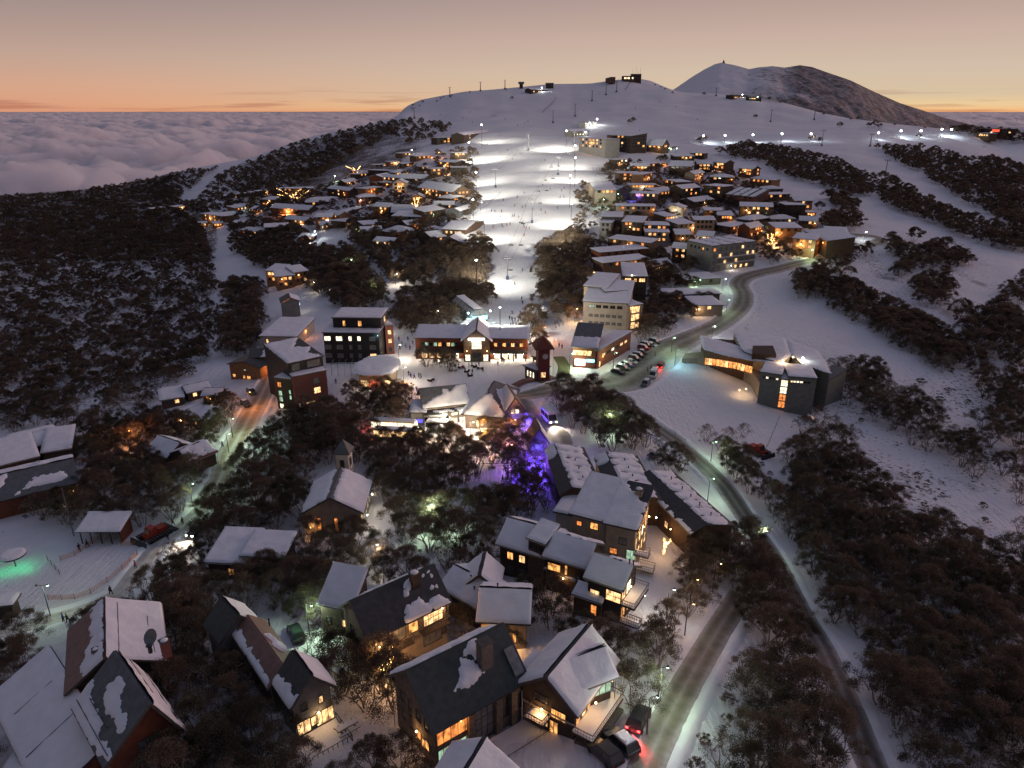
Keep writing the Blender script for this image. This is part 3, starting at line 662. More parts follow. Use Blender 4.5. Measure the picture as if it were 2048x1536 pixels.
def finish_trees(limit=285):
    """the nearest trees in view become things of their own, the rest one mass per hillside"""
    rank = []
    for i, t_ in enumerate(TREES):
        q_ = project((t_[0], t_[1], hz(t_[0], t_[1]) + 3)); inside = -30 < q_[0] < 2078 and -20 < q_[1] < 1570
        rank.append(((q_[2] / t_[2] if inside else 1e6) * (1.6 if t_[3] == 'bush' else 1), i, q_))
    rank.sort(); single = rank[:limit]; rest = rank[limit:]
    LM = LANDMARKS
    lab = {}
    for _, i, q_ in single:
        x, y, s, k_, v, ro = TREES[i]; z = hz(x, y); tr, cr, H, Rr, tips = PROTO[k_][v]
        nm = 'shrub' if k_ == 'bush' else 'snow_gum'
        o = empty(nm, (x, y, z - .1)); o.rotation_euler = (0, 0, ro); o.scale = (s, s, s * random.uniform(.9, 1.08))
        a = bpy.data.objects.new('trunk', tr); C.objects.link(a); a.parent = o
        b_ = bpy.data.objects.new('crown', cr); C.objects.link(b_); b_.parent = o
        lm = min(LM, key=lambda l: math.hypot(l[1] - x, l[2] - y)); dx = x - lm[1]; dy = y - lm[2]
        rel = ('behind' if dy > 0 else 'in front of') if abs(dy) > abs(dx) else ('right of' if dx > 0 else 'left of')
        lab.setdefault((lm[0], rel, k_), []).append((q_[0], q_[2], o, s))
    tens = {2: 'twenty', 3: 'thirty', 4: 'forty', 5: 'fifty', 6: 'sixty', 7: 'seventy'}
    ordn = ['first', 'second', 'third', 'fourth', 'fifth', 'sixth', 'seventh', 'eighth', 'ninth', 'tenth', 'eleventh', 'twelfth', 'thirteenth', 'fourteenth', 'fifteenth', 'sixteenth', 'seventeenth', 'eighteenth', 'nineteenth']
    def nth(j): j += 1; return ordn[j - 1] if j < 20 else (tens[j // 10] + '-' + ordn[j % 10 - 1] if j % 10 else tens[j // 10][:-1] + 'ieth')
    what = {'near': 'snow gum', 'mid': 'snow gum', 'far': 'snow gum', 'bare': 'sparse snow gum', 'bush': 'low dark shrub'}
    for (l, rel, k_), mem in lab.items():
        mem.sort(key=lambda q_: q_[0])
        for j, (_, _, o, s) in enumerate(mem):
            w = what[k_] if k_ in ('bare', 'bush') else ('tall ' if s > 1.12 else 'small ' if s < .85 else '') + 'round-crowned snow gum'
            t_ = w + ' ' + rel + ' the ' + l + ('' if len(mem) == 1 else ', ' + nth(j) + ' from left')
            tag(o, t_, 'shrub' if k_ == 'bush' else 'tree', 'shrubs in the snow' if k_ == 'bush' else 'snow gums around the village')
    # masses: points that carry trees
    groups = {}
    for _, i, q_ in rest:
        x, y, s, k_, v, ro = TREES[i]; side = 'forest_left' if x < -.33 * y and y > 150 else ('forest_right' if x > .12 * y and (y > 150 or x > 40) else 'forest_village')
        groups.setdefault((side, k_, v), []).append((x, y, hz(x, y) - .1, ro, s))
    from collections import defaultdict
    byside = defaultdict(list)
    for (side, k_, v), L_ in groups.items(): byside[side].append((k_, v, L_))
    for side, items in byside.items():
        me = bpy.data.meshes.new('forest'); V = []; rot = []; scl = []; idx = []; keys = []
        for k_, v, L_ in items:
            keys.append((k_, v))
            for p in L_: V.append(p[:3]); rot.append(p[3]); scl.append(p[4]); idx.append(len(keys) - 1)
        me.from_pydata(V, [], [])
        for nm, typ, val in (('rz', 'FLOAT', rot), ('sz', 'FLOAT', scl), ('pick', 'INT', idx)):
            a = me.attributes.new(nm, typ, 'POINT'); a.data.foreach_set('value', val)
        o = bpy.data.objects.new('forest', me); C.objects.link(o); tag(o, kind='stuff')
        o['label'] = {'forest_left': 'dark snow gum forest covering the slopes left of the village', 'forest_right': 'snow gum thickets on the snowy hillside right of the village', 'forest_village': 'snow gums standing between the village lodges'}[side]
        col = bpy.data.collections.new('tree_kinds')
        for ki, (k_, v) in enumerate(keys):
            tr, cr, H, Rr, tips = PROTO[k_][v]; key = 'joined_%s_%d' % (k_, v)
            if key not in JOIN:
                na, nb = len(tr.vertices), len(cr.vertices); V_ = np.zeros((na + nb, 3), 'f4'); A = np.zeros(na * 3, 'f4'); tr.vertices.foreach_get('co', A); V_[:na] = A.reshape(-1, 3)
                A = np.zeros(nb * 3, 'f4'); cr.vertices.foreach_get('co', A); V_[na:] = A.reshape(-1, 3)
                fa = np.array([p.vertices[:] for p in tr.polygons], 'i4'); fb = np.arange(nb).reshape(-1, 4) + na
                JOIN[key] = np_mesh(key, V_, np.concatenate([fa, fb]), [M['bark'], cr.materials[0]], np.r_[np.zeros(len(fa)), np.ones(len(fb))])
            po = bpy.data.objects.new('kind_%02d' % ki, JOIN[key]); col.objects.link(po)
        ng = bpy.data.node_groups.new('plant_trees', 'GeometryNodeTree'); ng.interface.new_socket('Geometry', in_out='INPUT', socket_type='NodeSocketGeometry'); ng.interface.new_socket('Geometry', in_out='OUTPUT', socket_type='NodeSocketGeometry')
        N_ = ng.nodes.new; gi = N_('NodeGroupInput'); go = N_('NodeGroupOutput'); ci = N_('GeometryNodeCollectionInfo'); ci.inputs['Collection'].default_value = col; ci.inputs['Separate Children'].default_value = True; ci.inputs['Reset Children'].default_value = True
        ip = N_('GeometryNodeInstanceOnPoints'); ip.inputs['Pick Instance'].default_value = True
        def na_(nm, ty):
            q_ = N_('GeometryNodeInputNamedAttribute'); q_.data_type = ty; q_.inputs['Name'].default_value = nm; return q_.outputs['Attribute']
        cx_ = N_('ShaderNodeCombineXYZ'); ng.links.new(na_('rz', 'FLOAT'), cx_.inputs[2]); ng.links.new(cx_.outputs[0], ip.inputs['Rotation'])
        ng.links.new(na_('sz', 'FLOAT'), ip.inputs['Scale']); ng.links.new(na_('pick', 'INT'), ip.inputs['Instance Index'])
        ng.links.new(gi.outputs[0], ip.inputs['Points']); ng.links.new(ci.outputs[0], ip.inputs['Instance']); ng.links.new(ip.outputs[0], go.inputs[0])
        md = o.modifiers.new('plant', 'NODES'); md.node_group = ng
JOIN = {}
LANDMARKS = []
# ------------------------------------------------------------------ building kit
WINC = {}
def win_meshes(w, h, nx, ny, fm):
    key = (round(w, 1), round(h, 1), nx, ny, fm)
    if key in WINC: return WINC[key]
    w, h = key[0], key[1]; t = min(.09, w * .12); f = MB()
    f.box((0, -.04, h / 2 - t / 2 + 0), w, .08, t); f.v = []; f.f = []
    f.box((0, -.045, t / 2), w + .06, .13, t); f.box((0, -.04, h - t / 2), w, .08, t)
    f.box((-w / 2 + t / 2, -.04, h / 2), t, .08, h - 2 * t); f.box((w / 2 - t / 2, -.04, h / 2), t, .08, h - 2 * t)
    for i in range(1, nx): f.box((-w / 2 + w * i / nx, -.035, h / 2), t * .7, .06, h - 2 * t)
    for i in range(1, ny): f.box((0, -.033, h * i / ny), w - 2 * t, .05, t * .7)
    p = MB().add([(-w / 2 + t, -.012, t), (w / 2 - t, -.012, t), (w / 2 - t, -.012, h - t), (-w / 2 + t, -.012, h - t)], [(0, 1, 2, 3)])
    WINC[key] = (f.mesh('window_frame', M[fm]), {}, p); return WINC[key]
def lamp_light(parent, loc, col, power, radius=.15, spot=None):
    ld = bpy.data.lights.new('lamp_light', 'POINT'); ld.energy = power; ld.color = col; ld.shadow_soft_size = radius
    o = bpy.data.objects.new('lamp_light', ld); C.objects.link(o); o.parent = parent; o.location = Vector(loc) - world_loc(parent) if parent else loc
    return o
LC = {'warm': (1, .62, .30), 'amber': (1, .50, .18), 'orange': (1, .33, .08), 'green': (.70, 1, .62), 'white': (.95, 1, .93), 'pale': (1, .84, .62), 'blue': (.15, .10, 1), 'red': (1, .05, .05), 'cyan': (.4, .9, 1), 'pink': (1, .3, .6)}
BULB = {'warm': 'bulb_warm', 'amber': 'bulb_warm', 'orange': 'bulb_orange', 'green': 'bulb_green', 'white': 'bulb_white', 'pale': 'bulb_white', 'cyan': 'cyanlit', 'blue': 'fairy_blue', 'red': 'taillight', 'pink': 'bulb_warm'}
class Bld:
    def __init__(s, name, label, cat='house', group=None, mark=None):
        s.root = empty(name, (0, 0, 0), label, cat, group); s.placed = False; s.mark = mark
    def vol(s, A, B, Cc=None, h=6, d=None, roof='gable_x', rh=2.0, rp=.5, wall='timber', roofm='roof_grey', over=.5, snow=1, base=4.0, thick=.28, fascia='trim', foot=True, lift=0, world=None):
        if world is None:
            a = G(A[0], A[1], h); b = onplane(B[0], B[1], a.z)
        else: a, b = Vector((*world[0], hz(*world[0]) + h)), Vector((*world[1], hz(*world[0]) + h))
        ux = Vector((b.x - a.x, b.y - a.y, 0)); w = ux.length; ux.normalize(); uy = Vector((-ux.y, ux.x, 0))
        if Cc is not None: c = onplane(Cc[0], Cc[1], a.z); d = max(1.5, (c - b).dot(uy))
        return s.vol2(a - Vector((0, 0, h)), ux, w, d, h, roof, rh, rp, wall, roofm, over, snow, base, thick, fascia, foot)
    def vol2(s, o, ux, w, d, h, roof='gable_x', rh=2.0, rp=.5, wall='timber', roofm='roof_grey', over=.5, snow=1, base=4.0, thick=.28, fascia='trim', foot=True):
        uy = Vector((-ux.y, ux.x, 0))
        if not s.placed:
            s.root.location = o; s.placed = True
            LANDMARKS.append((s.mark or s.root['label'], o.x + ux.x * w / 2 + uy.x * d / 2, o.y + ux.y * w / 2 + uy.y * d / 2)) if s.mark else None
        v = Vol(s, o, ux, uy, w, d, h)
        if foot: FOOT.append(([tuple(v.L(x, y, 0).xy) for x, y in ((0, 0), (w, 0), (w, d), (0, d))], .8))
        L = v.L; lo = -base; wm = MB()
        if roof == 'gable_x':
            pr = [(0, lo), (d, lo), (d, h), (d * rp, h + rh), (0, h)]
            vs = [L(0, y, z) for y, z in pr] + [L(w, y, z) for y, z in pr]
            wm.add(vs, [(4, 3, 2, 1, 0), (5, 6, 7, 8, 9)] + [(i, (i + 1) % 5, 5 + (i + 1) % 5, 5 + i) for i in range(5)])
            sl1 = rh / (d * rp); sl2 = rh / (d * (1 - rp))
            planes = [[L(-over, -over, h - over * sl1), L(w + over, -over, h - over * sl1), L(w + over, d * rp, h + rh), L(-over, d * rp, h + rh)],
                      [L(w + over, d + over, h - over * sl2), L(-over, d + over, h - over * sl2), L(-over, d * rp, h + rh), L(w + over, d * rp, h + rh)]]
        elif roof == 'gable_y':
            pr = [(0, lo), (w, lo), (w, h), (w * rp, h + rh), (0, h)]
            vs = [L(x, 0, z) for x, z in pr] + [L(x, d, z) for x, z in pr]
            wm.add(vs, [(0, 1, 2, 3, 4), (9, 8, 7, 6, 5)] + [((i + 1) % 5, i, 5 + i, 5 + (i + 1) % 5) for i in range(5)])
            sl1 = rh / (w * rp); sl2 = rh / (w * (1 - rp))
            planes = [[L(-over, d + over, h - over * sl1), L(-over, -over, h - over * sl1), L(w * rp, -over, h + rh), L(w * rp, d + over, h + rh)],
                      [L(w + over, -over, h - over * sl2), L(w + over, d + over, h - over * sl2), L(w * rp, d + over, h + rh), L(w * rp, -over, h + rh)]]
        elif roof == 'hip':
            wm.hexa([L(0, 0, lo), L(w, 0, lo), L(w, d, lo), L(0, d, lo), L(0, 0, h), L(w, 0, h), L(w, d, h), L(0, d, h)])
            e = over; k = min(w, d) / 2; r1 = L(k if w >= d else w / 2, d / 2 if w >= d else k, h + rh); r2 = L(w - k if w >= d else w / 2, d / 2 if w >= d else d - k, h + rh)
            if w >= d: planes = [[L(-e, -e, h - .1), L(w + e, -e, h - .1), r2, r1], [L(w + e, d + e, h - .1), L(-e, d + e, h - .1), r1, r2], [L(-e, d + e, h - .1), L(-e, -e, h - .1), r1, r1], [L(w + e, -e, h - .1), L(w + e, d + e, h - .1), r2, r2]]
            else: planes = [[L(-e, -e, h - .1), L(w + e, -e, h - .1), r1, r1], [L(w + e, d + e, h - .1), L(-e, d + e, h - .1), r2, r2], [L(-e, d + e, h - .1), L(-e, -e, h - .1), r1, r2], [L(w + e, -e, h - .1), L(w + e, d + e, h - .1), r2, r1]]
        else:
            hh = {'flat': (0, 0, 0, 0), 'shed_f': (0, 0, rh, rh), 'shed_b': (rh, rh, 0, 0), 'shed_l': (0, rh, rh, 0), 'shed_r': (rh, 0, 0, rh)}[roof]
            wm.hexa([L(0, 0, lo), L(w, 0, lo), L(w, d, lo), L(0, d, lo), L(0, 0, h + hh[0]), L(w, 0, h + hh[1]), L(w, d, h + hh[2]), L(0, d, h + hh[3])])
            def z_(x, y): return h + hh[0] + (hh[1] - hh[0]) * x / w + (hh[3] - hh[0]) * y / d
            e = over; planes = [[L(-e, -e, z_(-e, -e)), L(w + e, -e, z_(w + e, -e)), L(w + e, d + e, z_(w + e, d + e)), L(-e, d + e, z_(-e, d + e))]]
        wm.build('wall', wall, s.root)
        if roof == 'none': return v
        rm = MB(); fm = MB()
        for p in planes:
            nrm = (p[1] - p[0]).cross(p[3] - p[0] if (p[3] - p[0]).length > .01 else p[2] - p[0]).normalized(); up = nrm * .16
            tri = (p[2] - p[3]).length < .01; q_ = p[:3] if tri else p; k = len(q_)
            rm.add([a + up * .02 for a in q_] + [a + up for a in q_], [tuple(range(k - 1, -1, -1)), tuple(range(k, 2 * k))] + [(i, (i + 1) % k, k + (i + 1) % k, k + i) for i in range(k)])
            for a, b in ((q_[0], q_[1]),) + (() if tri else ((q_[1], q_[2]), (q_[3], q_[0]))):
                dd = (b - a).normalized(); sd_ = dd.cross(nrm).normalized() * .05; fm.hexa([a + sd_ - nrm * .14, b + sd_ - nrm * .14, b - sd_ * .2 - nrm * .14, a - sd_ * .2 - nrm * .14, a + sd_ + nrm * .15, b + sd_ + nrm * .15, b - sd_ * .2 + nrm * .15, a - sd_ * .2 + nrm * .15])
        ro = rm.build('roof', roofm, s.root); fm.build('fascia', fascia, s.root)
        if o.y < 210 and roof != 'flat':
            for a, b in [(p[0], p[1]) for p in planes]:
                if (a - b).length > 2:
                    nn = ((b - a).cross(Vector((0, 0, 1)))).normalized() * .09; g_ = MB().tube(a + nn - Vector((0, 0, .02)), b + nn - Vector((0, 0, .02)), .075, n=6).build('gutter', 'trim_light' if wall in ('timber', 'timber_dark') else 'metal_dark', s.root)
                    e_ = b.lerp(a, .03); MB().tube(e_ - nn * 4, Vector((e_.x, e_.y, lo + o.z + 1)) - nn * 5, .05, n=5).build('downpipe', 'metal', s.root)
        v.planes = planes
        for i, p in enumerate(planes):
            cov = snow[i] if isinstance(snow, (list, tuple, dict)) else snow
            if not cov: continue
            if isinstance(cov, list) and isinstance(cov[0][0], (list, tuple)) and not isinstance(cov[0][0][0], (int, float)): pass
            snow_on(p, cov, s.root, thick)
        return v
    def block(s, poly, h, wall='render_tan', z0=None, top=None, base=6, roofm='roof_grey', over=.4, snow=1, roof=True, tilt=None):
        """a volume with a free outline: outline pixels at roof height"""
        a = G(*poly[0], h) if z0 is None else onplane(*poly[0], z0 + h); z = a.z; P_ = [onplane(x, y, z) for x, y in poly]
        if not s.placed: s.root.location = P_[0] - Vector((0, 0, h)); s.placed = True; s.mark and LANDMARKS.append((s.mark, sum(p.x for p in P_) / len(P_), sum(p.y for p in P_) / len(P_)))
        ar = sum(P_[i].x * P_[(i + 1) % len(P_)].y - P_[(i + 1) % len(P_)].x * P_[i].y for i in range(len(P_)))
        if ar < 0: P_.reverse()
        FOOT.append(([tuple(p.xy) for p in P_], .6))
        if wall: MB().prism([(p.x, p.y) for p in P_], z - h - base, z).build('wall', wall, s.root)
        if roof:
            c = sum(P_, Vector()) / len(P_); Q = [c + (p - c) * (1 + over / max(1, (p - c).length)) for p in P_]
            MB().prism([(p.x, p.y) for p in Q], z + .005, z + .22).build('roof', roofm, s.root)
            if snow: snow_poly(Q, z + .22, s.root)
        return P_, z
def snow_mesh(P00, eu, ev, nrm, UV, inside, thick, step, seed=0):
    """a pillow of snow on a plane; UV: metres along eu/ev; inside: signed distance to the edge of the patch"""
    U, V = UV; T = np.clip(inside / .35, 0, 1); T = T * T * (3 - 2 * T) * thick * (1 + .35 * fbm(U * .45 + seed, V * .45 + seed, 3))
    return U, V, T
def snow_on(p, cov, parent, thick=.28):
    p = [q_.copy() for q_ in p]; eu = (p[1] - p[0]); W_ = eu.length; eu.normalize(); nrm = eu.cross(p[2] - p[0]).normalized(); ev = nrm.cross(eu)
    H_ = max((p[2] - p[0]).dot(ev), (p[3] - p[0]).dot(ev)); a2 = (p[2] - p[0]).dot(eu); a3 = (p[3] - p[0]).dot(eu)
    dist = (p[0] - CAM).length; st = max(.28, dist / 420); nu = int(min(90, max(4, W_ / st))); nv = int(min(70, max(3, H_ / st)))
    U, V = np.meshgrid(np.linspace(0, W_, nu + 1), np.linspace(0, H_, nv + 1))
    quad = [(0, 0), (W_, 0), (a2, H_), (a3, H_)]; seed = (p[0].x * 3.1 + p[0].y) % 50
    wob = fbm(U * .7 + seed, V * .7 + seed, 3) * .22
    gone = abs(a3 - a2) < .05
    D_ = polydist(U, V, quad) * np.where(inpoly(U, V, quad), 1, -1)
    D_ = np.where((V > H_ - 1e-6) & (D_ > -1e-3) if not gone else False, .3, D_)
    # at the ridge the snow keeps its thickness
    ridge = (H_ - V); D_ = np.where((ridge < .5) & (U > min(a3, 0) + .1) & (U < max(a2, W_) - .1) & (D_ > -1e-3) & (not gone), np.maximum(D_, .22), D_)
    D_ = D_ + np.minimum(wob, 0) * .6
    if cov != 1:
        E = np.full(U.shape, -9.0)
        for poly in cov:
            q_ = [(x * W_, y * H_) for x, y in poly]; E = np.maximum(E, polydist(U, V, q_) * np.where(inpoly(U, V, q_), 1, -1))
        D_ = np.minimum(D_, E + wob * 3.6 + .25 * perlin(U * 1.9 + seed, V * 1.9))
    D_ = np.clip(D_ + .02, -.6, 9); T = np.clip(D_ / .34, 0, 1); T = np.where(D_ > 0, (T * (2 - T)) * thick * (1 + .4 * fbm(U * .5 + seed, V * .5, 2)), D_ * .22 - .005); ok = D_ > 0
    if not ok.any(): return
    base = p[0] + nrm * .165; Vv = np.stack([base[k] + U * eu[k] + V * ev[k] + T * nrm[k] for k in range(3)], -1).reshape(-1, 3)
    i = np.arange(U.size).reshape(U.shape); f = np.stack([i[:-1, :-1], i[:-1, 1:], i[1:, 1:], i[1:, :-1]], -1).reshape(-1, 4); okf = ok.ravel()[f].any(1); f = f[okf]
    if not len(f): return
    keep = np.unique(f); rem = np.full(U.size, -1); rem[keep] = np.arange(len(keep)); wl_ = world_loc(parent)
    me = np_mesh('roof_snow', (Vv[keep] - np.array(wl_)), rem[f], [M['snow']]); me.shade_smooth(); o = bpy.data.objects.new('roof_snow', me); C.objects.link(o); o.parent = parent; return o
def snow_poly(Q, z, parent, thick=.25):
    xs = [q_.x for q_ in Q]; ys = [q_.y for q_ in Q]; dist = (Q[0] - CAM).length; st = max(.3, dist / 400)
    U, V = np.meshgrid(np.linspace(min(xs) - .1, max(xs) + .1, int(min(120, (max(xs) - min(xs)) / st + 3))), np.linspace(min(ys) - .1, max(ys) + .1, int(min(120, (max(ys) - min(ys)) / st + 3))))
    poly = [(q_.x, q_.y) for q_ in Q]; D_ = polydist(U, V, poly) * np.where(inpoly(U, V, poly), 1, -1); T = np.clip(D_ / .35 + .1, 0, 1) * thick * (1 + .4 * fbm(U * .4, V * .4, 2)); ok = D_ > -st * .2
    i = np.arange(U.size).reshape(U.shape); f = np.stack([i[:-1, :-1], i[:-1, 1:], i[1:, 1:], i[1:, :-1]], -1).reshape(-1, 4); f = f[ok.ravel()[f].any(1)]
    if not len(f): return
    w_ = world_loc(parent); Vv = np.stack([U, V, z + .01 + T], -1).reshape(-1, 3) - np.array(w_); keep = np.unique(f); rem = np.full(U.size, -1); rem[keep] = np.arange(len(keep))
    me = np_mesh('roof_snow', Vv[keep], rem[f], [M['snow']]); me.shade_smooth(); o = bpy.data.objects.new('roof_snow', me); C.objects.link(o); o.parent = parent
class Vol:
    def __init__(s, b, o, ux, uy, w, d, h): s.b, s.o, s.ux, s.uy, s.w, s.d, s.h = b, o, ux, uy, w, d, h
    def L(s, x, y, z): return s.o + s.ux * x + s.uy * y + Vector((0, 0, z))
    def face(s, f):
        """origin at the lower left corner seen from outside, direction along, outward normal, length"""
        if f == 'F': return s.L(0, 0, 0), s.ux, -s.uy, s.w
        if f == 'R': return s.L(s.w, 0, 0), s.uy, s.ux, s.d
        if f == 'L': return s.L(0, s.d, 0), -s.uy, -s.ux, s.d
        return s.L(s.w, s.d, 0), -s.ux, s.uy, s.w
    def win(s, f, x, z, w, h, lit=None, nx=1, ny=1, fm='trim', parent=None, name='window'):
        """x: metres from the left end of the face to the window's middle, or a fraction when below 1"""
        o, t, n_, L_ = s.face(f); x = x * L_ if 0 < x < 1 else x
        fr, panes, pm = win_meshes(w, h, nx, ny, fm); mat = lit or 'glass'
        if mat not in panes: panes[mat] = pm.mesh('pane', M[mat])
        p = o + t * x + Vector((0, 0, z)); mw = Matrix(((t.x, -n_.x, 0, p.x), (t.y, -n_.y, 0, p.y), (0, 0, 1, p.z), (0, 0, 0, 1)))
        a = bpy.data.objects.new(name, fr); C.objects.link(a); a.parent = s.b.root; a.matrix_basis = Matrix.Translation(-world_loc(s.b.root)) @ mw
        q_ = bpy.data.objects.new('pane', panes[mat]); C.objects.link(q_); q_.parent = a
        return a
    def wins(s, f, cols, rows, z0=1.0, dz=2.8, w=1.1, h=1.2, lit=.4, mats=('amber', 'warm', 'amber', 'pale'), nx=1, ny=1, x0=.1, x1=.9, fm='trim', off='glass'):
        o, t, n_, L_ = s.face(f)
        if L_ * (x1 - x0) < w: return
        for r_ in range(rows):
            for c in range(cols):
                x = (x0 + (x1 - x0) * ((c + .5) / cols)) * L_
                s.win(f, max(x, 1.01), z0 + dz * r_, min(w, L_ * (x1 - x0) / cols * .85), h, random.choice(mats) if random.random() < lit else off, nx, ny, fm)
    def lamp(s, f, x, z, col='warm', power=60, out=.35, r=.12):  # bulb, bracket and point light, mostly added to stand in for window spill
        o, t, n_, L_ = s.face(f); x = x * L_ if 0 < x < 1 else x; p = o + t * x + Vector((0, 0, z)) + n_ * out
        k = MB().ball(p, r, 1, 6, 4).build('wall_spill_lamp', BULB[col], s.b.root); MB().tube(p - n_ * out, p - n_ * r, .025, n=4).build('bracket', 'metal_dark', k)
        lamp_light(s.b.root, p + n_ * (r + .12) - Vector((0, 0, .1)), LC[col], power * 1.5)
    def balcony(s, f, x0, x1, z, depth=1.5, mat='timber_dark', snow=True, rail='trim', hr=1.0, slats=True):
        o, t, n_, L_ = s.face(f); x0 = x0 * L_ if x0 <= 1 else x0; x1 = x1 * L_ if x1 <= 1 else x1; c = o + t * ((x0 + x1) / 2) + n_ * (depth / 2) + Vector((0, 0, z)); k = MB().box(c, x1 - x0, depth, .18, t, -n_).build('balcony', mat, s.b.root)
        r_ = MB(); A = o + t * x0 + Vector((0, 0, z + .09)); B_ = o + t * x1 + Vector((0, 0, z + .09)); a2 = A + n_ * (depth - .06); b2 = B_ + n_ * (depth - .06); up = Vector((0, 0, hr))
        for p, q_ in ((A, a2), (a2, b2), (b2, B_)):
            r_.box((p + q_) / 2 + up, (q_ - p).length, .08, .06, (q_ - p).normalized(), Vector((0, 0, 1)).cross((q_ - p).normalized())); n2 = max(1, int((q_ - p).length / (.35 if slats else 1.2)))
            for i in range(n2 + 1): m_ = p.lerp(q_, i / n2); r_.box(m_ + up / 2, .035, .035, hr)
            if slats: r_.box((p + q_) / 2 + up * .5, (q_ - p).length, .03, .03, (q_ - p).normalized(), Vector((0, 0, 1)).cross((q_ - p).normalized()))
        r_.build('railing', rail, k)
        if snow: snow_on([A, B_, b2, a2][::-1] if ((B_ - A).cross(b2 - A)).z < 0 else [A, B_, b2, a2], 1, s.b.root, .14)
        return k
    def chimney(s, x, y, w=1.0, d=.9, h=2.6, mat='stone', z=None, snow=True):
        z = s.h if z is None else z; k = MB().box(s.L(x, y, z + h / 2), w, d, h, s.ux, s.uy).build('chimney', mat, s.b.root)
        MB().box(s.L(x, y, z + h + .09), w + .2, d + .2, .18, s.ux, s.uy).build('chimney_cap', 'trim', k)
        if snow: MB().ball(s.L(x, y, z + h + .18), w * .5, .35, 8, 4).build('cap_snow', 'snow', k, smooth=True)
    def pipe(s, x, y, z, h=1.2, r=.1):
        k = MB().tube(s.L(x, y, z), s.L(x, y, z + h), r, n=6).build('vent_pipe', 'metal_dark', s.b.root); MB().tube(s.L(x, y, z + h + .05), s.L(x, y, z + h + .22), r * 1.8, r * .6, 6).build('cowl', 'metal_dark', k)
    def snow_rail(s, plane, v, u0=.03, u1=.97, hgt=.45):
        p = s.planes[plane]; n_ = (p[1] - p[0]).cross(p[3] - p[0]).normalized()
        def at(u, v_): return p[0].lerp(p[1], u).lerp(p[3].lerp(p[2], u), v_)
        a, b = at(u0, v), at(u1, v); k = MB(); k.tube(a + n_ * hgt, b + n_ * hgt, .05, n=4); m_ = max(2, int((b - a).length / 1.8))
        for i in range(m_ + 1): q_ = a.lerp(b, i / m_); k.tube(q_ + n_ * .1, q_ + n_ * hgt, .03, n=4)
        k.build('snow_guard', 'metal_dark', s.b.root)
def lodge(label, A, B, d, h, roof='gable_x', rh=1.4, wall='timber_dark', cols=4, rows=1, lit=.5, snow=1, mats=('amber', 'warm', 'amber', 'orange'), roofm='roof_dark', side=None, lamp=None, z0=None, cat='lodge', group='lodges of the upper village', ww=1.3, wh=1.3, mark=None, over=.5, name='lodge', extra=None):
    b = Bld(name, label, cat, group, mark); v = b.vol(A, B, None, h, d, roof, rh, .5, wall, roofm, over, snow)
    top = h - 1.8 if z0 is None else z0
    v.wins('F', cols, rows, max(.8, top - 2.8 * (rows - 1)), 2.8, ww, wh, lit, mats)
    if side: v.wins(side, max(1, int(d / 3.5)), rows, max(.8, top - 2.8 * (rows - 1)), 2.8, ww, wh, lit * .7, mats)
    if lamp: v.lamp('F', lamp[0], h * .7, lamp[1], lamp[2], out=.8, r=.2)
    if extra: extra(v)
    return v
# ------------------------------------------------------------------ houses close below the camera
GH = 'chalets in the foreground'
# orange boarded lodge, lower left corner
b = Bld('lodge', 'big lodge with orange boarded gable, brown upper roof and long snow-guarded roof', 'lodge', GH, 'orange gabled lodge')
v = b.vol((217, 1513), (345, 1442), (272, 1352), 7.0, roof='gable_y', rh=4.2, rp=.72, wall='timber_red', roofm='roof_grey', over=.7,
          snow=[[[(0, 0), (.6, 0), (1, .12), (1, .2), (.62, .16), (.5, .34), (.3, .30), (.12, .34), (0, .5)], [(.3, .52), (.5, .42), (.7, .5), (.93, .44), (.85, .6), (.66, .66), (.52, .8), (.36, .93), (.27, .7)]], 1])
v.win('F', .62, 4.6, 2.6, 2.1, 'glass_pale', 3, 2, 'trim'); v.win('F', .40, .9, 3.4, 2.0, 'glass', 4, 1); v.win('F', .74, .9, 1.6, 2.0, 'glass', 2, 1); v.win('F', .9, 2.0, .8, 1.0, 'glass')
v.win('R', .3, 3.6, 1.2, 1.3, 'amber', 2, 1); v.win('L', .5, 2.6, 1.2, 1.2, 'glass', 2, 1); v.snow_rail(0, .16); v.snow_rail(0, .34, .2, .7); v.snow_rail(1, .25); v.snow_rail(1, .7, .3, .95)
v.chimney(9.3, 7.5, .9, .9, 2.2, 'brick', z=9.6); v.pipe(8.0, 9.0, 10.0, 1.0, .25)
v2 = b.vol((92, 1600), (222, 1524), (80, 1352), 3.6, roof='shed_l', rh=3.0, wall='timber_red', roofm='roof_grey', over=.5, snow=1)
v2.snow_rail(0, .35, .1, .9); v2.snow_rail(0, .7, .2, .8); v2.win('F', .3, 1.6, 1.6, 1.2, 'amber', 2, 1); v2.win('L', .5, 1.2, 1.4, 1.1, 'amber', 2, 1); v2.lamp('L', .55, 2.6, 'amber', 55)
v3 = b.vol((140, 1376), (325, 1318), (255, 1228), 7.4, roof='gable_y', rh=3.0, rp=.42, wall='timber_dark', roofm='roof_brown', over=.6, snow=[[[(.0, .66), (.12, .72), (.3, .62), (.5, .7), (.66, .55), (.9, .4), (1, .5), (1, 1), (0, 1)]], 1])
v3.snow_rail(1, .8, .05, .9); v3.snow_rail(1, .3, .1, .7); v3.chimney(3.2, 2, .7, .7, 1.2, 'metal_dark', z=9.0)
v4 = b.vol((0, 1560), (60, 1555), (60, 1400), 3.0, roof='shed_l', rh=1.5, wall='timber_red', snow=1); v4.win('F', .5, 1.3, 1.4, 1.2, 'warm', 2, 1); v4.lamp('F', .3, 2.3, 'amber', 60)
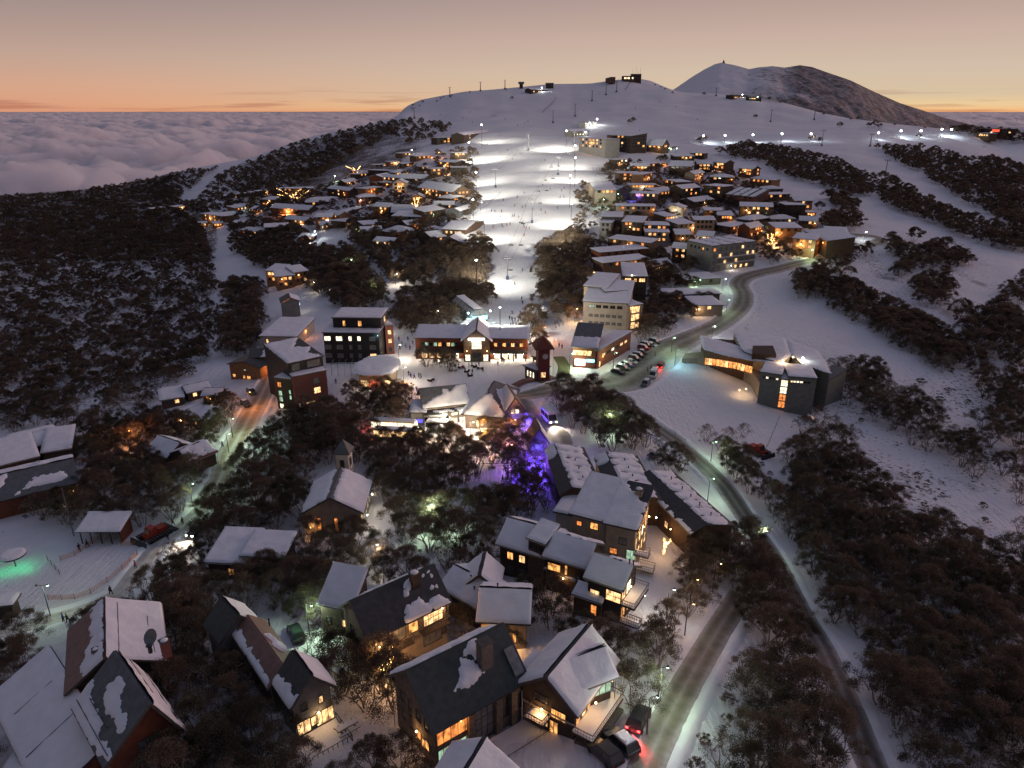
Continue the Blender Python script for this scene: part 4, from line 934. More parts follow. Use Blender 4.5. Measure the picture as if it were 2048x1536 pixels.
# satellite dish on the roof
k = MB(); c = v.L(8.8, 10.5, 10.9); n_ = Vector((-.3, -.7, .6)).normalized(); x_ = n_.orthogonal().normalized(); y_ = n_.cross(x_)
vs = [c]; fs = []
for j in (1, 2, 3):
    for i in range(12): a = 2 * math.pi * i / 12; r_ = .33 * j; vs.append(c + (x_ * math.cos(a) + y_ * math.sin(a)) * r_ + n_ * (r_ * r_ * .25))
fs += [(0, 1 + i, 1 + (i + 1) % 12) for i in range(12)]
for j in (0, 1): fs += [(1 + j * 12 + i, 13 + j * 12 + i, 13 + j * 12 + (i + 1) % 12, 1 + j * 12 + (i + 1) % 12) for i in range(12)]
k.add(vs, fs).tube(c, c + n_ * .8, .03, n=4).tube(c, v.L(8.8, 10.5, 8.6), .05, n=5).build('satellite_dish', 'metal', b.root)

# grey gabled house with a long wing behind
b = Bld('chalet', 'narrow grey boarded house with steep gable, glazed lower wall and snowy front deck', 'house', GH, 'grey gabled house')
v = b.vol((585, 1404), (659, 1366), (633, 1322), 5.6, roof='gable_y', rh=2.7, wall='board_grey', roofm='roof_green', over=.5, snow=[[[(0, -.1), (1, -.1), (1, .38), (.8, .3), (.55, .42), (.3, .28), (0, .36)]], 1], base=3)
v.win('F', .28, 3.5, .8, 1.1, 'glass', 1, 1); v.win('F', .72, 3.4, .55, 1.1, 'warm', 1, 1)
v.win('F', .2, .25, 1.7, 2.0, 'warm', 2, 1); v.win('F', .48, .7, .9, 1.4, 'warm', 1, 1); v.win('F', .78, .25, 2.3, 2.1, 'warm', 3, 1); v.lamp('F', .6, 2.5, 'warm', 45)
v.pipe(.6, 1.0, 5.6, .9); v.wins('L', 3, 1, 2.8, 3, 1.0, 1.2, .3); v.wins('R', 2, 1, 2.8, 3, 1.0, 1.2, .5)
w2 = b.vol((541, 1368), (598, 1340), (519, 1246), 4.4, roof='gable_y', rh=1.7, wall='timber_dark', roofm='roof_brown', snow=[[[(0, -.1), (.45, -.1), (.7, -.1), (.95, -.1), (.95, .22), (.7, .3), (.4, .26), (0, .32)]], [[(.3, .2), (.5, .1), (.62, .7), (.4, .8)]]], over=.4); w2.pipe(3.6, 9, 5.4, 1.0)
w3 = b.vol((443, 1278), (513, 1243), (492, 1208), 6.2, roof='gable_y', rh=2.6, wall='board_grey', roofm='roof_green', snow=[0, 1], over=.35); w3.win('F', .8, 4.2, .8, 1.2, 'glass')
# front deck
FOOT.append(([tuple(v.L(x, y, 0).xy) for x, y in ((-1, -8), (v.w + 2, -8), (v.w + 2, 0), (-1, 0))], .8))
a = v.L(0, 0, 0); dk = MB().box(v.L(v.w * .55, -2.2, -.15), v.w * 1.05, 4.2, .3, v.ux, v.uy).build('deck', 'timber_dark', b.root)
snow_on([v.L(0, -4.2, -.15), v.L(v.w * 1.05, -4.2, -.15), v.L(v.w * 1.05, -.15, -.15), v.L(0, -.15, -.15)], 1, b.root, .2)
r_ = MB(); r_.tube(v.L(0, -4.25, .9), v.L(v.w * 1.07, -4.25, .9), .04); r_.tube(v.L(v.w * 1.07, -4.25, .9), v.L(v.w * 1.07, 0, .9), .04)
for i in range(9): r_.tube(v.L(v.w * 1.07 * i / 8, -4.25, -2.2), v.L(v.w * 1.07 * i / 8, -4.25, .9), .05, n=4)
for i in range(4): r_.tube(v.L(v.w * 1.07, -i * 1.3, -2.2), v.L(v.w * 1.07, -i * 1.3, .9), .05, n=4)
r_.build('railing', 'metal_dark', dk)
t_ = empty('picnic_table', v.L(5.0, -2.6, .1), 'long picnic table with two benches under snow on the deck of the grey house', 'picnic table')
for nm, y_, z_, w_ in (('table_top', 0, .75, .75), ('bench', -.75, .45, .3), ('bench', .75, .45, .3)):
    q_ = MB().box(v.L(5.0, -2.6 + y_, .1 + z_), 2.6, w_, .07, v.ux, v.uy).build(nm, 'timber', t_); MB().box(v.L(5.0, -2.6 + y_, .19 + z_), 2.5, w_ * .9, .11, v.ux, v.uy).build('snow_cap', 'snow', q_)
MB().tube(v.L(4.2, -3.3, -.1), v.L(4.2, -1.9, .85), .05, n=4).tube(v.L(4.2, -1.9, -.1), v.L(4.2, -3.3, .85), .05, n=4).build('leg', 'timber', t_)
MB().tube(v.L(5.9, -3.3, -.1), v.L(5.9, -1.9, .85), .05, n=4).tube(v.L(5.9, -1.9, -.1), v.L(5.9, -3.3, .85), .05, n=4).build('leg', 'timber', t_)

# dark gable roof with snow patches, middle
b = Bld('chalet', 'large tan house under dark roof with torn snow patches', 'house', GH, 'torn-snow house')
v = b.vol((738, 1270), (891, 1197), (822, 1152), 7.2, roof='gable_x', rh=3.3, wall='render_tan', roofm='roof_dark', over=.6,
          snow=[[[(.42, .08), (.6, -.05), (.82, .0), (.97, .03), (.9, .3), (.76, .22), (.66, .4), (.52, .36)], [(.57, .62), (.62, .9), (.76, .95), (.72, .72)], [(.86, .5), (.93, .42), (.95, .55)], [(.82, .86), (.9, .8), (.92, .95)]],
                [[(.0, .1), (.35, .1), (.35, .95), (.12, .98)], [(.4, .0), (.8, .1), (.8, .9), (.42, .85)]]])
v.chimney(v.w * .72, v.d * .33, 1.2, .9, 2.6, 'timber_dark', z=8.9)
v.balcony('F', .05, .5, 3.6, 1.3, 'timber_dark', False); v.balcony('F', .62, .99, 3.9, 1.3, 'timber_dark', False)
v.win('F', .15, 4.0, 2.2, 2.0, 'glass_pale', 2, 1); v.win('F', .36, 4.0, 2.2, 2.0, 'glass_pale', 2, 1); v.win('F', .55, 4.2, 1.6, 1.8, 'amber', 1, 1); v.win('F', .82, 4.15, 3.2, 2.1, 'warm', 4, 2); v.win('F', .8, .9, 3.0, 1.9, 'glass_pale', 3, 1); v.win('F', .2, .9, 2.0, 1.6, 'glass', 2, 1)
v.lamp('F', .93, 6.2, 'amber', 70); v.lamp('F', .10, 4.9, 'amber', 70)
w2 = b.vol((640, 1204), (703, 1217), (752, 1180), 5.8, roof='shed_f', rh=3.0, wall='timber_dark', roofm='roof_dark', over=.4, snow=1); w2.win('F', .72, 2.2, .8, 1.3, 'warm'); w2.win('F', .2, 2.2, .8, 1.3, 'glass')
v.win('L', .3, 4.0, 1.0, 1.4, 'glass')

# dark house with the stone chimney
b = Bld('chalet', 'dark-roofed stone house with big chimney, arched glowing bay and snow-topped terrace wall', 'house', GH, 'dark-roofed stone house')
v = b.vol((868, 1447), (1043, 1350), (962, 1262), 6.6, roof='gable_x', rh=4.0, wall='stone', roofm='roof_green', over=.7,
          snow=[[[(.30, .42), (.47, .38), (.6, .44), (.6, .7), (.52, .74)], [(.5, .82), (.58, .78), (.74, .8), (.7, .96), (.6, .97)]], [[(.02, -.2), (.03, .9), (.9, .85), (.97, .5), (.97, -.2)]]])
v.chimney(v.w * .69, v.d * .24, 1.5, 1.2, 3.6, 'stone', z=8.1, snow=False)
v.win('F', .21, 3.1, 4.6, 2.6, 'orange', 5, 1); v.win('F', .21, .2, 4.4, 2.3, 'dimgreen', 6, 1); v.win('F', .55, .6, 4.0, 4.6, 'glass_pale', 5, 3, 'timber'); v.win('F', .80, 1.8, 2.2, 3.0, 'glass', 3, 2); v.win('F', .94, 2.0, 1.4, 2.2, 'glass', 2, 1)
for x_ in (.38, .70, .88): MB().box(v.L(v.w * x_, -.3, 2.4), .8, .6, 6.2, v.ux, v.uy).build('buttress', 'stone', b.root)
MB().hexa([v.L(v.w * .92, -.1, 6.9), v.L(v.w * 1.03, -.1, 6.9), v.L(v.w * 1.03, 2.2, 9.0), v.L(v.w * .92, 2.2, 9.0), v.L(v.w * .92, -.1, 7.1), v.L(v.w * 1.03, -.1, 7.1), v.L(v.w * 1.03, 2.2, 9.2), v.L(v.w * .92, 2.2, 9.2)]).build('skylight', 'glass_pale', b.root)
v.lamp('F', .26, 5.5, 'orange', 60, out=.5); v.lamp('L', .6, 2.6, 'amber', 50); v.wins('L', 4, 2, 1.2, 2.8, 1.0, 1.4, .25, ('amber', 'orange')); v.win('L', .4, 3.0, .9, 1.2, 'glass'); v.win('L', .7, .8, .9, 1.5, 'amber')
MB().box(v.L(v.w * .62, -4.0, -1.2), v.w * .95, .5, 3.2, v.ux, v.uy).build('terrace_wall', 'stone', b.root)
MB().box(v.L(v.w * .62, -2.3, -.2), v.w * .95, 3.0, .5, v.ux, v.uy).build('terrace', 'stone', b.root); snow_on([v.L(v.w * .15, -4.2, .3), v.L(v.w * 1.08, -4.2, .3), v.L(v.w * 1.08, -.7, .05), v.L(v.w * .15, -.7, .05)], 1, b.root, .35)
r_ = MB(); r_.tube(v.L(v.w * .15, -4.2, 1.3), v.L(v.w * 1.09, -4.2, 1.3), .04)
for i in range(12): r_.tube(v.L(v.w * (.15 + .94 * i / 11), -4.2, .3), v.L(v.w * (.15 + .94 * i / 11), -4.2, 1.3), .035, n=4)
r_.build('railing', 'metal_dark', b.root)

# snow-roofed house by the parked cars
b = Bld('chalet', 'house with thick white cross-shaped roof and warm-lit wraparound balcony', 'house', GH, 'white-roofed house')
v = b.vol((1046, 1362), (1150, 1414), (1228, 1318), 6.0, roof='gable_y', rh=2.8, wall='timber_dark', roofm='roof_grey', over=.7, snow=1)
v.win('F', .35, 1.0, 2.2, 2.2, 'warm', 2, 1); v.win('F', .7, 2.9, 2.0, 1.4, 'amber', 3, 1); v.win('F', .62, .6, 1.2, 1.9, 'amber', 2, 1)
for i in range(5): v.win('R', .09 + .15 * i, 2.9, 1.25, 1.9, 'warm' if i % 2 else 'amber', 1, 1)
v.win('R', .86, 3.2, 1.4, 1.7, 'dimgreen', 2, 1)
v.balcony('R', -.05, .8, 2.6, 2.6, 'timber', True, 'timber'); v.balcony('F', .55, 1.2, 2.6, 1.8, 'timber', True, 'timber'); v.lamp('R', .3, 5.0, 'amber', 70, out=1.2); v.lamp('R', .75, 5.0, 'warm', 60, out=1.2); v.lamp('F', .4, 3.6, 'amber', 45); v.win('F', .14, 1.0, 1.4, 2.0, 'glass_pale', 2, 1); v.win('F', .36, 4.2, 1.8, 1.1, 'glass', 2, 1); MB().box(v.L(v.w * .5, -.1, 3.4), v.w, .12, .2, v.ux, v.uy).build('band_board', 'trim_light', b.root)
MB().box(v.L(v.w + 1.6, v.d * .35, -1.0), 2.6, v.d * .8, 5.2, v.ux, v.uy).build('stone_base', 'stone', b.root)
w2 = b.vol((1152, 1372), (1224, 1345), (1186, 1292), 5.9, roof='gable_x', rh=1.6, wall='timber_dark', roofm='roof_grey', over=.6, snow=1); w2.win('F', .75, 3.2, 2.4, 1.5, 'dimgreen', 3, 1); w2.win('F', .3, 3.2, 1.6, 1.5, 'warm', 2, 1)
w3 = b.vol((1045, 1348), (1078, 1362), (1110, 1335), 4.0, roof='shed_l', rh=.8, wall='timber_dark', snow=1)
MB().box(v.L(-1.2, v.d * .55, 2.2), 3.0, 3.0, 3.6, v.ux, v.uy).build('wall', 'stone', b.root); snow_on([v.L(-2.8, v.d * .55 - 1.7, 4.0), v.L(.4, v.d * .55 - 1.7, 4.0), v.L(.4, v.d * .55 + 1.7, 4.0), v.L(-2.8, v.d * .55 + 1.7, 4.0)], 1, b.root)

# sprawling snow-roofed house
b = Bld('chalet', 'sprawling low house whose many-angled roof is wholly white with snow', 'house', GH, 'many-angled white roof')
v = b.vol((962, 1234), (1052, 1238), (1030, 1172), 5.6, roof='gable_x', rh=2.0, wall='render_tan', over=.7, snow=1); v.win('F', .25, 1.4, 1.4, 1.8, 'amber', 2, 1); v.win('F', .6, 1.4, 2.4, 1.8, 'amber', 3, 1); v.lamp('F', .15, 3.6, 'amber', 90, out=.8); v.pipe(2, 4, 7.0, 1.2)
v = b.vol((886, 1170), (968, 1216), (1000, 1165), 5.2, roof='gable_x', rh=1.6, wall='timber_dark', over=.6, snow=1); v.pipe(4, 2, 6.0, 1.6); v.pipe(5.4, 1.2, 5.4, 1.3)
v = b.vol((930, 1168), (992, 1172), (978, 1134), 5.8, roof='gable_y', rh=2.2, wall='render_tan', over=.6, snow=1)

# roof cutting the bottom edge
b = Bld('chalet', 'snow-covered roof with dark ridge gap cutting the bottom edge of the picture', 'house', GH); v = b.vol((868, 1560), (985, 1610), (1030, 1540), 5, roof='gable_y', rh=2, over=.6, snow=1)

# stepped three-module lodge
b = Bld('lodge', 'long brown lodge of three stepped units, snowy roofs, glowing balconies at its right', 'lodge', GH, 'stepped brown lodge')
v = b.vol((1000, 1083), (1090, 1109), (1140, 1066), 6.6, roof='gable_x', rh=2.2, wall='timber_dark', over=.6, snow=1); v.wins('F', 3, 2, 1.0, 2.7, 1.2, 1.5, .35, nx=2); v.win('L', .4, 3.4, 1.4, 1.4, 'amber', 2, 1); v.lamp('L', .7, 3.0, 'amber', 50); v.balcony('L', .1, .9, 2.9, 1.2)
x = b.vol((1057, 1075), (1090, 1087), (1113, 1062), 8.6, roof='shed_f', rh=.9, wall='timber', over=.3, snow=1, foot=False); x.win('F', .5, 6.8, 2.8, 1.0, 'glass', 3, 1)
v = b.vol((1094, 1107), (1170, 1130), (1216, 1092), 6.9, roof='gable_x', rh=2.0, wall='timber_dark', over=.6, snow=[1, [[(.0, .1), (1, .1), (1, .98), (.35, .98), (.15, .5)]]]); v.win('F', .2, 4.0, 2.3, 1.5, 'amber', 2, 1); v.win('F', .52, 4.0, .5, 1.8, 'amber'); v.win('F', .82, 3.2, .9, 1.6, 'glass'); v.lamp('F', .47, 3.4, 'amber', 45)
v = b.vol((1177, 1149), (1243, 1172), (1287, 1136), 7.2, roof='gable_x', rh=1.8, wall='timber_dark', over=.6, snow=[1, [[(0, .1), (.7, .1), (.6, .98), (0, .98)]]])
v.win('F', .22, 3.8, 1.6, 1.2, 'warm', 2, 1); v.win('F', .78, 4.0, 2.4, 1.9, 'warm', 2, 2); v.win('R', .18, 4.2, 1.6, 2.2, 'warm', 1, 1); v.win('R', .5, 4.2, 1.8, 2.2, 'pale', 2, 1); v.win('R', .82, 4.2, 1.4, 2.2, 'glass', 1, 1); v.win('R', .2, 1.0, 1.6, 2.1, 'amber', 2, 1); v.win('R', .6, 1.0, 1.8, 2.2, 'warm', 2, 1)
v.balcony('R', 0, 1, 3.8, 2.2); v.balcony('R', 0, 1.3, .7, 3.0); v.lamp('R', .4, 5.9, 'warm', 60, out=.6); v.lamp('R', .9, 2.9, 'pale', 110, out=1.8); v.pipe(5, 3.2, 8.6, 1.0); v.pipe(5.6, 3.2, 8.6, 1.0)
x = b.vol((1148, 1187), (1202, 1205), (1216, 1192), 3.8, roof='shed_f', rh=.5, wall='timber', over=.3, snow=1); x.win('F', .75, 1.0, 1.0, 2.0, 'orange', 1, 2)
x = b.vol((1092, 1136), (1150, 1160), (1168, 1145), 3.6, roof='shed_f', rh=.6, wall='timber', over=.3, snow=1, foot=False)

# lodge behind it, two mono-pitch roofs
b = Bld('lodge', 'tall stone-coloured lodge with two big tilted snow roofs, orange-lit gable and curved balconies', 'lodge', GH, 'tilted-roof lodge')
v = b.vol((1146, 1024), (1213, 1041), (1252, 992), 8.6, roof='shed_f', rh=2.6, wall='render_tan', over=.6, snow=1, roofm='roof_dark'); v.win('F', .65, 6.2, 1.5, 1.4, 'amber', 2, 1); v.win('F', .2, 6.2, 1.0, 1.0, 'orange', 2, 1); v.win('F', .35, 3.0, 1.2, 1.4, 'dimgreen', 2, 1); v.win('F', .8, 2.6, 1.2, 1.6, 'glass_pale', 2, 1)
v = b.vol((1213, 1043), (1271, 1056), (1311, 1004), 8.4, roof='shed_f', rh=2.6, wall='render_tan', over=.6, roofm='roof_dark', snow=[[[(0, 0), (1, 0), (.97, .55), (.72, .62), (.62, .8), (.4, .72), (.3, .9), (0, .97)]]])
v.win('F', .3, 2.4, 1.4, 1.2, 'orange', 2, 1); v.win('F', .6, 4.6, 1.4, 1.4, 'glass_pale', 2, 1); v.win('F', .9, 1.6, 1.6, 2.4, 'dimgreen', 2, 1)
v.balcony('R', -.05, 1.1, 3.4, 2.6, 'render_tan', True, 'metal'); v.balcony('R', -.05, 1.25, .6, 3.6, 'render_tan', True, 'metal')
for i in range(4): v.win('R', .14 + .22 * i, 3.7, 1.5, 2.2, 'warm' if i != 2 else 'pale', 1, 1); v.win('R', .14 + .22 * i, .9, 1.5, 2.2, 'warm', 1, 2)
v.lamp('R', .35, 6.8, 'amber', 130, out=.6); v.lamp('R', .8, 6.4, 'amber', 110, out=.6); v.lamp('R', .95, 5.6, 'pale', 60, out=1.6); v.chimney(v.w * .72, v.d * .75, 1.2, 1.0, 2.0, 'render_tan', z=9.6)

# three terraces of holiday units
def panels(n_): return [[((i + .06) / n_, .12), ((i + .94) / n_, .12), ((i + .94) / n_, .97), ((i + .06) / n_, .97)] for i in range(n_)]
b = Bld('terrace_row', 'leftmost of three terraced rows, panelled snow roof and dark left roof slope', 'terrace', 'terraced rows in the middle', 'left terraced row')
v = b.vol((1124, 987), (1206, 982), (1181, 896), 5.4, roof='gable_y', rh=1.3, rp=.22, wall='timber', roofm='roof_dark', snow=[[[(0.0, .05), (.26, .05), (.26, .97), (0, .97)]], panels(6)], over=.3); [v.pipe(v.w * .6, v.d * k_, 5.8, 1.0) for k_ in (.2, .4, .6)]; v.win('R', .9, 1, 1.6, 1.8, 'warm', 2, 1)
b = Bld('terrace_row', 'middle one of three terraced rows, panelled snow roof beside a lit passage', 'terrace', 'terraced rows in the middle', 'middle terraced row')
v = b.vol((1228, 1000), (1318, 996), (1288, 913), 5.4, roof='gable_y', rh=1.3, rp=.24, wall='timber', roofm='roof_dark', snow=[[[(0.0, .05), (.22, .05), (.22, .97), (0, .97)]], panels(6)], over=.3); [v.pipe(v.w * .6, v.d * k_, 5.8, 1.0) for k_ in (.2, .4, .6, .8)]; v.win('L', .3, 1.2, .9, 1.4, 'amber'); v.lamp('L', .1, 3.0, 'pale', 120, out=1.4)
b = Bld('terrace_row', 'right and longest of three terraced rows, dark slope facing left, next to the road', 'terrace', 'terraced rows in the middle', 'right terraced row')
v = b.vol((1383, 1066), (1464, 1050), (1392, 938), 5.2, roof='gable_y', rh=1.3, rp=.34, wall='timber', roofm='roof_dark', snow=[[[(.12, -.1), (1, -.1), (1, .14), (.12, .16)]], panels(7)], over=.3); [v.pipe(v.w * .65, v.d * k_, 5.8, 1.0) for k_ in (.12, .3, .45, .6, .8)]; v.win('L', .6, 1.2, 1.2, 1.4, 'warm', 2, 1); v.lamp('L', .75, 3.0, 'amber', 70, out=1)
b = Bld('shed', 'low snow-roofed store beside the lodge with two tilted roofs', 'shed', 'sheds and stores'); v = b.vol((1112, 1022), (1150, 1030), (1160, 992), 4, roof='flat', wall='render_cream', snow=1); v.lamp('B', .4, 3, 'warm', 70)

# chapel and bell tower
b = Bld('chapel', 'chapel with steep snowy roof and amber windows, white bell tower at its back', 'chapel', None, 'chapel')
v = b.vol((606, 1024), (721, 1021), (766, 963), 5.2, roof='gable_y', rh=3.2, rp=.5, wall='render_tan', roofm='roof_grey', over=.6, snow=[[[(0, .05), (1, .05), (1, .86), (0, .86)]], [[(0, -.1), (1, -.1), (1, .9), (0, .9)]]])
v.win('F', .26, 1.0, .8, 2.9, 'orange', 1, 3); v.win('F', .56, .8, .8, 2.9, 'orange', 1, 3); v.win('F', .85, 1.4, .8, 2.6, 'glass', 1, 3)
for i in range(5): v.win('R', .12 + .19 * i, 1.0, .8, 2.2, 'amber' if i == 0 else 'pale', 1, 2)
v.lamp('R', .08, 3.6, 'pale', 170, out=1.0); v.lamp('R', .75, 3.9, 'pale', 150, out=1.0); v.lamp('F', 1.2, 2.0, 'amber', 50)
t_ = b.vol((670, 906), (695, 907), (703, 895), 11.0, roof='hip', rh=2.4, wall='paint_white', roofm='roof_grey', over=.35, snow=0, base=2)
for f_ in 'FRL': t_.win(f_, .5, 7.6, 1.1, 1.9, 'glass', 1, 1, 'trim_light')
MB().box(t_.L(t_.w / 2, t_.d / 2, 6.6), t_.w + .5, t_.d + .5, .22, t_.ux, t_.uy).build('string_course', 'trim_light', b.root); t_.lamp('F', .5, 2.6, 'warm', 40, out=2.2)

# houses at the left
b = Bld('lodge', 'wide low lodge at the left edge, terraced snowy roofs with lit roof lantern', 'lodge', 'lodges on the left', 'wide left-edge lodge')
v = b.vol((-20, 1003), (150, 962), (128, 915), 4.6, roof='gable_x', rh=2.2, wall='timber_red', over=.8, roofm='roof_grey', snow=[[[(.3, .1), (.5, .3), (.75, .22), (.9, .3), (.85, .55), (.55, .6)], [(0, .3), (.18, .5), (.25, .98), (0, .98)]], 1]); v.win('F', .9, 1.2, 1, 1.6, 'amber'); v.lamp('F', .95, 2.5, 'amber', 50)
x = b.vol((60, 938), (88, 936), (92, 925), 7.0, roof='hip', rh=.7, wall='timber', over=.5, snow=1, foot=False, base=3); x.win('F', .7, 5.2, 1.6, 1.2, 'amber', 2, 1); x.win('F', .25, 5.2, 1.2, 1.2, 'glass_pale', 1, 1)
v = b.vol((-20, 935), (75, 912), (60, 880), 5.0, roof='shed_f', rh=1.6, wall='timber', snow=1); v = b.vol((30, 902), (120, 880), (110, 850), 5.0, roof='gable_x', rh=1.2, wall='timber', snow=1); v.pipe(3, 2, 6, .9, .16)
v = b.vol((85, 905), (140, 896), (132, 862), 4.6, roof='shed_f', rh=1.0, wall='timber', snow=1)
b = Bld('chalet', 'small chalet among trees with two snow-striped roof slopes', 'house', 'lodges on the left', 'snow-striped chalet')
v = b.vol((296, 898), (335, 912), (362, 882), 4.2, roof='gable_x', rh=2.0, wall='timber', snow=1); v = b.vol((345, 905), (382, 922), (402, 890), 4.4, roof='gable_y', rh=1.8, wall='timber', roofm='roof_red', snow=[panels(3), panels(3)])
b = Bld('shed', 'open-fronted storage shed with snowy roof beside the groomer', 'shed', 'sheds and stores', 'open-fronted shed')
p0 = G(157, 1062, 3.0); p1 = onplane(238, 1061, p0.z); ux = (p1 - p0).normalized(); uy = Vector((-ux.y, ux.x, 0)); w_ = (p1 - p0).length; b.root.location = p0 - Vector((0, 0, 3)); b.placed = True; d_ = 4.6
def L_(x, y, z): return p0 + ux * x + uy * y + Vector((0, 0, z - 3.0))
FOOT.append(([tuple(L_(x, y, 0).xy) for x, y in ((0, 0), (w_, 0), (w_, d_), (0, d_))], .5))
MB().box(L_(w_ / 2, d_ - .1, 1.6), w_, .2, 4.2, ux, uy).box(L_(w_ - .1, d_ / 2, 1.5), .2, d_ - .4, 4.0, ux, uy).build('wall', 'timber_red', b.root)
for i in range(5): MB().box(L_(w_ * i / 4 * .98 + .1, .15, 1.3), .16, .16, 3.4, ux, uy).build('post', 'timber_dark', b.root)
pl = [L_(-.5, -.5, 2.9), L_(w_ + .5, -.5, 2.9), L_(w_ + .5, d_ + .4, 4.0), L_(-.5, d_ + .4, 4.0)]; MB().hexa([p + Vector((0, 0, .0)) for p in pl] + [p + Vector((0, 0, .17)) for p in pl]).build('roof', 'roof_grey', b.root); snow_on(pl, 1, b.root, .3)
LANDMARKS.append(('open-fronted shed', p0.x + 3, p0.y + 2))
b = Bld('chalet', 'low dark house with two white roof slabs and one barred amber window', 'house', 'lodges on the left', 'slab-roofed house')
v = b.vol((415, 1121), (487, 1124), (512, 1072), 4.2, roof='shed_f', rh=1.0, wall='timber_dark', snow=1, over=.6); v.win('F', .62, 1.4, 1.1, 1.4, 'amber', 2, 4)
v = b.vol((488, 1108), (565, 1112), (598, 1078), 4.4, roof='shed_f', rh=.8, wall='timber_dark', snow=1, over=.6)
b = Bld('kiosk', 'small blue-skirted ticket hut at the left edge with snow on its roof', 'hut', 'sheds and stores', 'ticket hut'); v = b.vol((-12, 1212), (22, 1208), (30, 1192), 3.2, roof='flat', wall='timber_dark', snow=1); v.balcony('F', 0, 1.15, .1, 1.2, 'metal', True)
# ------------------------------------------------------------------ the village square
GS = 'buildings round the village square'
b = Bld('visitor_centre', 'bus station building with big snow-dusted roof, lit green canopy and gabled entrance', 'building', GS, 'bus station')
v = b.vol((850, 811), (934, 802), (960, 775), 5.2, roof='gable_x', rh=3.2, wall='render_tan', roofm='roof_grey', over=.8, snow=[[[(0, -.1), (1, -.1), (1, .98), (.72, .98), (.66, .7), (.5, .85), (.4, .5), (.2, .4), (.1, .2), (0, .25)]], 0])
for i in range(5): v.win('F', .12 + .19 * i, 1.4, 1.7, 1.7, 'pale' if i != 2 else 'warm', 2, 1)
q_ = MB().box(v.L(v.w * .5, -1.6, 3.7), v.w * 1.02, 3.0, .25, v.ux, v.uy).build('canopy', 'roof_green', b.root); [MB().box(v.L(v.w * (.03 + .235 * i), -2.9, 1.2), .45, .45, 5, v.ux, v.uy).build('pillar', 'stone', q_) for i in range(5)]
snow_on([v.L(0, -3.0, 3.83), v.L(v.w, -3.0, 3.83), v.L(v.w, -.2, 3.83), v.L(0, -.2, 3.83)], [[(.3, .1), (.6, .2), (.5, .7), (.2, .6)], [(.7, .2), (.9, .2), (.95, .8), (.75, .7)]], b.root, .15)
for x_ in (.15, .5, .85): v.lamp('F', x_, 3.2, 'pale', 170, out=1.2)
v = b.vol((930, 826), (1006, 832), (998, 778), 4.4, roof='hip', rh=4.2, wall='render_tan', roofm='roof_grey', over=.9, snow=[[[(0, -.1), (1, -.1), (.8, .6), (.6, .98), (.3, .7)]], 1, 1, [[(.1, .1), (.9, .1), (.5, .8)]]])
v = b.vol((981, 792), (1012, 790), (1005, 775), 4.6, roof='shed_f', rh=.8, wall='render_tan', snow=1, roofm='roof_red')
v = b.vol((1013, 819), (1047, 816), (1036, 790), 4.6, roof='gable_y', rh=3.2, wall='render_cream', roofm='roof_brown', over=.6, snow=[1, 0]); v.win('F', .35, 3.2, 1.1, 1.3, 'pale', 1, 1); v.win('F', .62, 3.2, 1.1, 1.3, 'pale', 1, 1); v.lamp('F', .5, 1.8, 'blue', 160, out=.6)
x = b.vol((822, 824), (850, 824), (846, 808), 4.2, roof='shed_f', rh=.8, wall='render_grey', snow=1); x.win('F', .5, 1.0, 2.4, 1.2, 'bluelit', 2, 1)
b = Bld('gable_shelter', 'little gabled entry pavilion lit blue among dark trees', 'pavilion', GS, 'blue-lit pavilion'); v = b.vol((1062, 882), (1094, 880), (1078, 862), 4.0, roof='gable_y', rh=3.0, wall='render_grey', roofm='roof_brown', over=.4, snow=[0, 1]); v.win('F', .5, 1.0, 2.0, 2.2, 'bluelit', 2, 2); v.lamp('F', .3, 2.5, 'blue', 160, out=.7)

b = Bld('main_building', 'long lit ticket and shop building with raised central gable facing the square', 'building', GS, 'long square-side building')
v = b.vol((830, 675), (928, 676), (920, 658), 7.6, roof='shed_f', rh=1.0, wall='timber_red', roofm='roof_dark', snow=1, over=.6); v.wins('F', 9, 1, 4.6, 3, 1.4, 1.4, .55, ('amber', 'warm', 'dimgreen')); v.wins('F', 5, 1, .4, 3, 2.9, 2.2, 1, ('warm', 'pale', 'warm'), nx=3)
q_ = MB().hexa([v.L(0, -2.6, 3.0), v.L(v.w, -2.6, 3.0), v.L(v.w, 0, 3.5), v.L(0, 0, 3.5), v.L(0, -2.6, 3.2), v.L(v.w, -2.6, 3.2), v.L(v.w, 0, 3.75), v.L(0, 0, 3.75)]).build('awning', 'trim', b.root)
for x_ in (.15, .5, .85): v.lamp('F', x_, 2.5, 'pale', 170, out=1.0)
r_ = b.vol((979, 676), (1055, 677), (1052, 660), 7.6, roof='shed_f', rh=1.0, wall='timber_red', roofm='roof_dark', snow=1, over=.6); r_.wins('F', 7, 1, 4.6, 3, 1.4, 1.4, .4, ('amber', 'warm')); r_.wins('F', 4, 1, .3, 3, 3.1, 2.4, 1, ('pale',), nx=3)
MB().hexa([r_.L(0, -2.6, 3.0), r_.L(r_.w, -2.6, 3.0), r_.L(r_.w, 0, 3.5), r_.L(0, 0, 3.5), r_.L(0, -2.6, 3.2), r_.L(r_.w, -2.6, 3.2), r_.L(r_.w, 0, 3.75), r_.L(0, 0, 3.75)]).build('awning', 'trim', b.root)
for i in range(4): MB().box(r_.L(r_.w * (.02 + .31 * i), -2.5, 1.2), .35, .35, 3.8, r_.ux, r_.uy).build('pillar', 'timber_dark', b.root)
for x_ in (.12, .5, .9): r_.lamp('F', x_, 2.5, 'pale', 260, out=1.0)
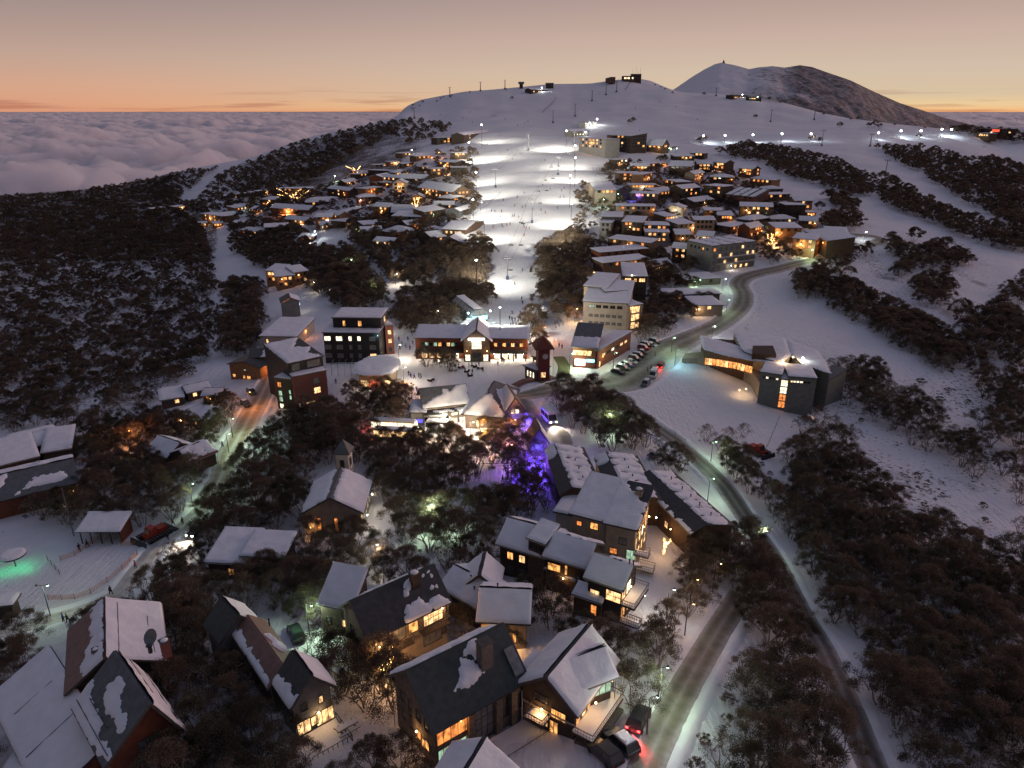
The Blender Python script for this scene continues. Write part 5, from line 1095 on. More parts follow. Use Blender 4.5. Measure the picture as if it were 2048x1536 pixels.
c_ = b.vol((927, 679), (979, 679), (974, 654), 7.8, roof='gable_y', rh=3.4, wall='timber', roofm='roof_grey', snow=1, over=.9); c_.win('F', .5, 4.4, 3.4, 3.0, 'pale', 4, 3); c_.win('F', .5, .1, 2.8, 3.2, 'glass', 2, 2); c_.win('F', .15, .3, 1.7, 2.3, 'pale', 2, 1); c_.win('F', .85, .3, 1.7, 2.3, 'pale', 2, 1)
MB().box(c_.L(c_.w * .5, -1.0, 8.2), 5.4, .2, .7, c_.ux, c_.uy).build('lit_sign', 'whitelit', b.root); c_.lamp('F', .35, 7.6, 'white', 260, out=1.2); c_.lamp('F', .12, 4.0, 'amber', 60, out=.8); c_.lamp('F', .9, 4.0, 'amber', 60, out=.8)

b = Bld('clock_tower', 'brown clock tower with pyramid hat roof and white round clock face', 'clock tower', GS, 'clock tower')
v = b.vol((1077, 697), (1100, 696), (1106, 686), 10.6, roof='hip', rh=3.0, wall='timber_red', roofm='timber_red', over=1.1, snow=0); v.win('F', .45, 1.2, 1.6, 1.8, 'warm', 2, 2)
k = MB(); c = v.L(v.w * .6, -.12, 8.0); k.tube(c, c - v.uy * .08, .85, .85, 20); q_ = k.build('clock_face', 'paint_white', b.root); h_ = MB(); n_ = -v.uy * .12
for a in range(12): t_ = a * math.pi / 6; d_ = v.ux * math.sin(t_) + Vector((0, 0, math.cos(t_))); h_.tube(c + n_ + d_ * .64, c + n_ + d_ * .78, .03, n=4)
h_.tube(c + n_, c + n_ + (v.ux * -.28 + Vector((0, 0, -.36))), .045, n=4).tube(c + n_, c + n_ + (v.ux * .12 + Vector((0, 0, .6))), .035, n=4); h_.build('clock_hands', 'metal_dark', q_)
b = Bld('kiosk', 'dark timber kiosk with three bright upright windows beside the clock tower', 'kiosk', GS, 'timber kiosk'); v = b.vol((1050, 731), (1073, 740), (1082, 727), 4.0, roof='flat', wall='timber_dark', snow=1)
for i in range(3): v.win('F', .25 + .25 * i, .9, .8, 2.0, 'pale')
v.wins('L', 3, 1, 1.2, 3, 1.0, 1.4, 1, ('dimgreen', 'pale')); w2 = b.vol((1066, 712), (1080, 716), (1086, 708), 6.0, roof='flat', wall='timber_dark', snow=1, foot=False); w2.wins('F', 2, 1, 3.6, 3, 1.0, 1.3, 1, ('pale',))
b = Bld('lift_station', 'curved glass chairlift bottom station glowing blue-white at the foot of the run', 'lift station', None, 'glass lift station')
p0 = G(940, 655); ux = Vector((.93, .10, 0)).normalized(); ux = (onplane(985, 650, p0.z) - p0); ux.z = 0; ux.normalize(); uy = Vector((-ux.y, ux.x, 0)); b.root.location = p0; b.placed = True
def arch(r, w, x0, y0, y1, z0, n_=10, th=.0):
    k = MB(); vs = []
    for y_ in (y0, y1):
        for i in range(n_ + 1):
            a = math.pi * i / n_; vs.append(p0 + ux * (x0 + w / 2 - math.cos(a) * w / 2) + uy * y_ + Vector((0, 0, z0 + math.sin(a) * r)))
    k.add(vs, [(i, i + 1, n_ + 2 + i, n_ + 1 + i) for i in range(n_)]); k.add(vs[:n_ + 1], [tuple(range(n_, -1, -1))]); return k
arch(4.2, 8.0, 0, 0, 24, 2.6).build('shell', 'glass_pale', b.root, smooth=False); MB().box(p0 + ux * 4 - uy * .1 + Vector((0, 0, 3.4)), 6.2, .1, 1.6, ux, uy).build('front_panel', 'cyanlit', b.root)
for i in range(6): arch(4.3, 8.2, -.1, i * 4.5 + .4, i * 4.5 + .9, 2.6).build('rib', 'metal', b.root)
snow_on([p0 + ux * 2 + uy * .5 + Vector((0, 0, 6.75)), p0 + ux * 5.6 + uy * .5 + Vector((0, 0, 6.75)), p0 + ux * 5.6 + uy * 23 + Vector((0, 0, 6.75)), p0 + ux * 2 + uy * 23 + Vector((0, 0, 6.75))], 1, b.root, .3)
for x_, y_ in ((.6, 2), (7.4, 2), (.6, 12), (7.4, 12), (.6, 22), (7.4, 22)): MB().box(p0 + ux * x_ + uy * y_ + Vector((0, 0, 1)), .6, .6, 4, ux, uy).build('pillar', 'render_grey', b.root)
for x_ in (-.6, 8.4):
    q_ = MB().ball(p0 + ux * x_ + Vector((0, 0, 5.8)), .25).build('floodlight', 'bulb_white', b.root); lamp_light(b.root, p0 + ux * x_ - uy * .6 + Vector((0, 0, 5.6)), LC['cyan'], 650)
FOOT.append(([tuple((p0 + ux * x + uy * y).xy) for x, y in ((-1, -1), (9, -1), (9, 25), (-1, 25))], 1)); LANDMARKS.append(('glass lift station', p0.x, p0.y))
v = b.vol((923, 648), (945, 650), (948, 640), 4.4, roof='flat', wall='timber', snow=1); v.lamp('F', .4, 4.2, 'white', 250); v.win('F', .5, 1, 2.4, 2.2, 'amber', 3, 1)

# dark apartments
b = Bld('apartment_building', 'dark clad and brick apartment block with sloping snow roof beside the slushy road', 'apartment block', GS, 'brick-fronted apartments')
v = b.vol((576, 727), (645, 712), (650, 672), 13.6, roof='shed_f', rh=1.2, wall='black_clad', roofm='roof_dark', snow=[[[(.02, 0), (.97, 0), (.75, .25), (.98, .45), (.6, .6), (.98, .97), (.02, .97)]]], over=.3)
v.win('F', .2, 11.0, 2.4, 2.1, 'glass_pale', 2, 1); v.win('F', .72, 11.0, 4.0, 2.1, 'glass_pale', 4, 1); v.wins('R', 4, 4, 1.0, 3.1, 1.6, 1.9, .12, off='glass_pale'); [v.balcony('R', .05, .95, 2.2 + 3.1 * i, 1.2, 'render_tan', True, 'metal') for i in range(3)]
f_ = b.vol((585, 754), (652, 741), (654, 734), 10.2, roof='flat', wall='brick', snow=1, over=.15); f_.win('F', .68, 6.8, 1.9, 1.9, 'glass_pale', 1, 1); f_.win('F', .68, 3.9, 2.0, 1.9, 'warm', 1, 1); f_.win('F', .8, 1.4, 1.8, 1.5, 'glass', 1, 1); f_.win('F', .45, .2, 2.6, 1.7, 'warm', 3, 1); f_.win('F', .12, .2, .8, 1.7, 'pale')
x = b.vol((549, 755), (582, 759), (582, 722), 9.6, roof='flat', wall='black_clad', snow=1, over=.2); [x.win('F', .25, z_, 1.3, 1.6, c__, 1, 1) for z_, c__ in ((6.8, 'orange'), (4.2, 'dimgreen'), (2.4, 'dimgreen'), (.2, 'pale'))]; [x.win('F', .85, z_, .8, 1.3, 'dimgreen') for z_ in (5.0, 3.4)]
b = Bld('apartment_building', 'larger black apartment block with set-back top floor and four bright upper windows', 'apartment block', GS, 'black apartments')
v = b.vol((646, 665), (757, 666), (784, 649), 10.8, roof='flat', wall='black_clad', roofm='roof_dark', snow=1, over=.3)
for i, x_ in enumerate((.07, .28, .48, .64, .88)):
    for j in range(3): v.win('F', x_, 7.9 - 3.0 * j, 2.2 if i in (0, 1, 4) else 1.2, 1.7, ('pale' if i < 4 and j == 0 else ('warm' if (i, j) in ((4, 2),) else 'glass_pale')), 1 + (i in (0, 1)), 1, 'trim')
v.wins('R', 4, 3, 1.6, 3.0, 1.1, 2.0, .2, ('warm',), off='glass_pale'); v.lamp('F', .985, 10.0, 'cyan', 60)
t_ = b.vol((665, 635), (761, 636), (770, 618), 14.6, roof='flat', wall='black_clad', roofm='roof_dark', snow=1, over=.3); t_.win('F', .23, 11.6, 1.0, 2.0, 'amber'); t_.win('F', .56, 11.6, 1.3, 2.0, 'amber'); t_.win('R', .5, 11.6, 2.4, 2.0, 'warm', 2, 1)
x = b.vol((770, 652), (786, 650), (788, 640), 10.4, roof='flat', wall='brick', snow=1, over=.1); x.wins('F', 1, 3, 1, 3.1, 1.3, 1.6, .6)
P_, z_ = b.block([(716, 741), (722, 747), (738, 750), (760, 750), (780, 745), (792, 736), (794, 722), (780, 712), (740, 716), (716, 730)], 4.2, 'render_tan', roofm='render_tan', snow=1, over=.9)
for i in range(0, 5):
    a, c = P_[i % len(P_)], P_[(i + 1) % len(P_)]
q_ = MB(); cc = onplane(757, 752, z_)
for px, col, mt_ in ((733, 'pale', 'warm'), (748, 'orange', 'redlit'), (776, 'pale', 'warm')):
    p = onplane(px, 753, z_) - Vector((0, .9, 2.0)); MB().box(p, 3.2, .15, 2.0).build('shop_window', mt_, b.root); lamp_light(b.root, p - Vector((0, 1.2, -.3)), LC[col], 170)
# glass entrance canopy
p = G(690, 755); q_ = MB(); a = G(664, 752); c_ = G(716, 752)
for i in range(5): s_ = a.lerp(c_, i / 4); q_.tube(s_, s_ + Vector((0, 0, 4.2)), .07, n=4); q_.tube(s_ + Vector((0, 0, 4.2)), s_ + Vector((0, 4, 4.2)), .06, n=4)
q_.tube(a + Vector((0, 0, 4.2)), c_ + Vector((0, 0, 4.2)), .08); q_.build('canopy_frame', 'metal', b.root); lamp_light(b.root, G(700, 752, 2.4), LC['warm'], 120)

b = Bld('lodge', 'cream rendered lodge with broad white roof behind the dark apartments', 'lodge', GS, 'cream lodge'); v = b.vol((521, 672), (592, 673), (612, 641), 6.0, roof='shed_f', rh=.8, wall='render_cream', snow=1, over=.6); v.win('F', .18, 3.4, .9, 1.5, 'warm'); v.win('F', .38, 3.4, .6, .7, 'amber'); v.win('F', .18, 1.0, .9, 1.2, 'amber'); v.lamp('R', .5, 5.0, 'orange', 170)
b = Bld('lodge', 'tan boarded lodge, dark roof, glowing orange on its road side', 'lodge', GS, 'orange-lit lodge')
v = b.vol((458, 727), (519, 735), (552, 712), 5.6, roof='gable_y', rh=1.4, wall='timber_orange', roofm='roof_dark', snow=0, over=.5); v.win('F', .12, 1.0, 1.2, 1.2, 'amber', 2, 1); v.win('F', .45, 1.0, .9, 1.2, 'amber'); v.win('F', .6, 1.0, 1.6, 1.2, 'amber', 2, 1); v.win('F', .5, 3.8, 1.0, .5, 'dimgreen'); v.win('R', .5, 1, 1.2, 2, 'warm'); v.lamp('R', .35, 4.6, 'orange', 420, out=1.2); v.lamp('F', .4, .2, 'white', 60); v.lamp('R', .9, 4.9, 'orange', 380, out=1.2)
w2 = b.vol((500, 715), (545, 712), (555, 700), 6.2, roof='shed_f', rh=.8, wall='timber_orange', roofm='roof_dark', snow=[[[(.5, 0), (1, 0), (1, 1), (.6, .9)]]])
for i, (A, B_, d_, rf, lb, lt) in enumerate([((322, 800), (366, 793), 6, 'shed_f', 'small cabin with one white roof at the forest edge', 0), ((375, 785), (420, 775), 6, 'gable_x', 'cabin with dark roof stepping up from the forest edge', 0), ((345, 828), (385, 838), 7, 'gable_y', 'cabin whose snow roof is split by a dark gap', 1), ((385, 838), (412, 842), 6, 'shed_f', 'little lean-to cabin above the bushy tree', 0), ((405, 790), (440, 790), 5, 'gable_x', 'low hut with bright doorway beside the orange-lit lodge', 1)]):
    v = lodge(lb, A, B_, d_, 3.2, rf, 1.0, 'timber', 2, 1, .3 if not lt else 1, cat='cabin', group='cabins at the forest edge', name='cabin', lamp=(.5, 'amber', 60) if lt else None, mark='cabins at the forest edge' if i == 0 else None)
b = Bld('lodge', 'grey weathered lodge with orange strip light under its eave, above the cream lodge', 'lodge', GS, 'grey weathered lodge'); v = b.vol((563, 604), (598, 601), (628, 590), 7.4, roof='gable_y', rh=1.6, wall='render_grey', roofm='roof_dark', snow=[0, 1]); MB().tube(v.L(.2, -.5, 7.3), v.L(v.w * .5, -.5, 8.8), .07, n=4).build('strip_light', 'orange', b.root); v.lamp('R', .7, 4.5, 'pale', 150)

# centre right
b = Bld('lodge', 'slate-roofed lodge with snow on its lower roof, glowing shop front and two bright screens', 'lodge', GS, 'slate-roofed lodge')
v = b.vol((1147, 692), (1192, 695), (1214, 668), 7.2, roof='shed_f', rh=3.0, wall='timber_red', roofm='roof_grey', over=.8, snow=[[[(0, -.1), (1, -.1), (1, .42), (0, .40)]]]); v.win('F', .4, 4.2, 6.0, 1.8, 'warm', 5, 1); v.wins('R', 3, 2, 1.5, 3.0, 1.2, 1.4, .2)
MB().box(v.L(v.w * .32, -.3, 2.0), 3.2, .2, 2.0, v.ux, v.uy).build('screen', 'whitelit', b.root); MB().box(v.L(v.w * .78, -.3, 2.7), 2.6, .2, 1.0, v.ux, v.uy).build('screen', 'cyanlit', b.root); lamp_light(b.root, v.L(v.w * .35, -1.6, 1.6), LC['white'], 240); v.lamp('F', .05, 5.6, 'warm', 160, out=1)
w2 = b.vol((1196, 706), (1262, 668), (1246, 655), 5.4, roof='shed_b', rh=.9, wall='timber_red', roofm='roof_grey', snow=1, over=.5); w2.wins('F', 6, 1, 3.2, 3, 2.2, 1.1, .35, nx=2); w2.lamp('F', .12, 3.4, 'orange', 60); w2.win('F', .06, .3, 1.2, 2.0, 'warm')
b = Bld('apartment_building', 'pale concrete hostel with stepped snow roofs and bright glazed stair tower', 'apartment block', GS, 'stepped-roof hostel')
v = b.vol((1168, 602), (1256, 607), (1262, 575), 10.0, roof='shed_f', rh=2.4, wall='render_cream', roofm='roof_grey', over=.6, snow=1); v.wins('F', 6, 2, 1.2, 2.9, 1.6, 1.1, .05, off='glass_pale', nx=2); v.wins('F', 5, 1, 7.6, 3, 2.0, 1.2, .1, ('dimgreen',), off='glass', nx=2)
v = b.vol((1168, 572), (1214, 576), (1222, 555), 12.4, roof='shed_f', rh=1.4, wall='render_cream', snow=1, over=.5, foot=False); v = b.vol((1212, 583), (1257, 580), (1262, 556), 12.0, roof='shed_f', rh=1.0, wall='render_cream', snow=1, over=.5, foot=False)
v = b.vol((1261, 612), (1286, 608), (1294, 596), 10.0, roof='flat', wall='render_tan', snow=1, over=.3); [v.win('F', .42, 1.0 + 3.0 * i, 4.0, 2.6, 'warm', 2, 2) for i in range(3)]; v.win('R', .5, 4, 1.6, 2.0, 'amber'); v.lamp('F', .1, 9.4, 'amber', 200)
v = b.vol((1247, 552), (1294, 553), (1294, 533), 12.0, roof='shed_f', rh=1.2, wall='timber_dark', snow=1, over=.4); v.win('F', .2, 9.6, 2.6, 1.6, 'warm', 2, 1); v.win('F', .52, 9.6, 1.2, 1.5, 'amber'); v.win('F', .8, 9.6, 2.6, 1.6, 'warm', 2, 1); v.wins('F', 4, 2, 3.2, 2.9, 1.1, 1.3, .3); v.lamp('F', .35, 12.6, 'pale', 60, out=1)
b = Bld('apartment_building', 'large grey apartment block with four snow strips on its flat roof', 'apartment block', GS, 'grey apartments')
v = b.vol((1425, 492), (1514, 482), (1468, 471), 13.0, roof='flat', wall='render_grey', roofm='roof_dark', over=.3, snow=[[[((i + .04) / 4, .02), ((i + .84) / 4, .02), ((i + .84) / 4, .98), ((i + .04) / 4, .98)] for i in range(4)]])
for r__ in range(4):
    for c__ in range(8): v.win('F', .06 + .125 * c__, .8 + 3.1 * r__, 1.7, 1.7, ('warm' if (r__, c__) in ((2, 1), (2, 3), (1, 2), (1, 4), (2, 6), (2, 7), (0, 4), (0, 5), (0, 6), (3, 5)) else ('orange' if r__ == 3 and c__ == 0 else 'glass_pale')), 1, 1)
for z_ in (3.6, 6.7): v.balcony('F', .1, .98, z_, 1.3, 'trim_light', True, 'metal', slats=False)
v.wins('L', 5, 1, 10.2, 3, 1.2, 1.3, .5); v.lamp('F', .42, 2.5, 'pale', 160, out=1.4)

# the big curved building on the right
b = Bld('community_centre', 'big curved building on the slope, fan-shaped snow roof, tan retaining wall and grey cubic towers', 'building', None, 'big curved building')
z0 = G(1628, 828).z; zr = z0 + 10.8
def pl(pts, z): return [onplane(x, y, z) for x, y in pts]
def slab(pts, z, th, wall, roofm='roof_grey', snow=True, name='wall', base=12):
    P_ = pl(pts, z); ar = sum(P_[i].x * P_[(i + 1) % len(P_)].y - P_[(i + 1) % len(P_)].x * P_[i].y for i in range(len(P_)))
    if ar < 0: P_.reverse()
    if not b.placed: b.root.location = P_[0] - Vector((0, 0, 11)); b.placed = True; LANDMARKS.append(('big curved building', P_[0].x, P_[0].y))
    FOOT.append(([tuple(p.xy) for p in P_], .5))
    if wall: MB().prism([(p.x, p.y) for p in P_], z - th - base, z - .01).build(name, wall, b.root)
    if roofm: MB().prism([(p.x, p.y) for p in P_], z, z + .3).build('roof', roofm, b.root)
    if snow: snow_poly(P_, z + .3, b.root, .3)
    return P_
slab([(1468, 664), (1510, 669), (1568, 678), (1580, 712), (1560, 726), (1500, 708), (1486, 702)], zr + 1.5, 5, 'render_tan')
slab([(1575, 683), (1632, 702), (1648, 724), (1659, 748), (1605, 728), (1585, 712)], zr + 1.2, 8, 'slate_clad')
slab([(1402, 673), (1470, 692), (1520, 712), (1561, 720), (1540, 726), (1500, 722), (1450, 712), (1408, 700)], zr + .6, 4, None)
slab([(1410, 700), (1450, 711), (1500, 721), (1545, 726), (1540, 700), (1470, 680), (1404, 676)], zr - .4, 3, 'timber', roofm=None, snow=False)
# glowing terrace front
P1 = pl([(1410, 712), (1440, 716), (1475, 722), (1505, 730)], zr - .6)
for i in range(3):
    a, c = P1[i], P1[i + 1]
    for j in range(4):
        m_ = a.lerp(c, (j + .5) / 4); dd = (c - a).normalized(); MB().box(m_ - Vector((0, .4, 1.6)), (c - a).length / 4 * .86, .1, 2.2, dd, Vector((-dd.y, dd.x, 0))).build('window', ('amber', 'warm', 'orange', 'amber')[j], b.root)
    lamp_light(b.root, a.lerp(c, .5) - Vector((0, 1.6, .6)), LC['amber'], 130)
r_ = MB(); pr = None
for i in range(22):
    p = P1[0].lerp(P1[1], i / 7) if i < 7 else (P1[1].lerp(P1[2], (i - 7) / 7) if i < 14 else P1[2].lerp(P1[3], (i - 14) / 7)); p = p - Vector((0, 3, 3.0)); r_.tube(p, p + Vector((0, 0, 1.1)), .04, n=4)
    if pr is not None: r_.tube(pr + Vector((0, 0, 1.1)), p + Vector((0, 0, 1.1)), .05, n=4)
    pr = p
r_.build('railing', 'metal_dark', b.root)
slab([(1364, 719), (1395, 718), (1440, 722), (1480, 732), (1505, 745), (1521, 770), (1540, 750), (1500, 722), (1420, 704), (1370, 708)], zr - 3.4, 1, 'render_tan', roofm='render_tan', snow=False, name='retaining_wall')
slab([(1521, 744), (1563, 749), (1580, 735), (1540, 728)], zr - 1.0, 8, 'slate_clad')
v = b.vol((1578, 753), (1634, 757), (1628, 733), 11.2, roof='flat', wall='slate_clad', snow=1, over=.15, base=5); v.wins('F', 6, 1, 9.4, 3, .9, .7, .8, ('pale', 'warm'), x0=.02, x1=.8)
v = b.vol((1522, 744), (1563, 750), (1562, 728), 10.0, roof='flat', wall='slate_clad', snow=1, over=.15, base=5); v.wins('F', 5, 1, 8.2, 3, .9, .7, .4, ('pale',)); v.wins('F', 1, 1, 4.8, 3, 5.0, 1.4, 0, nx=6)
v = b.vol((1562, 758), (1579, 760), (1582, 744), 9.6, roof='flat', wall='render_grey', snow=1, over=.1, base=5); [v.win('F', .5, .6 + 2.25 * i, v.w * .9, 2.1, m_, 2, 2) for i, m_ in enumerate(('orange', 'orange', 'pale', 'pale'))]
v = b.vol((1630, 752), (1657, 760), (1655, 735), 8.4, roof='shed_f', rh=1.2, wall='slate_clad', snow=0, over=.2, base=5); v.win('F', .3, 4.6, 1.0, .9, 'warm'); v.win('F', .7, 4.6, 1.0, .9, 'warm'); MB().box(v.L(v.w * .5, -.12, 7.6), v.w * .95, .12, 1.1, v.ux, v.uy).build('lit_band', 'warm', b.root); v.win('F', .35, .2, 2.4, 1.8, 'cyanlit', 2, 1); v.lamp('F', .15, 2.6, 'warm', 240, out=.8)
MB().prism([(p.x, p.y) for p in pl([(1505, 697), (1545, 697), (1552, 715), (1504, 712)][::-1], zr + 2.2)], zr + .8, zr + 3.2).build('roof_lantern', 'timber_dark', b.root)
for px, py, c_ in ((1566, 721, 'warm'), (1586, 714, 'warm'), (1606, 716, 'white')):
    p = onplane(px, py, zr + 2.6); MB().ball(p, .22).build('wall_spill_lamp', BULB[c_], b.root); lamp_light(b.root, p - Vector((0, .5, .2)), LC[c_], 420)
for px, py in ((1479, 772), (1492, 770)): p = G(px, py + 8, 2.0); MB().ball(p, .15).build('wall_spill_lamp', 'bulb_warm', b.root); lamp_light(b.root, p - Vector((0, .5, 0)), LC['warm'], 160)
# ------------------------------------------------------------------ lodges up the hill, left of the run
UL = [
 ('flat-roofed dark lodge on the skyline left of the floodlit run', (874, 276), (912, 275), 12, 7, 'flat', 0, 'timber_dark', 4, 2, .3, None),
 ('long dark lodge with glowing gable at the top left of the run', (928, 270), (985, 263), 14, 8, 'gable_x', 2, 'timber_dark', 5, 2, .35, (.55, 'warm', 450)),
 ('three-level dark lodge with white flat roof under the top left floodlight', (900, 306), (933, 306), 10, 7, 'flat', 0, 'timber_dark', 4, 1, .9, (.5, 'amber', 450)),
 ('narrow dark lodge squeezed under the white flat-roofed one', (901, 322), (930, 322), 8, 5, 'flat', 0, 'timber_dark', 3, 1, .3, None),
 ('squat lodge below two others, plain white roof', (901, 335), (932, 335), 9, 7, 'flat', 0, 'timber_dark', 3, 1, .0, None),
 ('square lodge with a lit outside stair on its right wall', (861, 338), (894, 337), 10, 8, 'flat', 0, 'timber', 3, 2, .6, (.98, 'amber', 525)),
 ('wide lodge with balconies and pale gable wall in the upper left village', (785, 366), (812, 366), 13, 9, 'gable_y', 2.4, 'render_cream', 3, 3, .5, (.5, 'amber', 570)),
 ('chalet with broad white roof and chimney, below the balconied lodge', (836, 374), (905, 384), 16, 8, 'gable_x', 4, 'timber', 8, 2, .75, (.3, 'amber', 630)),
 ('small chalet with gabled porch above the fairy-light tree', (822, 394), (848, 394), 9, 5, 'gable_y', 2, 'timber', 3, 1, .9, (.5, 'amber', 525)),
 ('dark chalet behind the balconied lodge, half its roof white', (795, 356), (852, 358), 12, 5, 'gable_x', 3, 'timber_dark', 5, 1, .4, None),
 ('long lodge wrapped in amber lights at the left end of the village', (560, 378), (634, 376), 12, 6, 'flat', 0, 'timber_dark', 8, 1, .8, (.5, 'amber', 675)),
 ('broad hipped white roof below the amber-lit lodge', (612, 405), (686, 402), 14, 4.5, 'hip', 3, 'timber_dark', 4, 1, .25, None),
 ('long mono-pitch roof running up to the right, dark wall', (685, 428), (742, 412), 9, 4, 'shed_b', .6, 'timber_dark', 4, 1, .25, None),
 ('mono-pitched lodge in the dark trees on the left slope', (529, 455), (576, 453), 11, 6, 'shed_f', .8, 'timber_dark', 3, 1, .0, None),
 ('low lodge with three amber windows at the snowy clearing', (597, 474), (626, 474), 9, 5, 'shed_f', .6, 'timber_dark', 3, 1, 1, (.9, 'white', 300)),
 ('white roof uppermost of the four-roof cluster', (728, 450), (774, 446), 9, 5, 'shed_f', 1, 'timber', 4, 1, .2, None),
 ('chalet with dark ridge in the four-roof cluster', (723, 463), (764, 461), 10, 4.5, 'gable_x', 2, 'timber_dark', 3, 1, .2, None),
 ('snow-hipped chalet, right one of the four-roof cluster', (765, 462), (810, 468), 13, 5.5, 'hip', 3, 'timber_dark', 4, 1, .5, (.95, 'orange', 225)),
 ('lowest of the four-roof cluster, small with lit windows', (747, 481), (785, 484), 9, 4.5, 'gable_x', 1.5, 'timber', 4, 1, .8, (.3, 'white', 180)),
 ('steep-roofed chalet left of the fairy-light tree', (783, 424), (826, 424), 12, 5, 'gable_x', 4, 'timber_dark', 4, 1, .2, None),
 ('long low green-grey building under a curved snowy roof', (784, 432), (846, 434), 12, 7, 'shed_f', 1.5, 'render_grey', 6, 1, .1, None),
 ('taller grey block beside the curved snowy roof', (848, 424), (890, 418), 10, 7, 'shed_f', 1.5, 'timber', 5, 1, .2, (.4, 'green', 225)),
 ('low lodge with a glaring warm entrance near the top of the village', (779, 324), (802, 323), 9, 4, 'flat', 0, 'timber_orange', 4, 1, 1, (.5, 'warm', 630)),
 ('flat white roof next to the glaring warm entrance', (804, 328), (834, 327), 8, 4, 'shed_f', .5, 'timber', 4, 1, .5, None),
 ('low lodge tucked left of the glaring entrance', (747, 330), (776, 329), 9, 4, 'flat', 0, 'render_grey', 3, 1, .5, (.9, 'green', 240)),
 ('small lodge under the skyline lodges with curved drive', (832, 313), (864, 311), 9, 5, 'shed_f', .8, 'timber', 3, 1, .7, (.95, 'orange', 390)),
 ('topmost small lodge of the left village row', (804, 307), (836, 304), 8, 4, 'flat', 0, 'timber', 3, 1, .5, (.4, 'amber', 240)),
 ('low twin-roof lodge among bushes', (736, 340), (781, 342), 8, 4, 'flat', 0, 'timber_dark', 4, 1, .2, None),
 ('low lodge lit orange among bushes', (700, 342), (730, 344), 8, 4.5, 'flat', 0, 'timber_dark', 3, 1, .8, (.5, 'orange', 450)),
 ('lodge with a row of lights on its eave, middle of the upper left village', (731, 378), (765, 374), 9, 7, 'flat', 0, 'timber_orange', 3, 2, .8, (.3, 'orange', 525)),
 ('lodge with curved snow roof beside the eave lights', (744, 364), (783, 366), 9, 4.5, 'gable_x', 2, 'timber', 3, 1, .3, (.8, 'orange', 330)),
 ('first low flat roof in the line at the far left', (447, 392), (480, 391), 9, 4, 'flat', 0, 'timber_dark', 3, 1, .1, None),
 ('second low flat roof in the line at the far left', (474, 388), (505, 387), 9, 4, 'flat', 0, 'timber_dark', 3, 1, .1, None),
 ('lodge with glowing glass front in the line at the far left', (498, 386), (522, 385), 9, 4.5, 'flat', 0, 'timber', 3, 1, 1, (.5, 'amber', 390)),
 ('end lodge of the line at the far left with amber panes', (520, 383), (540, 381), 9, 4.5, 'flat', 0, 'timber', 2, 1, 1, (.5, 'amber', 270)),
 ('isolated long lodge in the dark forest at the left', (305, 418), (352, 413), 9, 4, 'flat', 0, 'timber_dark', 4, 1, .5, (.9, 'warm', 300)),
 ('small lodge with pale end wall near the isolated long lodge', (352, 414), (374, 411), 8, 4, 'flat', 0, 'render_cream', 2, 1, 1, (.5, 'warm', 300)),
 ('lodge bathed in orange light by the terrace steps', (541, 415), (617, 420), 12, 6, 'gable_x', 2.5, 'timber', 6, 1, .5, (.45, 'orange', 5400)),
 ('small hut with amber windows above the left ski path', (426, 447), (445, 446), 8, 4, 'gable_x', 1, 'timber', 3, 1, 1, (.5, 'orange', 135)),
 ('hut on the dark slope with two lights', (398, 447), (414, 446), 7, 4, 'gable_x', 1, 'timber', 2, 1, 1, (.5, 'warm', 135)),
 ('low white roof half hidden near the green street lamp', (450, 430), (500, 424), 10, 3.5, 'shed_f', .8, 'timber_dark', 3, 1, .1, None),
 ('dark roof with a lit gable beside the big dark-roofed lodge', (865, 476), (905, 470), 12, 6, 'gable_x', 2.5, 'timber_dark', 4, 1, .3, None),
]
for i, (lb, A, B_, d_, h_, rf, rh_, wl_, c__, r__, lt, lp) in enumerate(UL):
    lodge(lb, A, B_, d_, h_, rf, rh_, wl_, c__, r__, lt, lamp=lp, mark=('upper left lodges' if i % 9 == 6 else None), side='R' if i % 2 else None, over=.6, ww=1.6 + max(0, (430 - A[1])) / 130, wh=1.5 + max(0, (430 - A[1])) / 400)
b = Bld('lodge', 'big steep dark-roofed lodge with two pairs of lit gable windows left of the run', 'lodge', 'lodges of the upper village', 'steep dark-roofed lodge')
v = b.vol((872, 486), (930, 488), (968, 462), 5.5, roof='gable_y', rh=3.6, wall='timber_dark', roofm='roof_dark', over=.9, snow=[0, 1]); v.wins('F', 4, 1, 3.2, 3, 1.5, 1.6, .9, ('warm',)); v.lamp('R', .5, 4, 'warm', 200)
w2 = b.vol((884, 458), (930, 460), (950, 442), 8, roof='gable_x', rh=2, wall='timber', snow=1, over=.7); w2.wins('F', 4, 1, 5.6, 3, 1.4, 1.5, .9, ('warm',))
b = Bld('lodge', 'lodge with stacked snow-roofed units and amber bay windows on the left slope', 'lodge', 'lodges of the upper village', 'stacked snow-roofed units')
for A, B_, d_, h_ in (((531, 541), (560, 543), 9, 9), ((552, 553), (588, 550), 9, 7.5), ((588, 545), (615, 541), 8, 7)):
    v = b.vol(A, B_, None, h_, d_, 'shed_f', 1.4, .5, 'timber_orange', 'roof_grey', .6, 1); v.wins('F', 3, 2, h_ - 5, 2.8, 1.5, 1.6, .6, ('amber', 'warm')); v.lamp('F', .3, h_ - 1.5, 'amber', 120)
b = Bld('lift_station', 'grey tunnel-shaped upper lift shed beside the left edge of the run', 'lift station', None, 'tunnel-shaped lift shed'); v = b.vol((918, 424), (950, 414), (955, 404), 4, roof='gable_x', rh=2, wall='metal', roofm='metal', snow=[[[(.1, .1), (.9, .1), (.9, .9), (.1, .9)]], 1], over=.3)
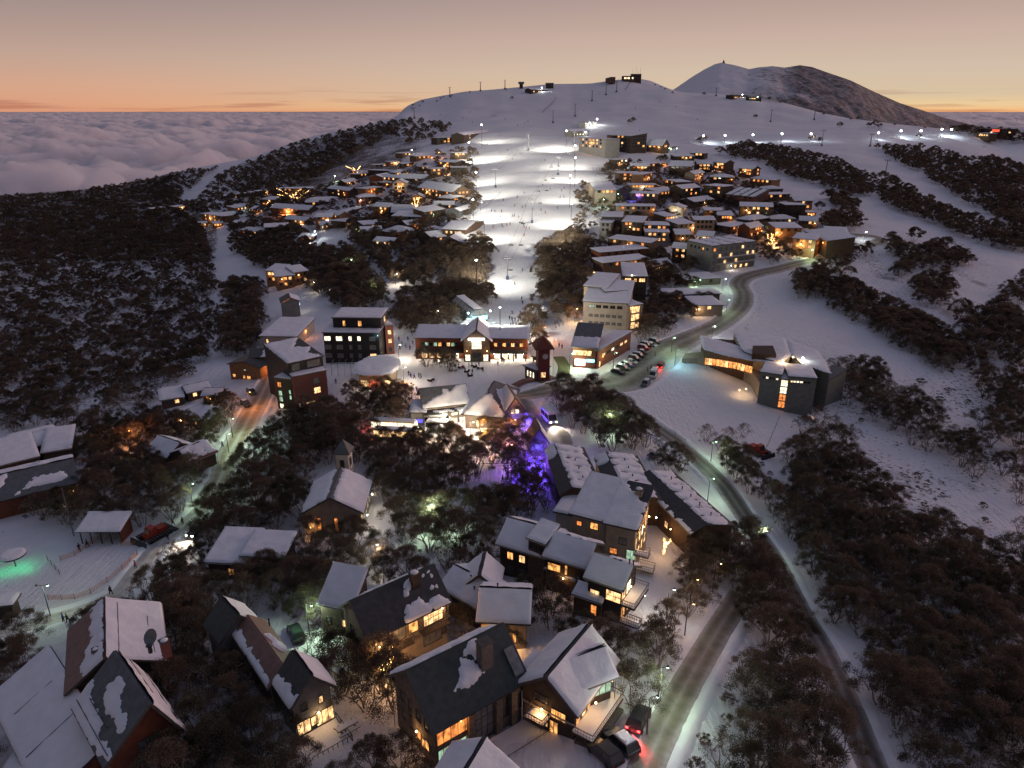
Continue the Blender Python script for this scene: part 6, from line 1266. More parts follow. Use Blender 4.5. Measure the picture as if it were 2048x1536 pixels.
# ------------------------------------------------------------------ lodges up the hill, right of the run
UR = [
 ('four-storey hotel with glass balconies and orange restaurant windows', (1158, 276), (1211, 279), 16, 12, 'flat', 0, 'render_grey', 6, 3, .45, (.5, 'orange', 750)),
 ('bulky dark hotel behind the one with orange restaurant windows', (1214, 270), (1262, 272), 20, 13, 'shed_f', 2, 'timber_dark', 5, 4, .25, (.1, 'warm', 450)),
 ('right wing of the bulky dark hotel with lit stairwell', (1262, 272), (1293, 272), 16, 11, 'flat', 0, 'timber', 4, 3, .4, (.6, 'amber', 390)),
 ('steep dark-roofed chalet standing right of the hotels', (1293, 290), (1325, 291), 14, 6, 'gable_x', 5, 'timber', 3, 1, .9, (.8, 'amber', 300)),
 ('lodge with a clean white roof above a plain red-brown wall', (1338, 332), (1382, 333), 14, 7, 'shed_f', 3, 'timber', 4, 1, .0, None),
 ('green-grey roofed lodge under the hotels beside the run', (1171, 368), (1190, 380), 14, 6, 'gable_y', 3, 'render_tan', 2, 1, .3, None),
 ('curved-roof lodge right of the run-side path', (1193, 376), (1230, 382), 13, 5, 'gable_x', 2.5, 'timber_dark', 3, 1, .5, None),
 ('low white-roofed motel with a row of cream windows', (1259, 370), (1314, 370), 9, 4, 'flat', 0, 'render_cream', 7, 1, .9, (.5, 'pale', 300)),
 ('lodge with purple-blue strip lights above lit shop windows', (1260, 386), (1316, 388), 12, 5, 'flat', 0, 'timber', 8, 1, .9, (.3, 'blue', 1350)),
 ('ramp-roofed building with a bright open porch', (1317, 384), (1360, 380), 12, 4.5, 'shed_f', 1, 'timber_orange', 5, 1, .9, (.6, 'warm', 630)),
 ('long tan block with flat snowy roof', (1233, 412), (1311, 413), 10, 6, 'flat', 0, 'render_tan', 6, 1, .05, (.95, 'orange', 180)),
 ('small building with a glowing arched opening', (1330, 414), (1367, 416), 10, 5, 'gable_y', 1.6, 'render_cream', 1, 1, 1, (.6, 'pale', 630)),
 ('flat hipped lodge with corner glow on the right upper village', (1421, 354), (1468, 355), 13, 5, 'hip', 1.8, 'timber_dark', 4, 1, .5, (.9, 'orange', 300)),
 ('lodge with four ribbed snow roofs side by side', (1452, 388), (1512, 394), 15, 6, 'shed_f', 3.5, 'brick', 5, 1, .1, None),
 ('two-tier lodge with white hip roof, right end of the upper village', (1529, 378), (1566, 378), 12, 5, 'hip', 1.6, 'timber_dark', 4, 1, .3, None),
 ('wide lower floor lodge under the white hip roof', (1524, 390), (1580, 388), 11, 5, 'flat', 0, 'timber', 5, 1, .5, None),
 ('long irregular roofed lodge with amber glass at its left end', (1481, 412), (1545, 414), 13, 8, 'gable_x', 1.5, 'timber', 6, 2, .25, (.2, 'amber', 480)),
 ('plain dark lodge with a wide window, closing the row on the right', (1572, 410), (1612, 410), 12, 8, 'flat', 0, 'timber_dark', 3, 1, .4, None),
 ('tiny lit lodge beyond the row on the right', (1613, 425), (1632, 425), 8, 4, 'flat', 0, 'timber', 3, 1, 1, (.5, 'amber', 180)),
 ('brightly lit lodge with two rows of amber windows near the upper right snow', (1478, 336), (1506, 338), 10, 7, 'gable_x', 2, 'timber', 5, 2, .9, (.5, 'amber', 480)),
 ('lodge glowing through trees left of the bright upper right one', (1427, 324), (1450, 326), 10, 6, 'gable_x', 2, 'timber', 4, 2, .8, (.5, 'amber', 450)),
 ('lodge with scattered amber windows amid trees on the right', (1395, 328), (1424, 328), 10, 7, 'gable_x', 2, 'timber_dark', 3, 2, .7, None),
 ('low lodge with dark band of windows above the white-roofed ones', (1380, 306), (1408, 307), 9, 4, 'flat', 0, 'timber_dark', 3, 1, .2, None),
 ('olive lodge behind the chalet right of the hotels', (1330, 296), (1364, 290), 9, 4, 'shed_f', 1, 'render_grey', 3, 1, .1, (.3, 'green', 225)),
 ('square apartment lodge by the run fence with snow-capped roof', (1203, 433), (1244, 434), 11, 10, 'shed_f', 1, 'timber_dark', 6, 2, .1, None),
 ('two-unit lodge with lit lower rooms beside the square apartment lodge', (1245, 443), (1285, 445), 12, 9, 'shed_f', 1.4, 'timber_dark', 4, 2, .45, (.4, 'amber', 240)),
 ('wide dark lodge with long white roof, fourth along', (1290, 450), (1338, 451), 12, 8, 'flat', 0, 'timber_dark', 4, 2, .3, None),
 ('lower unit with amber windows beneath the long white roof', (1291, 464), (1338, 465), 9, 8, 'flat', 0, 'render_grey', 4, 2, .5, None),
 ('cream lodge with a glowing corner door, middle right', (1356, 449), (1389, 446), 10, 8, 'shed_f', 1.2, 'render_tan', 3, 2, .2, (.9, 'amber', 450)),
 ('cream terrace lodge behind the grey apartments', (1389, 440), (1430, 440), 11, 8, 'gable_x', 1.2, 'render_tan', 4, 2, .0, None),
 ('low-roofed unit right beside the run fence, lit pink', (1200, 445), (1222, 446), 9, 9, 'flat', 0, 'render_grey', 2, 2, .1, None),
 ('lodge with a long tilted skillion roof, upper of three', (1216, 477), (1300, 486), 10, 6.5, 'shed_f', .4, 'timber', 6, 1, .5, (.5, 'amber', 390)),
 ('lodge with tilted skillion roof, middle of three, people on its terrace', (1200, 505), (1295, 497), 9, 7, 'shed_f', .4, 'timber_red', 5, 1, .2, None),
 ('lodge with tilted skillion roof, lowest of three, bright doorway', (1206, 526), (1298, 517), 9, 6.5, 'shed_f', .4, 'timber', 6, 1, .7, (.6, 'warm', 330)),
 ('amber-lit lodge with layered roofs left in the right-hand cluster', (1552, 456), (1604, 456), 12, 8, 'shed_f', 1, 'timber_orange', 3, 1, .3, (.05, 'amber', 1200)),
 ('lodge with stone pier and bright upper deck in the right-hand cluster', (1586, 476), (1632, 480), 11, 9, 'shed_f', 1, 'timber_orange', 3, 2, .7, (.4, 'amber', 900)),
 ('sloping grey-roofed lodge between its two lit neighbours', (1610, 462), (1655, 482), 14, 5, 'shed_f', 2, 'timber', 3, 1, .4, (.9, 'orange', 360)),
 ('square end lodge with red-glowing window by the road loop', (1652, 466), (1696, 468), 13, 8, 'shed_f', 1.4, 'timber_dark', 3, 2, .35, (.4, 'orange', 390)),
 ('low snow-covered garage roof by the road bend', (1375, 560), (1442, 556), 12, 3.2, 'flat', 0, 'stone', 2, 1, .0, (.2, 'green', 390)),
 ('long low dark building under the garage roof', (1335, 590), (1440, 587), 10, 3.0, 'flat', 0, 'timber_dark', 3, 1, .2, None),
 ('snowy-roofed workshop with one bright amber door beside the road', (1392, 611), (1446, 610), 14, 4.5, 'flat', 0, 'render_tan', 1, 1, 1, (.1, 'warm', 300)),
 ('snow-topped roof in shadow behind the bus station trees', (540, 690), (548, 690), 3, 3, 'flat', 0, 'timber', 1, 1, 0, None),
]
for i, (lb, A, B_, d_, h_, rf, rh_, wl_, c__, r__, lt, lp) in enumerate(UR[:-1]):
    sn = [[[((k_ + .05) / 4, .02), ((k_ + .7) / 4, .02), ((k_ + .7) / 4, .98), ((k_ + .05) / 4, .98)] for k_ in range(4)]] if 'ribbed' in lb else 1
    lodge(lb, A, B_, d_, h_, rf, rh_, wl_, c__, r__, lt, lamp=lp, mark=('hotels at the top of the run' if i == 1 else 'upper right lodges' if i % 9 == 6 else None), side='R' if i % 2 else None, over=.6, ww=1.6 + max(0, (430 - A[1])) / 130, wh=1.5 + max(0, (430 - A[1])) / 400, snow=sn)
# smaller lodges filling the terraces between the larger ones
ROWS = [('top terrace row left of the run', [(715, 352), (752, 352), (790, 342), (838, 333), (875, 322)]), ('second terrace row left of the run', [(655, 372), (690, 366), (720, 366), (765, 352), (838, 350)]),
        ('third terrace row left of the run', [(520, 400), (640, 396), (690, 390), (716, 392), (752, 400), (900, 402), (868, 404)]), ('fourth terrace row left of the run', [(470, 412), (500, 420), (630, 430), (650, 420), (745, 416), (900, 425)]),
        ('fifth terrace row left of the run', [(570, 436), (608, 446), (640, 452), (690, 446), (815, 450), (845, 458)]), ('left slope edge', [(402, 430), (436, 432), (460, 448), (480, 460)]),
        ('top terrace row right of the run', [(1235, 322), (1262, 330), (1300, 325), (1350, 312), (1452, 338)]), ('second terrace row right of the run', [(1240, 348), (1285, 352), (1330, 360), (1388, 352), (1408, 368), (1500, 360)]),
        ('third terrace row right of the run', [(1365, 372), (1400, 384), (1425, 378), (1455, 402), (1520, 398), (1590, 396)]), ('fourth terrace row right of the run', [(1388, 404), (1410, 420), (1440, 416), (1462, 430), (1330, 432), (1436, 436), (1500, 440)]),
        ('terrace above the grey apartments', [(1352, 470), (1394, 466), (1460, 452), (1500, 458), (1545, 436), (1600, 436)]), ('lane behind the hostel', [(1310, 500), (1306, 530), (1330, 545), (1345, 500)])]
od = ['first', 'second', 'third', 'fourth', 'fifth', 'sixth', 'seventh']; rr = random.Random(8)
for nm, L_ in ROWS:
    for i, (x, y) in enumerate(sorted(L_)):
        y += rr.uniform(-6, 6); w_ = rr.uniform(20, 46); rf = rr.choice(['gable_x', 'flat', 'shed_f', 'hip', 'gable_x']); wl_ = rr.choice(['timber', 'timber_dark', 'timber_orange', 'render_tan', 'timber_red', 'timber_dark']); two = rr.random() < .55
        b_ = G(x, y, 4)
        if b_ is None or not clear_at(b_.x, b_.y, -.5) or not clear_at(b_.x + w_ * b_.y / FOC, b_.y, -.5): continue
        lodge('%s-roofed %s lodge, %s from left, %s' % ({'gable_x': 'ridge', 'flat': 'flat', 'shed_f': 'slant', 'hip': 'hip'}[rf], {'timber': 'brown', 'timber_dark': 'dark', 'timber_orange': 'tan', 'render_tan': 'pale', 'timber_red': 'reddish'}[wl_], od[i], nm), (x, y), (x + w_, y + rr.uniform(-6, 6)), rr.uniform(7, 13), rr.uniform(6.5, 9) if two else 4.2, rf, {'flat': 0, 'gable_x': 1.8, 'shed_f': 1.0, 'hip': 1.8}[rf], wl_, rr.randint(3, 5), 2 if two else 1, rr.uniform(.4, .9),
              lamp=(rr.uniform(.1, .9), rr.choice(['amber', 'warm', 'amber', 'orange', 'pale']), rr.uniform(150, 420)) if rr.random() < .75 else None, ww=1.6 + max(0, (430 - y)) / 130, wh=1.5 + max(0, (430 - y)) / 400, over=.6)
# ------------------------------------------------------------------ buildings on the ridge
b = Bld('summit_restaurant', 'summit restaurant silhouetted on the ridge with lit windows and masts', 'restaurant', 'buildings on the ridge', 'summit restaurant')
v = b.vol((1246, 152), (1270, 152), None, 9, 16, 'flat', 0, wall='timber', roofm='roof_dark', snow=0); v.wins('F', 5, 1, 4, 3, 3.2, 3.0, .8, ('pale', 'warm')); v = b.vol((1264, 148), (1283, 148), None, 13, 16, 'flat', 0, wall='timber_dark', roofm='roof_dark', snow=0)
for x_, h__ in ((2, 22), (8, 26), (12, 20), (16, 24)): MB().tube(v.L(x_, 6, 10), v.L(x_, 6, h__), .18, n=4).build('mast', 'metal_dark', b.root)
b = Bld('hut', 'small patrol hut on the ridge left of the summit restaurant', 'hut', 'buildings on the ridge'); b.vol((1211, 154), (1222, 154), None, 6, 8, 'flat', 0, wall='timber', snow=0)
b = Bld('hut', 'top-heavy lift control hut on the skyline', 'hut', 'buildings on the ridge'); b.vol((1039, 166), (1046, 166), None, 9, 6, 'gable_x', 2, wall='timber_dark', snow=0, over=2)
b = Bld('lift_station', 'upper lift station with floodlight just under the skyline', 'lift station', 'buildings on the ridge', 'upper lift station'); v = b.vol((1062, 179), (1098, 180), None, 7, 14, 'gable_x', 2, wall='timber_dark', snow=[1, 1]); v.wins('F', 6, 1, 3, 3, 3, 2, .5, ('pale', 'warm')); v.lamp('F', .55, 10, 'white', 1500, out=2, r=.9)
b = Bld('hut', 'round-roofed hut on the skyline right of the upper lift station', 'hut', 'buildings on the ridge'); b.vol((1092, 168), (1107, 168), None, 7, 9, 'gable_x', 2, wall='timber_dark', snow=0)
b = Bld('restaurant', 'low restaurant with four lights on the saddle before the far summit', 'restaurant', 'buildings on the ridge', 'saddle restaurant'); v = b.vol((1466, 190), (1496, 191), None, 7, 12, 'flat', 0, wall='timber_dark', snow=0); v.wins('F', 7, 1, 2.5, 3, 3, 2, .8, ('warm', 'pale')); v.lamp('F', .6, 8, 'white', 500, r=.7); v = b.vol((1496, 194), (1523, 194), None, 5, 10, 'flat', 0, wall='timber_dark', snow=0); v.wins('F', 5, 1, 2, 3, 3, 1.6, .6, ('dimgreen', 'warm')); v.lamp('F', .7, 5, 'green', 300, r=.6)
b = Bld('hotel', 'distant hotel with glowing red sign at the right edge of the hill', 'hotel', 'buildings on the ridge', 'hotel with red sign'); v = b.vol((1975, 258), (2030, 258), None, 10, 18, 'flat', 0, wall='timber_dark', snow=0); v.wins('F', 6, 2, 2, 3.2, 2.5, 1.8, .2); MB().box(v.L(v.w * .3, -.6, 8.2), 9, .4, 3, v.ux, v.uy).build('red_sign', 'redlit', b.root); v = b.vol((1955, 266), (1980, 267), None, 5, 10, 'flat', 0, wall='timber', snow=1); v.wins('F', 4, 1, 2, 3, 2.5, 1.8, 1, ('warm',)); v.lamp('F', .3, 4, 'warm', 300)
b = Bld('lift_hut', 'blazing white floodlit lift hut at the head of the run', 'lift station', None, 'floodlit lift hut'); v = b.vol((1170, 244), (1194, 243), None, 7, 8, 'flat', 0, wall='paint_white', snow=1); v.wins('F', 3, 1, 2, 3, 2.5, 2.4, 1, ('whitelit',)); v.lamp('F', .8, 10, 'white', 5000, out=3, r=.9); v.lamp('F', .2, 6, 'white', 2600, out=3, r=.6)
b = Bld('lift_station', 'rounded green-grey lift station below the floodlit hut', 'lift station', None); v = b.vol((1143, 263), (1178, 262), None, 6, 10, 'gable_x', 2, wall='render_grey', snow=1); v.wins('F', 5, 1, 2, 3, 2, 1.6, .6, ('pale', 'dimgreen')); v.lamp('F', .8, 5, 'white', 700, r=.6)
b = Bld('cairn', 'tiny lookout cairn on the tip of the far summit', 'cairn', 'buildings on the ridge'); p = hz2(1440); b.root.location = p; b.placed = True; MB().tube(p - Vector((0, 0, 2)), p + Vector((0, 0, 9)), 5, 1, 6).build('stones', 'stone', b.root)
# ------------------------------------------------------------------ vehicles
M['car_black'] = surf('car_black', (.015, .016, .018), (.02, .02, .022), 2, .25, spec=.6); M['car_grey'] = surf('car_grey', (.10, .105, .11), (.12, .12, .125), 2, .3, spec=.6, metal=.3)
M['car_white'] = surf('car_white', (.6, .6, .6), (.55, .55, .56), 2, .35, spec=.5); M['car_red'] = surf('car_red', (.35, .03, .02), (.3, .025, .02), 2, .3, spec=.6); M['car_blue'] = surf('car_blue', (.03, .06, .12), (.03, .05, .1), 2, .3, spec=.6)
M['car_green'] = surf('car_green', (.02, .05, .03), (.02, .04, .03), 2, .3, spec=.6); M['rubber'] = surf('rubber', (.02, .02, .02), (.03, .03, .03), 3, .9); M['machine_red'] = surf('machine_red', (.40, .05, .025), (.3, .04, .02), 2, .4)
M['cream_paint'] = surf('cream_paint', (.55, .48, .36), (.5, .44, .33), 2, .4); M['safety_orange'] = surf('safety_orange', (.62, .24, .12), (.5, .2, .1), 4, .8)
CARP = {}
def car_shape(kind):
    """local parts, x forward"""
    L_, Wd, H_, hood = {'suv': (4.7, 1.9, 1.75, .95), 'sedan': (4.6, 1.8, 1.42, .82), 'van': (5.2, 2.0, 2.35, 1.1), 'bus': (12.2, 2.5, 3.1, 1.0), 'minibus': (7.4, 2.3, 2.8, 1.1)}[kind]
    hw = Wd / 2; body = MB()
    def loft(rings):
        n_ = len(rings[0]); vs = [p for r in rings for p in r]; fs = []
        for i in range(len(rings) - 1):
            for j in range(n_): fs.append((i * n_ + j, i * n_ + (j + 1) % n_, (i + 1) * n_ + (j + 1) % n_, (i + 1) * n_ + j))
        fs += [tuple(range(n_ - 1, -1, -1)), tuple(range((len(rings) - 1) * n_, len(rings) * n_))]; return vs, fs
    def ring(x, z0, z1, w): return [(x, -w, z0), (x, w, z0), (x, w * 1.0, (z0 + z1) / 2), (x, w * .94, z1), (x, -w * .94, z1), (x, -w, (z0 + z1) / 2)]
    big = kind in ('bus', 'minibus', 'van'); h2 = hood if not big else (1.15 if kind != 'van' else 1.1)
    body.add(*loft([ring(-L_ / 2, .45, h2 * .92, hw * .9), ring(-L_ / 2 + .15, .32, h2, hw), ring(0, .3, h2, hw), ring(L_ / 2 - .5, .32, h2 * .95, hw), ring(L_ / 2, .42, h2 * .78, hw * .86)]))
    if big: x0, x1, x2, x3 = -L_ / 2 + .08, -L_ / 2 + .2, L_ / 2 - (.35 if kind == 'bus' else 1.3), L_ / 2 - (.12 if kind == 'bus' else .55)
    elif kind == 'suv': x0, x1, x2, x3 = -L_ / 2 + .1, -L_ / 2 + .45, L_ * .10, L_ * .24
    else: x0, x1, x2, x3 = -L_ / 2 + .5, -L_ * .26, L_ * .08, L_ * .24
    gl = MB(); w0, w1 = hw * .93, hw * .8 if not big else hw * .93
    zt = H_ - (.12 if not big else .35)
    gl.hexa([(x0, -w0, h2 - .02), (x3, -w0, h2 - .02), (x3, w0, h2 - .02), (x0, w0, h2 - .02), (x1, -w1, zt), (x2, -w1, zt), (x2, w1, zt), (x1, w1, zt)])
    ro = MB().hexa([(x1, -w1 - .02, zt), (x2, -w1 - .02, zt), (x2, w1 + .02, zt), (x1, w1 + .02, zt), (x1 + .1, -w1 * .94, H_), (x2 - .15, -w1 * .94, H_), (x2 - .15, w1 * .94, H_), (x1 + .1, w1 * .94, H_)])
    for i in range(6 if kind == 'bus' else 3):
        f = (i + (0 if i else .0)) / (5 if kind == 'bus' else 2); xb = x0 + (x3 - x0) * f; xt = x1 + (x2 - x1) * f
        for s_ in (-1, 1): ro.tube((xb, s_ * (w0 + .005), h2 - .02), (xt, s_ * (w1 + .005), zt), .05, n=4)
    sn = MB().hexa([(x1 + .1, -w1 * .9, H_ + .005), (x2 - .2, -w1 * .9, H_ + .005), (x2 - .2, w1 * .9, H_ + .005), (x1 + .1, w1 * .9, H_ + .005), (x1 + .25, -w1 * .75, H_ + .14), (x2 - .4, -w1 * .75, H_ + .14), (x2 - .4, w1 * .75, H_ + .14), (x1 + .25, w1 * .75, H_ + .14)])
    wr = .34 if not big else (.48 if kind == 'bus' else .38); wh = []
    for x_ in (-L_ * .31, L_ * .31):
        for s_ in (-1, 1): wh.append(MB().tube((x_, s_ * (hw - .22), wr), (x_, s_ * (hw + .01), wr), wr, n=12))
    li = [MB().box((L_ / 2 - .04, s_ * hw * .66, h2 * .72), .12, .36, .18) for s_ in (-1, 1)]; ta = [MB().box((-L_ / 2 + .02, s_ * hw * .72, h2 * .82), .1, .3, .2) for s_ in (-1, 1)]
    return [('body', body, None), ('windows', gl, 'glass'), ('roof', ro, None), ('snow_cap', sn, 'snow')] + [('wheel', w_, 'rubber') for w_ in wh] + [('headlight', q_, 'glass_pale') for q_ in li] + [('taillight', q_, 'taillens') for q_ in ta], L_, hw, h2
M['taillens'] = surf('taillens', (.25, .02, .02), (.2, .02, .02), 2, .3)
def vehicle(kind, px, py, qx, qy, colour, label, name='parked_car', cat='car', group='parked cars', lights=None, snow=True, lit_win=None, h=.6):
    """middle of the vehicle at a pixel, facing towards another pixel"""
    p = G(px, py, h); z = hz(p.x, p.y); q_ = onplane(qx, qy, p.z); d = (q_ - p); d.z = 0; d.normalize()
    up = Vector((hz(p.x + d.x * 2, p.y + d.y * 2) - hz(p.x - d.x * 2, p.y - d.y * 2), 0, 4)); pitch = math.atan2(up.x, up.z)
    key = (kind, colour, snow, lights, lit_win)
    if key not in CARP:
        sh, L_, hw, h2 = car_shape(kind); lst = []
        for nm, mb, mt in sh:
            if nm == 'snow_cap' and not snow: continue
            m_ = mt or colour
            if nm == 'headlight' and lights in ('head', 'both'): m_ = 'headlight'
            if nm == 'taillight' and lights in ('tail', 'both'): m_ = 'taillight'
            if nm == 'windows' and lit_win: m_ = lit_win
            lst.append((nm, mb.mesh(nm, M[m_])))
        CARP[key] = (lst, L_, hw, h2)
    lst, L_, hw, h2 = CARP[key]
    o = empty(name, (p.x, p.y, z + .18), label, cat, group); o.rotation_euler = (0, -pitch, math.atan2(d.y, d.x))
    for nm, me in lst: c = bpy.data.objects.new(nm, me); C.objects.link(c); c.parent = o
    FOOT.append(([(p.x - L_ / 2, p.y - 1.5), (p.x + L_ / 2, p.y - 1.5), (p.x + L_ / 2, p.y + 1.5), (p.x - L_ / 2, p.y + 1.5)], .3))
    def lt_(x, col, e, r):
        ld = bpy.data.lights.new('lamp_light', 'SPOT'); ld.energy = e; ld.color = LC[col]; ld.spot_size = R(120 if x > 0 else 150); ld.spot_blend = .6; ld.shadow_soft_size = r
        l_ = bpy.data.objects.new('lamp_light', ld); C.objects.link(l_); l_.parent = o; l_.location = (x, 0, h2 * .85); l_.rotation_euler = (0, R(-74 if x > 0 else 60), 0)
    if lights in ('head', 'both'): lt_(L_ / 2 + .3, 'pale', 2600, .3)
    if lights in ('tail', 'both'): lt_(-L_ / 2 - .35, 'red', 420 if not (kind == 'suv' and p.y < 120) else 3200, .3)
    return o
cols = ['car_black', 'car_grey', 'car_blue', 'car_white', 'car_green', 'car_black', 'car_grey', 'car_red', 'car_black', 'car_white', 'car_grey']
pk = [(1236, 744), (1247, 737), (1256, 731), (1262, 724), (1270, 718), (1278, 712), (1285, 705), (1288, 697), (1293, 691), (1302, 690), (1310, 684)]
orr = ['first', 'second', 'third', 'fourth', 'fifth', 'sixth', 'seventh', 'eighth', 'ninth', 'tenth', 'eleventh', 'twelfth', 'thirteenth', 'fourteenth', 'fifteenth', 'sixteenth', 'seventeenth', 'eighteenth', 'nineteenth', 'twentieth']
for i, (x, y) in enumerate(pk):
    vehicle('suv' if i % 3 else 'sedan', x, y, x + 30, y + 6, cols[i], '%s car, %s from the near end of the row beside the village road' % (cols[i][4:], orr[i]))
vehicle('suv', 1277, 1440, 1301, 1386, 'car_black', 'dark four-wheel drive with glowing red brake lights at the roadside, bottom of picture', lights='tail', snow=False)
vehicle('suv', 1210, 1508, 1192, 1488, 'car_black', 'black car with roof bars nearest the bottom, below the retaining wall', snow=False)
vehicle('suv', 1243, 1487, 1225, 1467, 'car_grey', 'snowy grey car parked close beside the black one at the bottom')
vehicle('suv', 1322, 731, 1334, 712, 'car_red', 'car driving uphill with red tail lights on the village road', name='car', group=None, lights='tail', snow=False)
vehicle('van', 1307, 750, 1290, 775, 'car_white', 'white van at the kerb above the snow bank', name='parked_van', cat='van')
vehicle('suv', 1291, 768, 1270, 790, 'car_grey', 'grey car just below the white van')
vehicle('suv', 592, 1268, 580, 1240, 'car_green', 'dark green car alone on the green-lit drive among gums', snow=False)
vehicle('suv', 503, 785, 520, 800, 'car_green', 'dark car parked at the upper left side of the slushy road')
vehicle('suv', 492, 809, 510, 822, 'car_black', 'dark car parked just below another on the slushy road')
vehicle('van', 548, 858, 590, 842, 'car_black', 'dark van beside the group of walkers on the slushy road', name='parked_van', cat='van')
vehicle('sedan', 1312, 912, 1345, 902, 'car_grey', 'snowed-in car behind the terraced rows')
vehicle('sedan', 1620, 838, 1650, 846, 'car_grey', 'low dark machine parked in front of the big curved building')
vehicle('suv', 393, 1062, 366, 1086, 'car_black', 'oncoming car with bright headlights on the snowy track', name='car', group=None, lights='head', snow=False)
vehicle('minibus', 1098, 838, 1118, 862, 'car_white', 'white minibus turning with blazing headlights on the ramp', name='minibus', cat='bus', group='buses', lights='both')
vehicle('bus', 790, 858, 845, 862, 'cream_paint', 'rear one of two coaches parked side by side, snow on its roof', name='coach', cat='bus', group='buses', lights='both', lit_win='pale')
vehicle('bus', 796, 876, 851, 880, 'cream_paint', 'front one of two coaches parked side by side, lit windows', name='coach', cat='bus', group='buses', lights='both', lit_win='warm')
for i, (x, y) in enumerate([(878, 846), (881, 857), (884, 869), (876, 838)]): vehicle('minibus' if i < 3 else 'van', x, y, x + 40, y + 5, 'car_white', '%s white van from the front of the lit bus yard' % orr[(2, 1, 0, 3)[i]], name='parked_van', cat='van', group='vans in the bus yard')
def groomer(px, py, qx, qy, label):
    p = G(px, py, .5); z = hz(p.x, p.y); d = onplane(qx, qy, p.z) - p; o = empty('snow_groomer', (p.x, p.y, z), label, 'snow groomer', 'snow groomers'); o.rotation_euler = (0, 0, math.atan2(d.y, d.x))
    def pt(n_, mb, m_): c = bpy.data.objects.new(n_, mb.mesh(n_, M[m_])); C.objects.link(c); c.parent = o; return c
    for s_ in (-1, 1):
        k = MB(); k.hexa([(-2.4, s_ * 1.6 - .55, .0), (2.0, s_ * 1.6 - .55, .0), (2.0, s_ * 1.6 + .55, .0), (-2.4, s_ * 1.6 + .55, .0), (-2.8, s_ * 1.6 - .55, .9), (2.5, s_ * 1.6 - .55, .9), (2.5, s_ * 1.6 + .55, .9), (-2.8, s_ * 1.6 + .55, .9)]); t_ = pt('track', k, 'rubber')
        for i in range(9): k = MB().box((-2.5 + i * .6, s_ * 1.6, .95), .12, 1.2, .1); c = bpy.data.objects.new('cleat', k.mesh('cleat', M['metal'])); C.objects.link(c); c.parent = t_
    pt('chassis', MB().box((-.3, 0, .9), 4.4, 2.0, .7).box((-1.6, 0, 1.45), 1.9, 1.9, .5), 'machine_red')
    c = pt('cabin', MB().hexa([(-.4, -1.0, 1.2), (1.5, -1.0, 1.2), (1.5, 1.0, 1.2), (-.4, 1.0, 1.2), (-.2, -.85, 2.6), (1.0, -.85, 2.6), (1.0, .85, 2.6), (-.2, .85, 2.6)]), 'machine_red')
    k = MB().hexa([(-.42, -.85, 1.6), (1.53, -.85, 1.6), (1.53, .85, 1.6), (-.42, .85, 1.6), (-.25, -.75, 2.45), (1.13, -.75, 2.45), (1.13, .75, 2.45), (-.25, .75, 2.45)]).mesh('windows', M['glass']); w_ = bpy.data.objects.new('windows', k); C.objects.link(w_); w_.parent = c
    pt('blade', MB().hexa([(3.4, -2.4, .0), (3.6, -2.4, .0), (3.6, 2.4, .0), (3.4, 2.4, .0), (3.2, -2.4, 1.1), (3.3, -2.4, 1.1), (3.3, 2.4, 1.1), (3.2, 2.4, 1.1)]).box((2.8, .6, .5), 1.2, .15, .15).box((2.8, -.6, .5), 1.2, .15, .15), 'metal_dark')
    pt('tiller', MB().box((-3.5, 0, .35), .9, 4.4, .5).box((-2.9, 0, .6), .8, .2, .2), 'metal_dark')
    FOOT.append(([(p.x - 4, p.y - 3), (p.x + 4, p.y - 3), (p.x + 4, p.y + 3), (p.x - 4, p.y + 3)], .5))
groomer(308, 1070, 275, 1088, 'red snow groomer parked by the open-fronted shed with its blade down'); groomer(1516, 903, 1545, 918, 'red snow groomer below the big curved building beside the slope')

# ------------------------------------------------------------------ lamps
def street_lamp(px, py, label, col='green', power=260, h=5.5, arm=.8, name='street_lamp', group='street lamps'):
    p = G(px, py, h)
    if p is None: return
    z = hz(p.x, p.y); o = empty(name, (p.x, p.y, z), label, 'street lamp', group)
    q_ = bpy.data.objects.new('pole', MB().tube((0, 0, -.5), (0, 0, h), .09, .06, 6).tube((0, 0, h), (arm, 0, h + .25), .045, n=5).mesh('pole', M['metal_dark'])); C.objects.link(q_); q_.parent = o
    big = max(.16, (p - CAM).length / 1500)
    k = MB().ball((arm, 0, h + .12), big, .6, 8, 5); c = bpy.data.objects.new('lamp_head', k.mesh('lamp_head', M[BULB[col]])); C.objects.link(c); c.parent = o
    k = MB().tube((arm, 0, h + .12 + big * .4), (arm, 0, h + .3 + big * .4), big * 1.3, big * .5, 8); c = bpy.data.objects.new('lamp_shade', k.mesh('lamp_shade', M['metal_dark'])); C.objects.link(c); c.parent = o
    ld = bpy.data.lights.new('lamp_light', 'POINT'); ld.energy = power; ld.color = LC[col]; ld.shadow_soft_size = .2; l_ = bpy.data.objects.new('lamp_light', ld); C.objects.link(l_); l_.parent = o; l_.location = (arm, 0, h - .2 - big)
    FOOT.append(([(p.x - .4, p.y - .4), (p.x + .4, p.y - .4), (p.x + .4, p.y + .4), (p.x - .4, p.y + .4)], .2)); return o
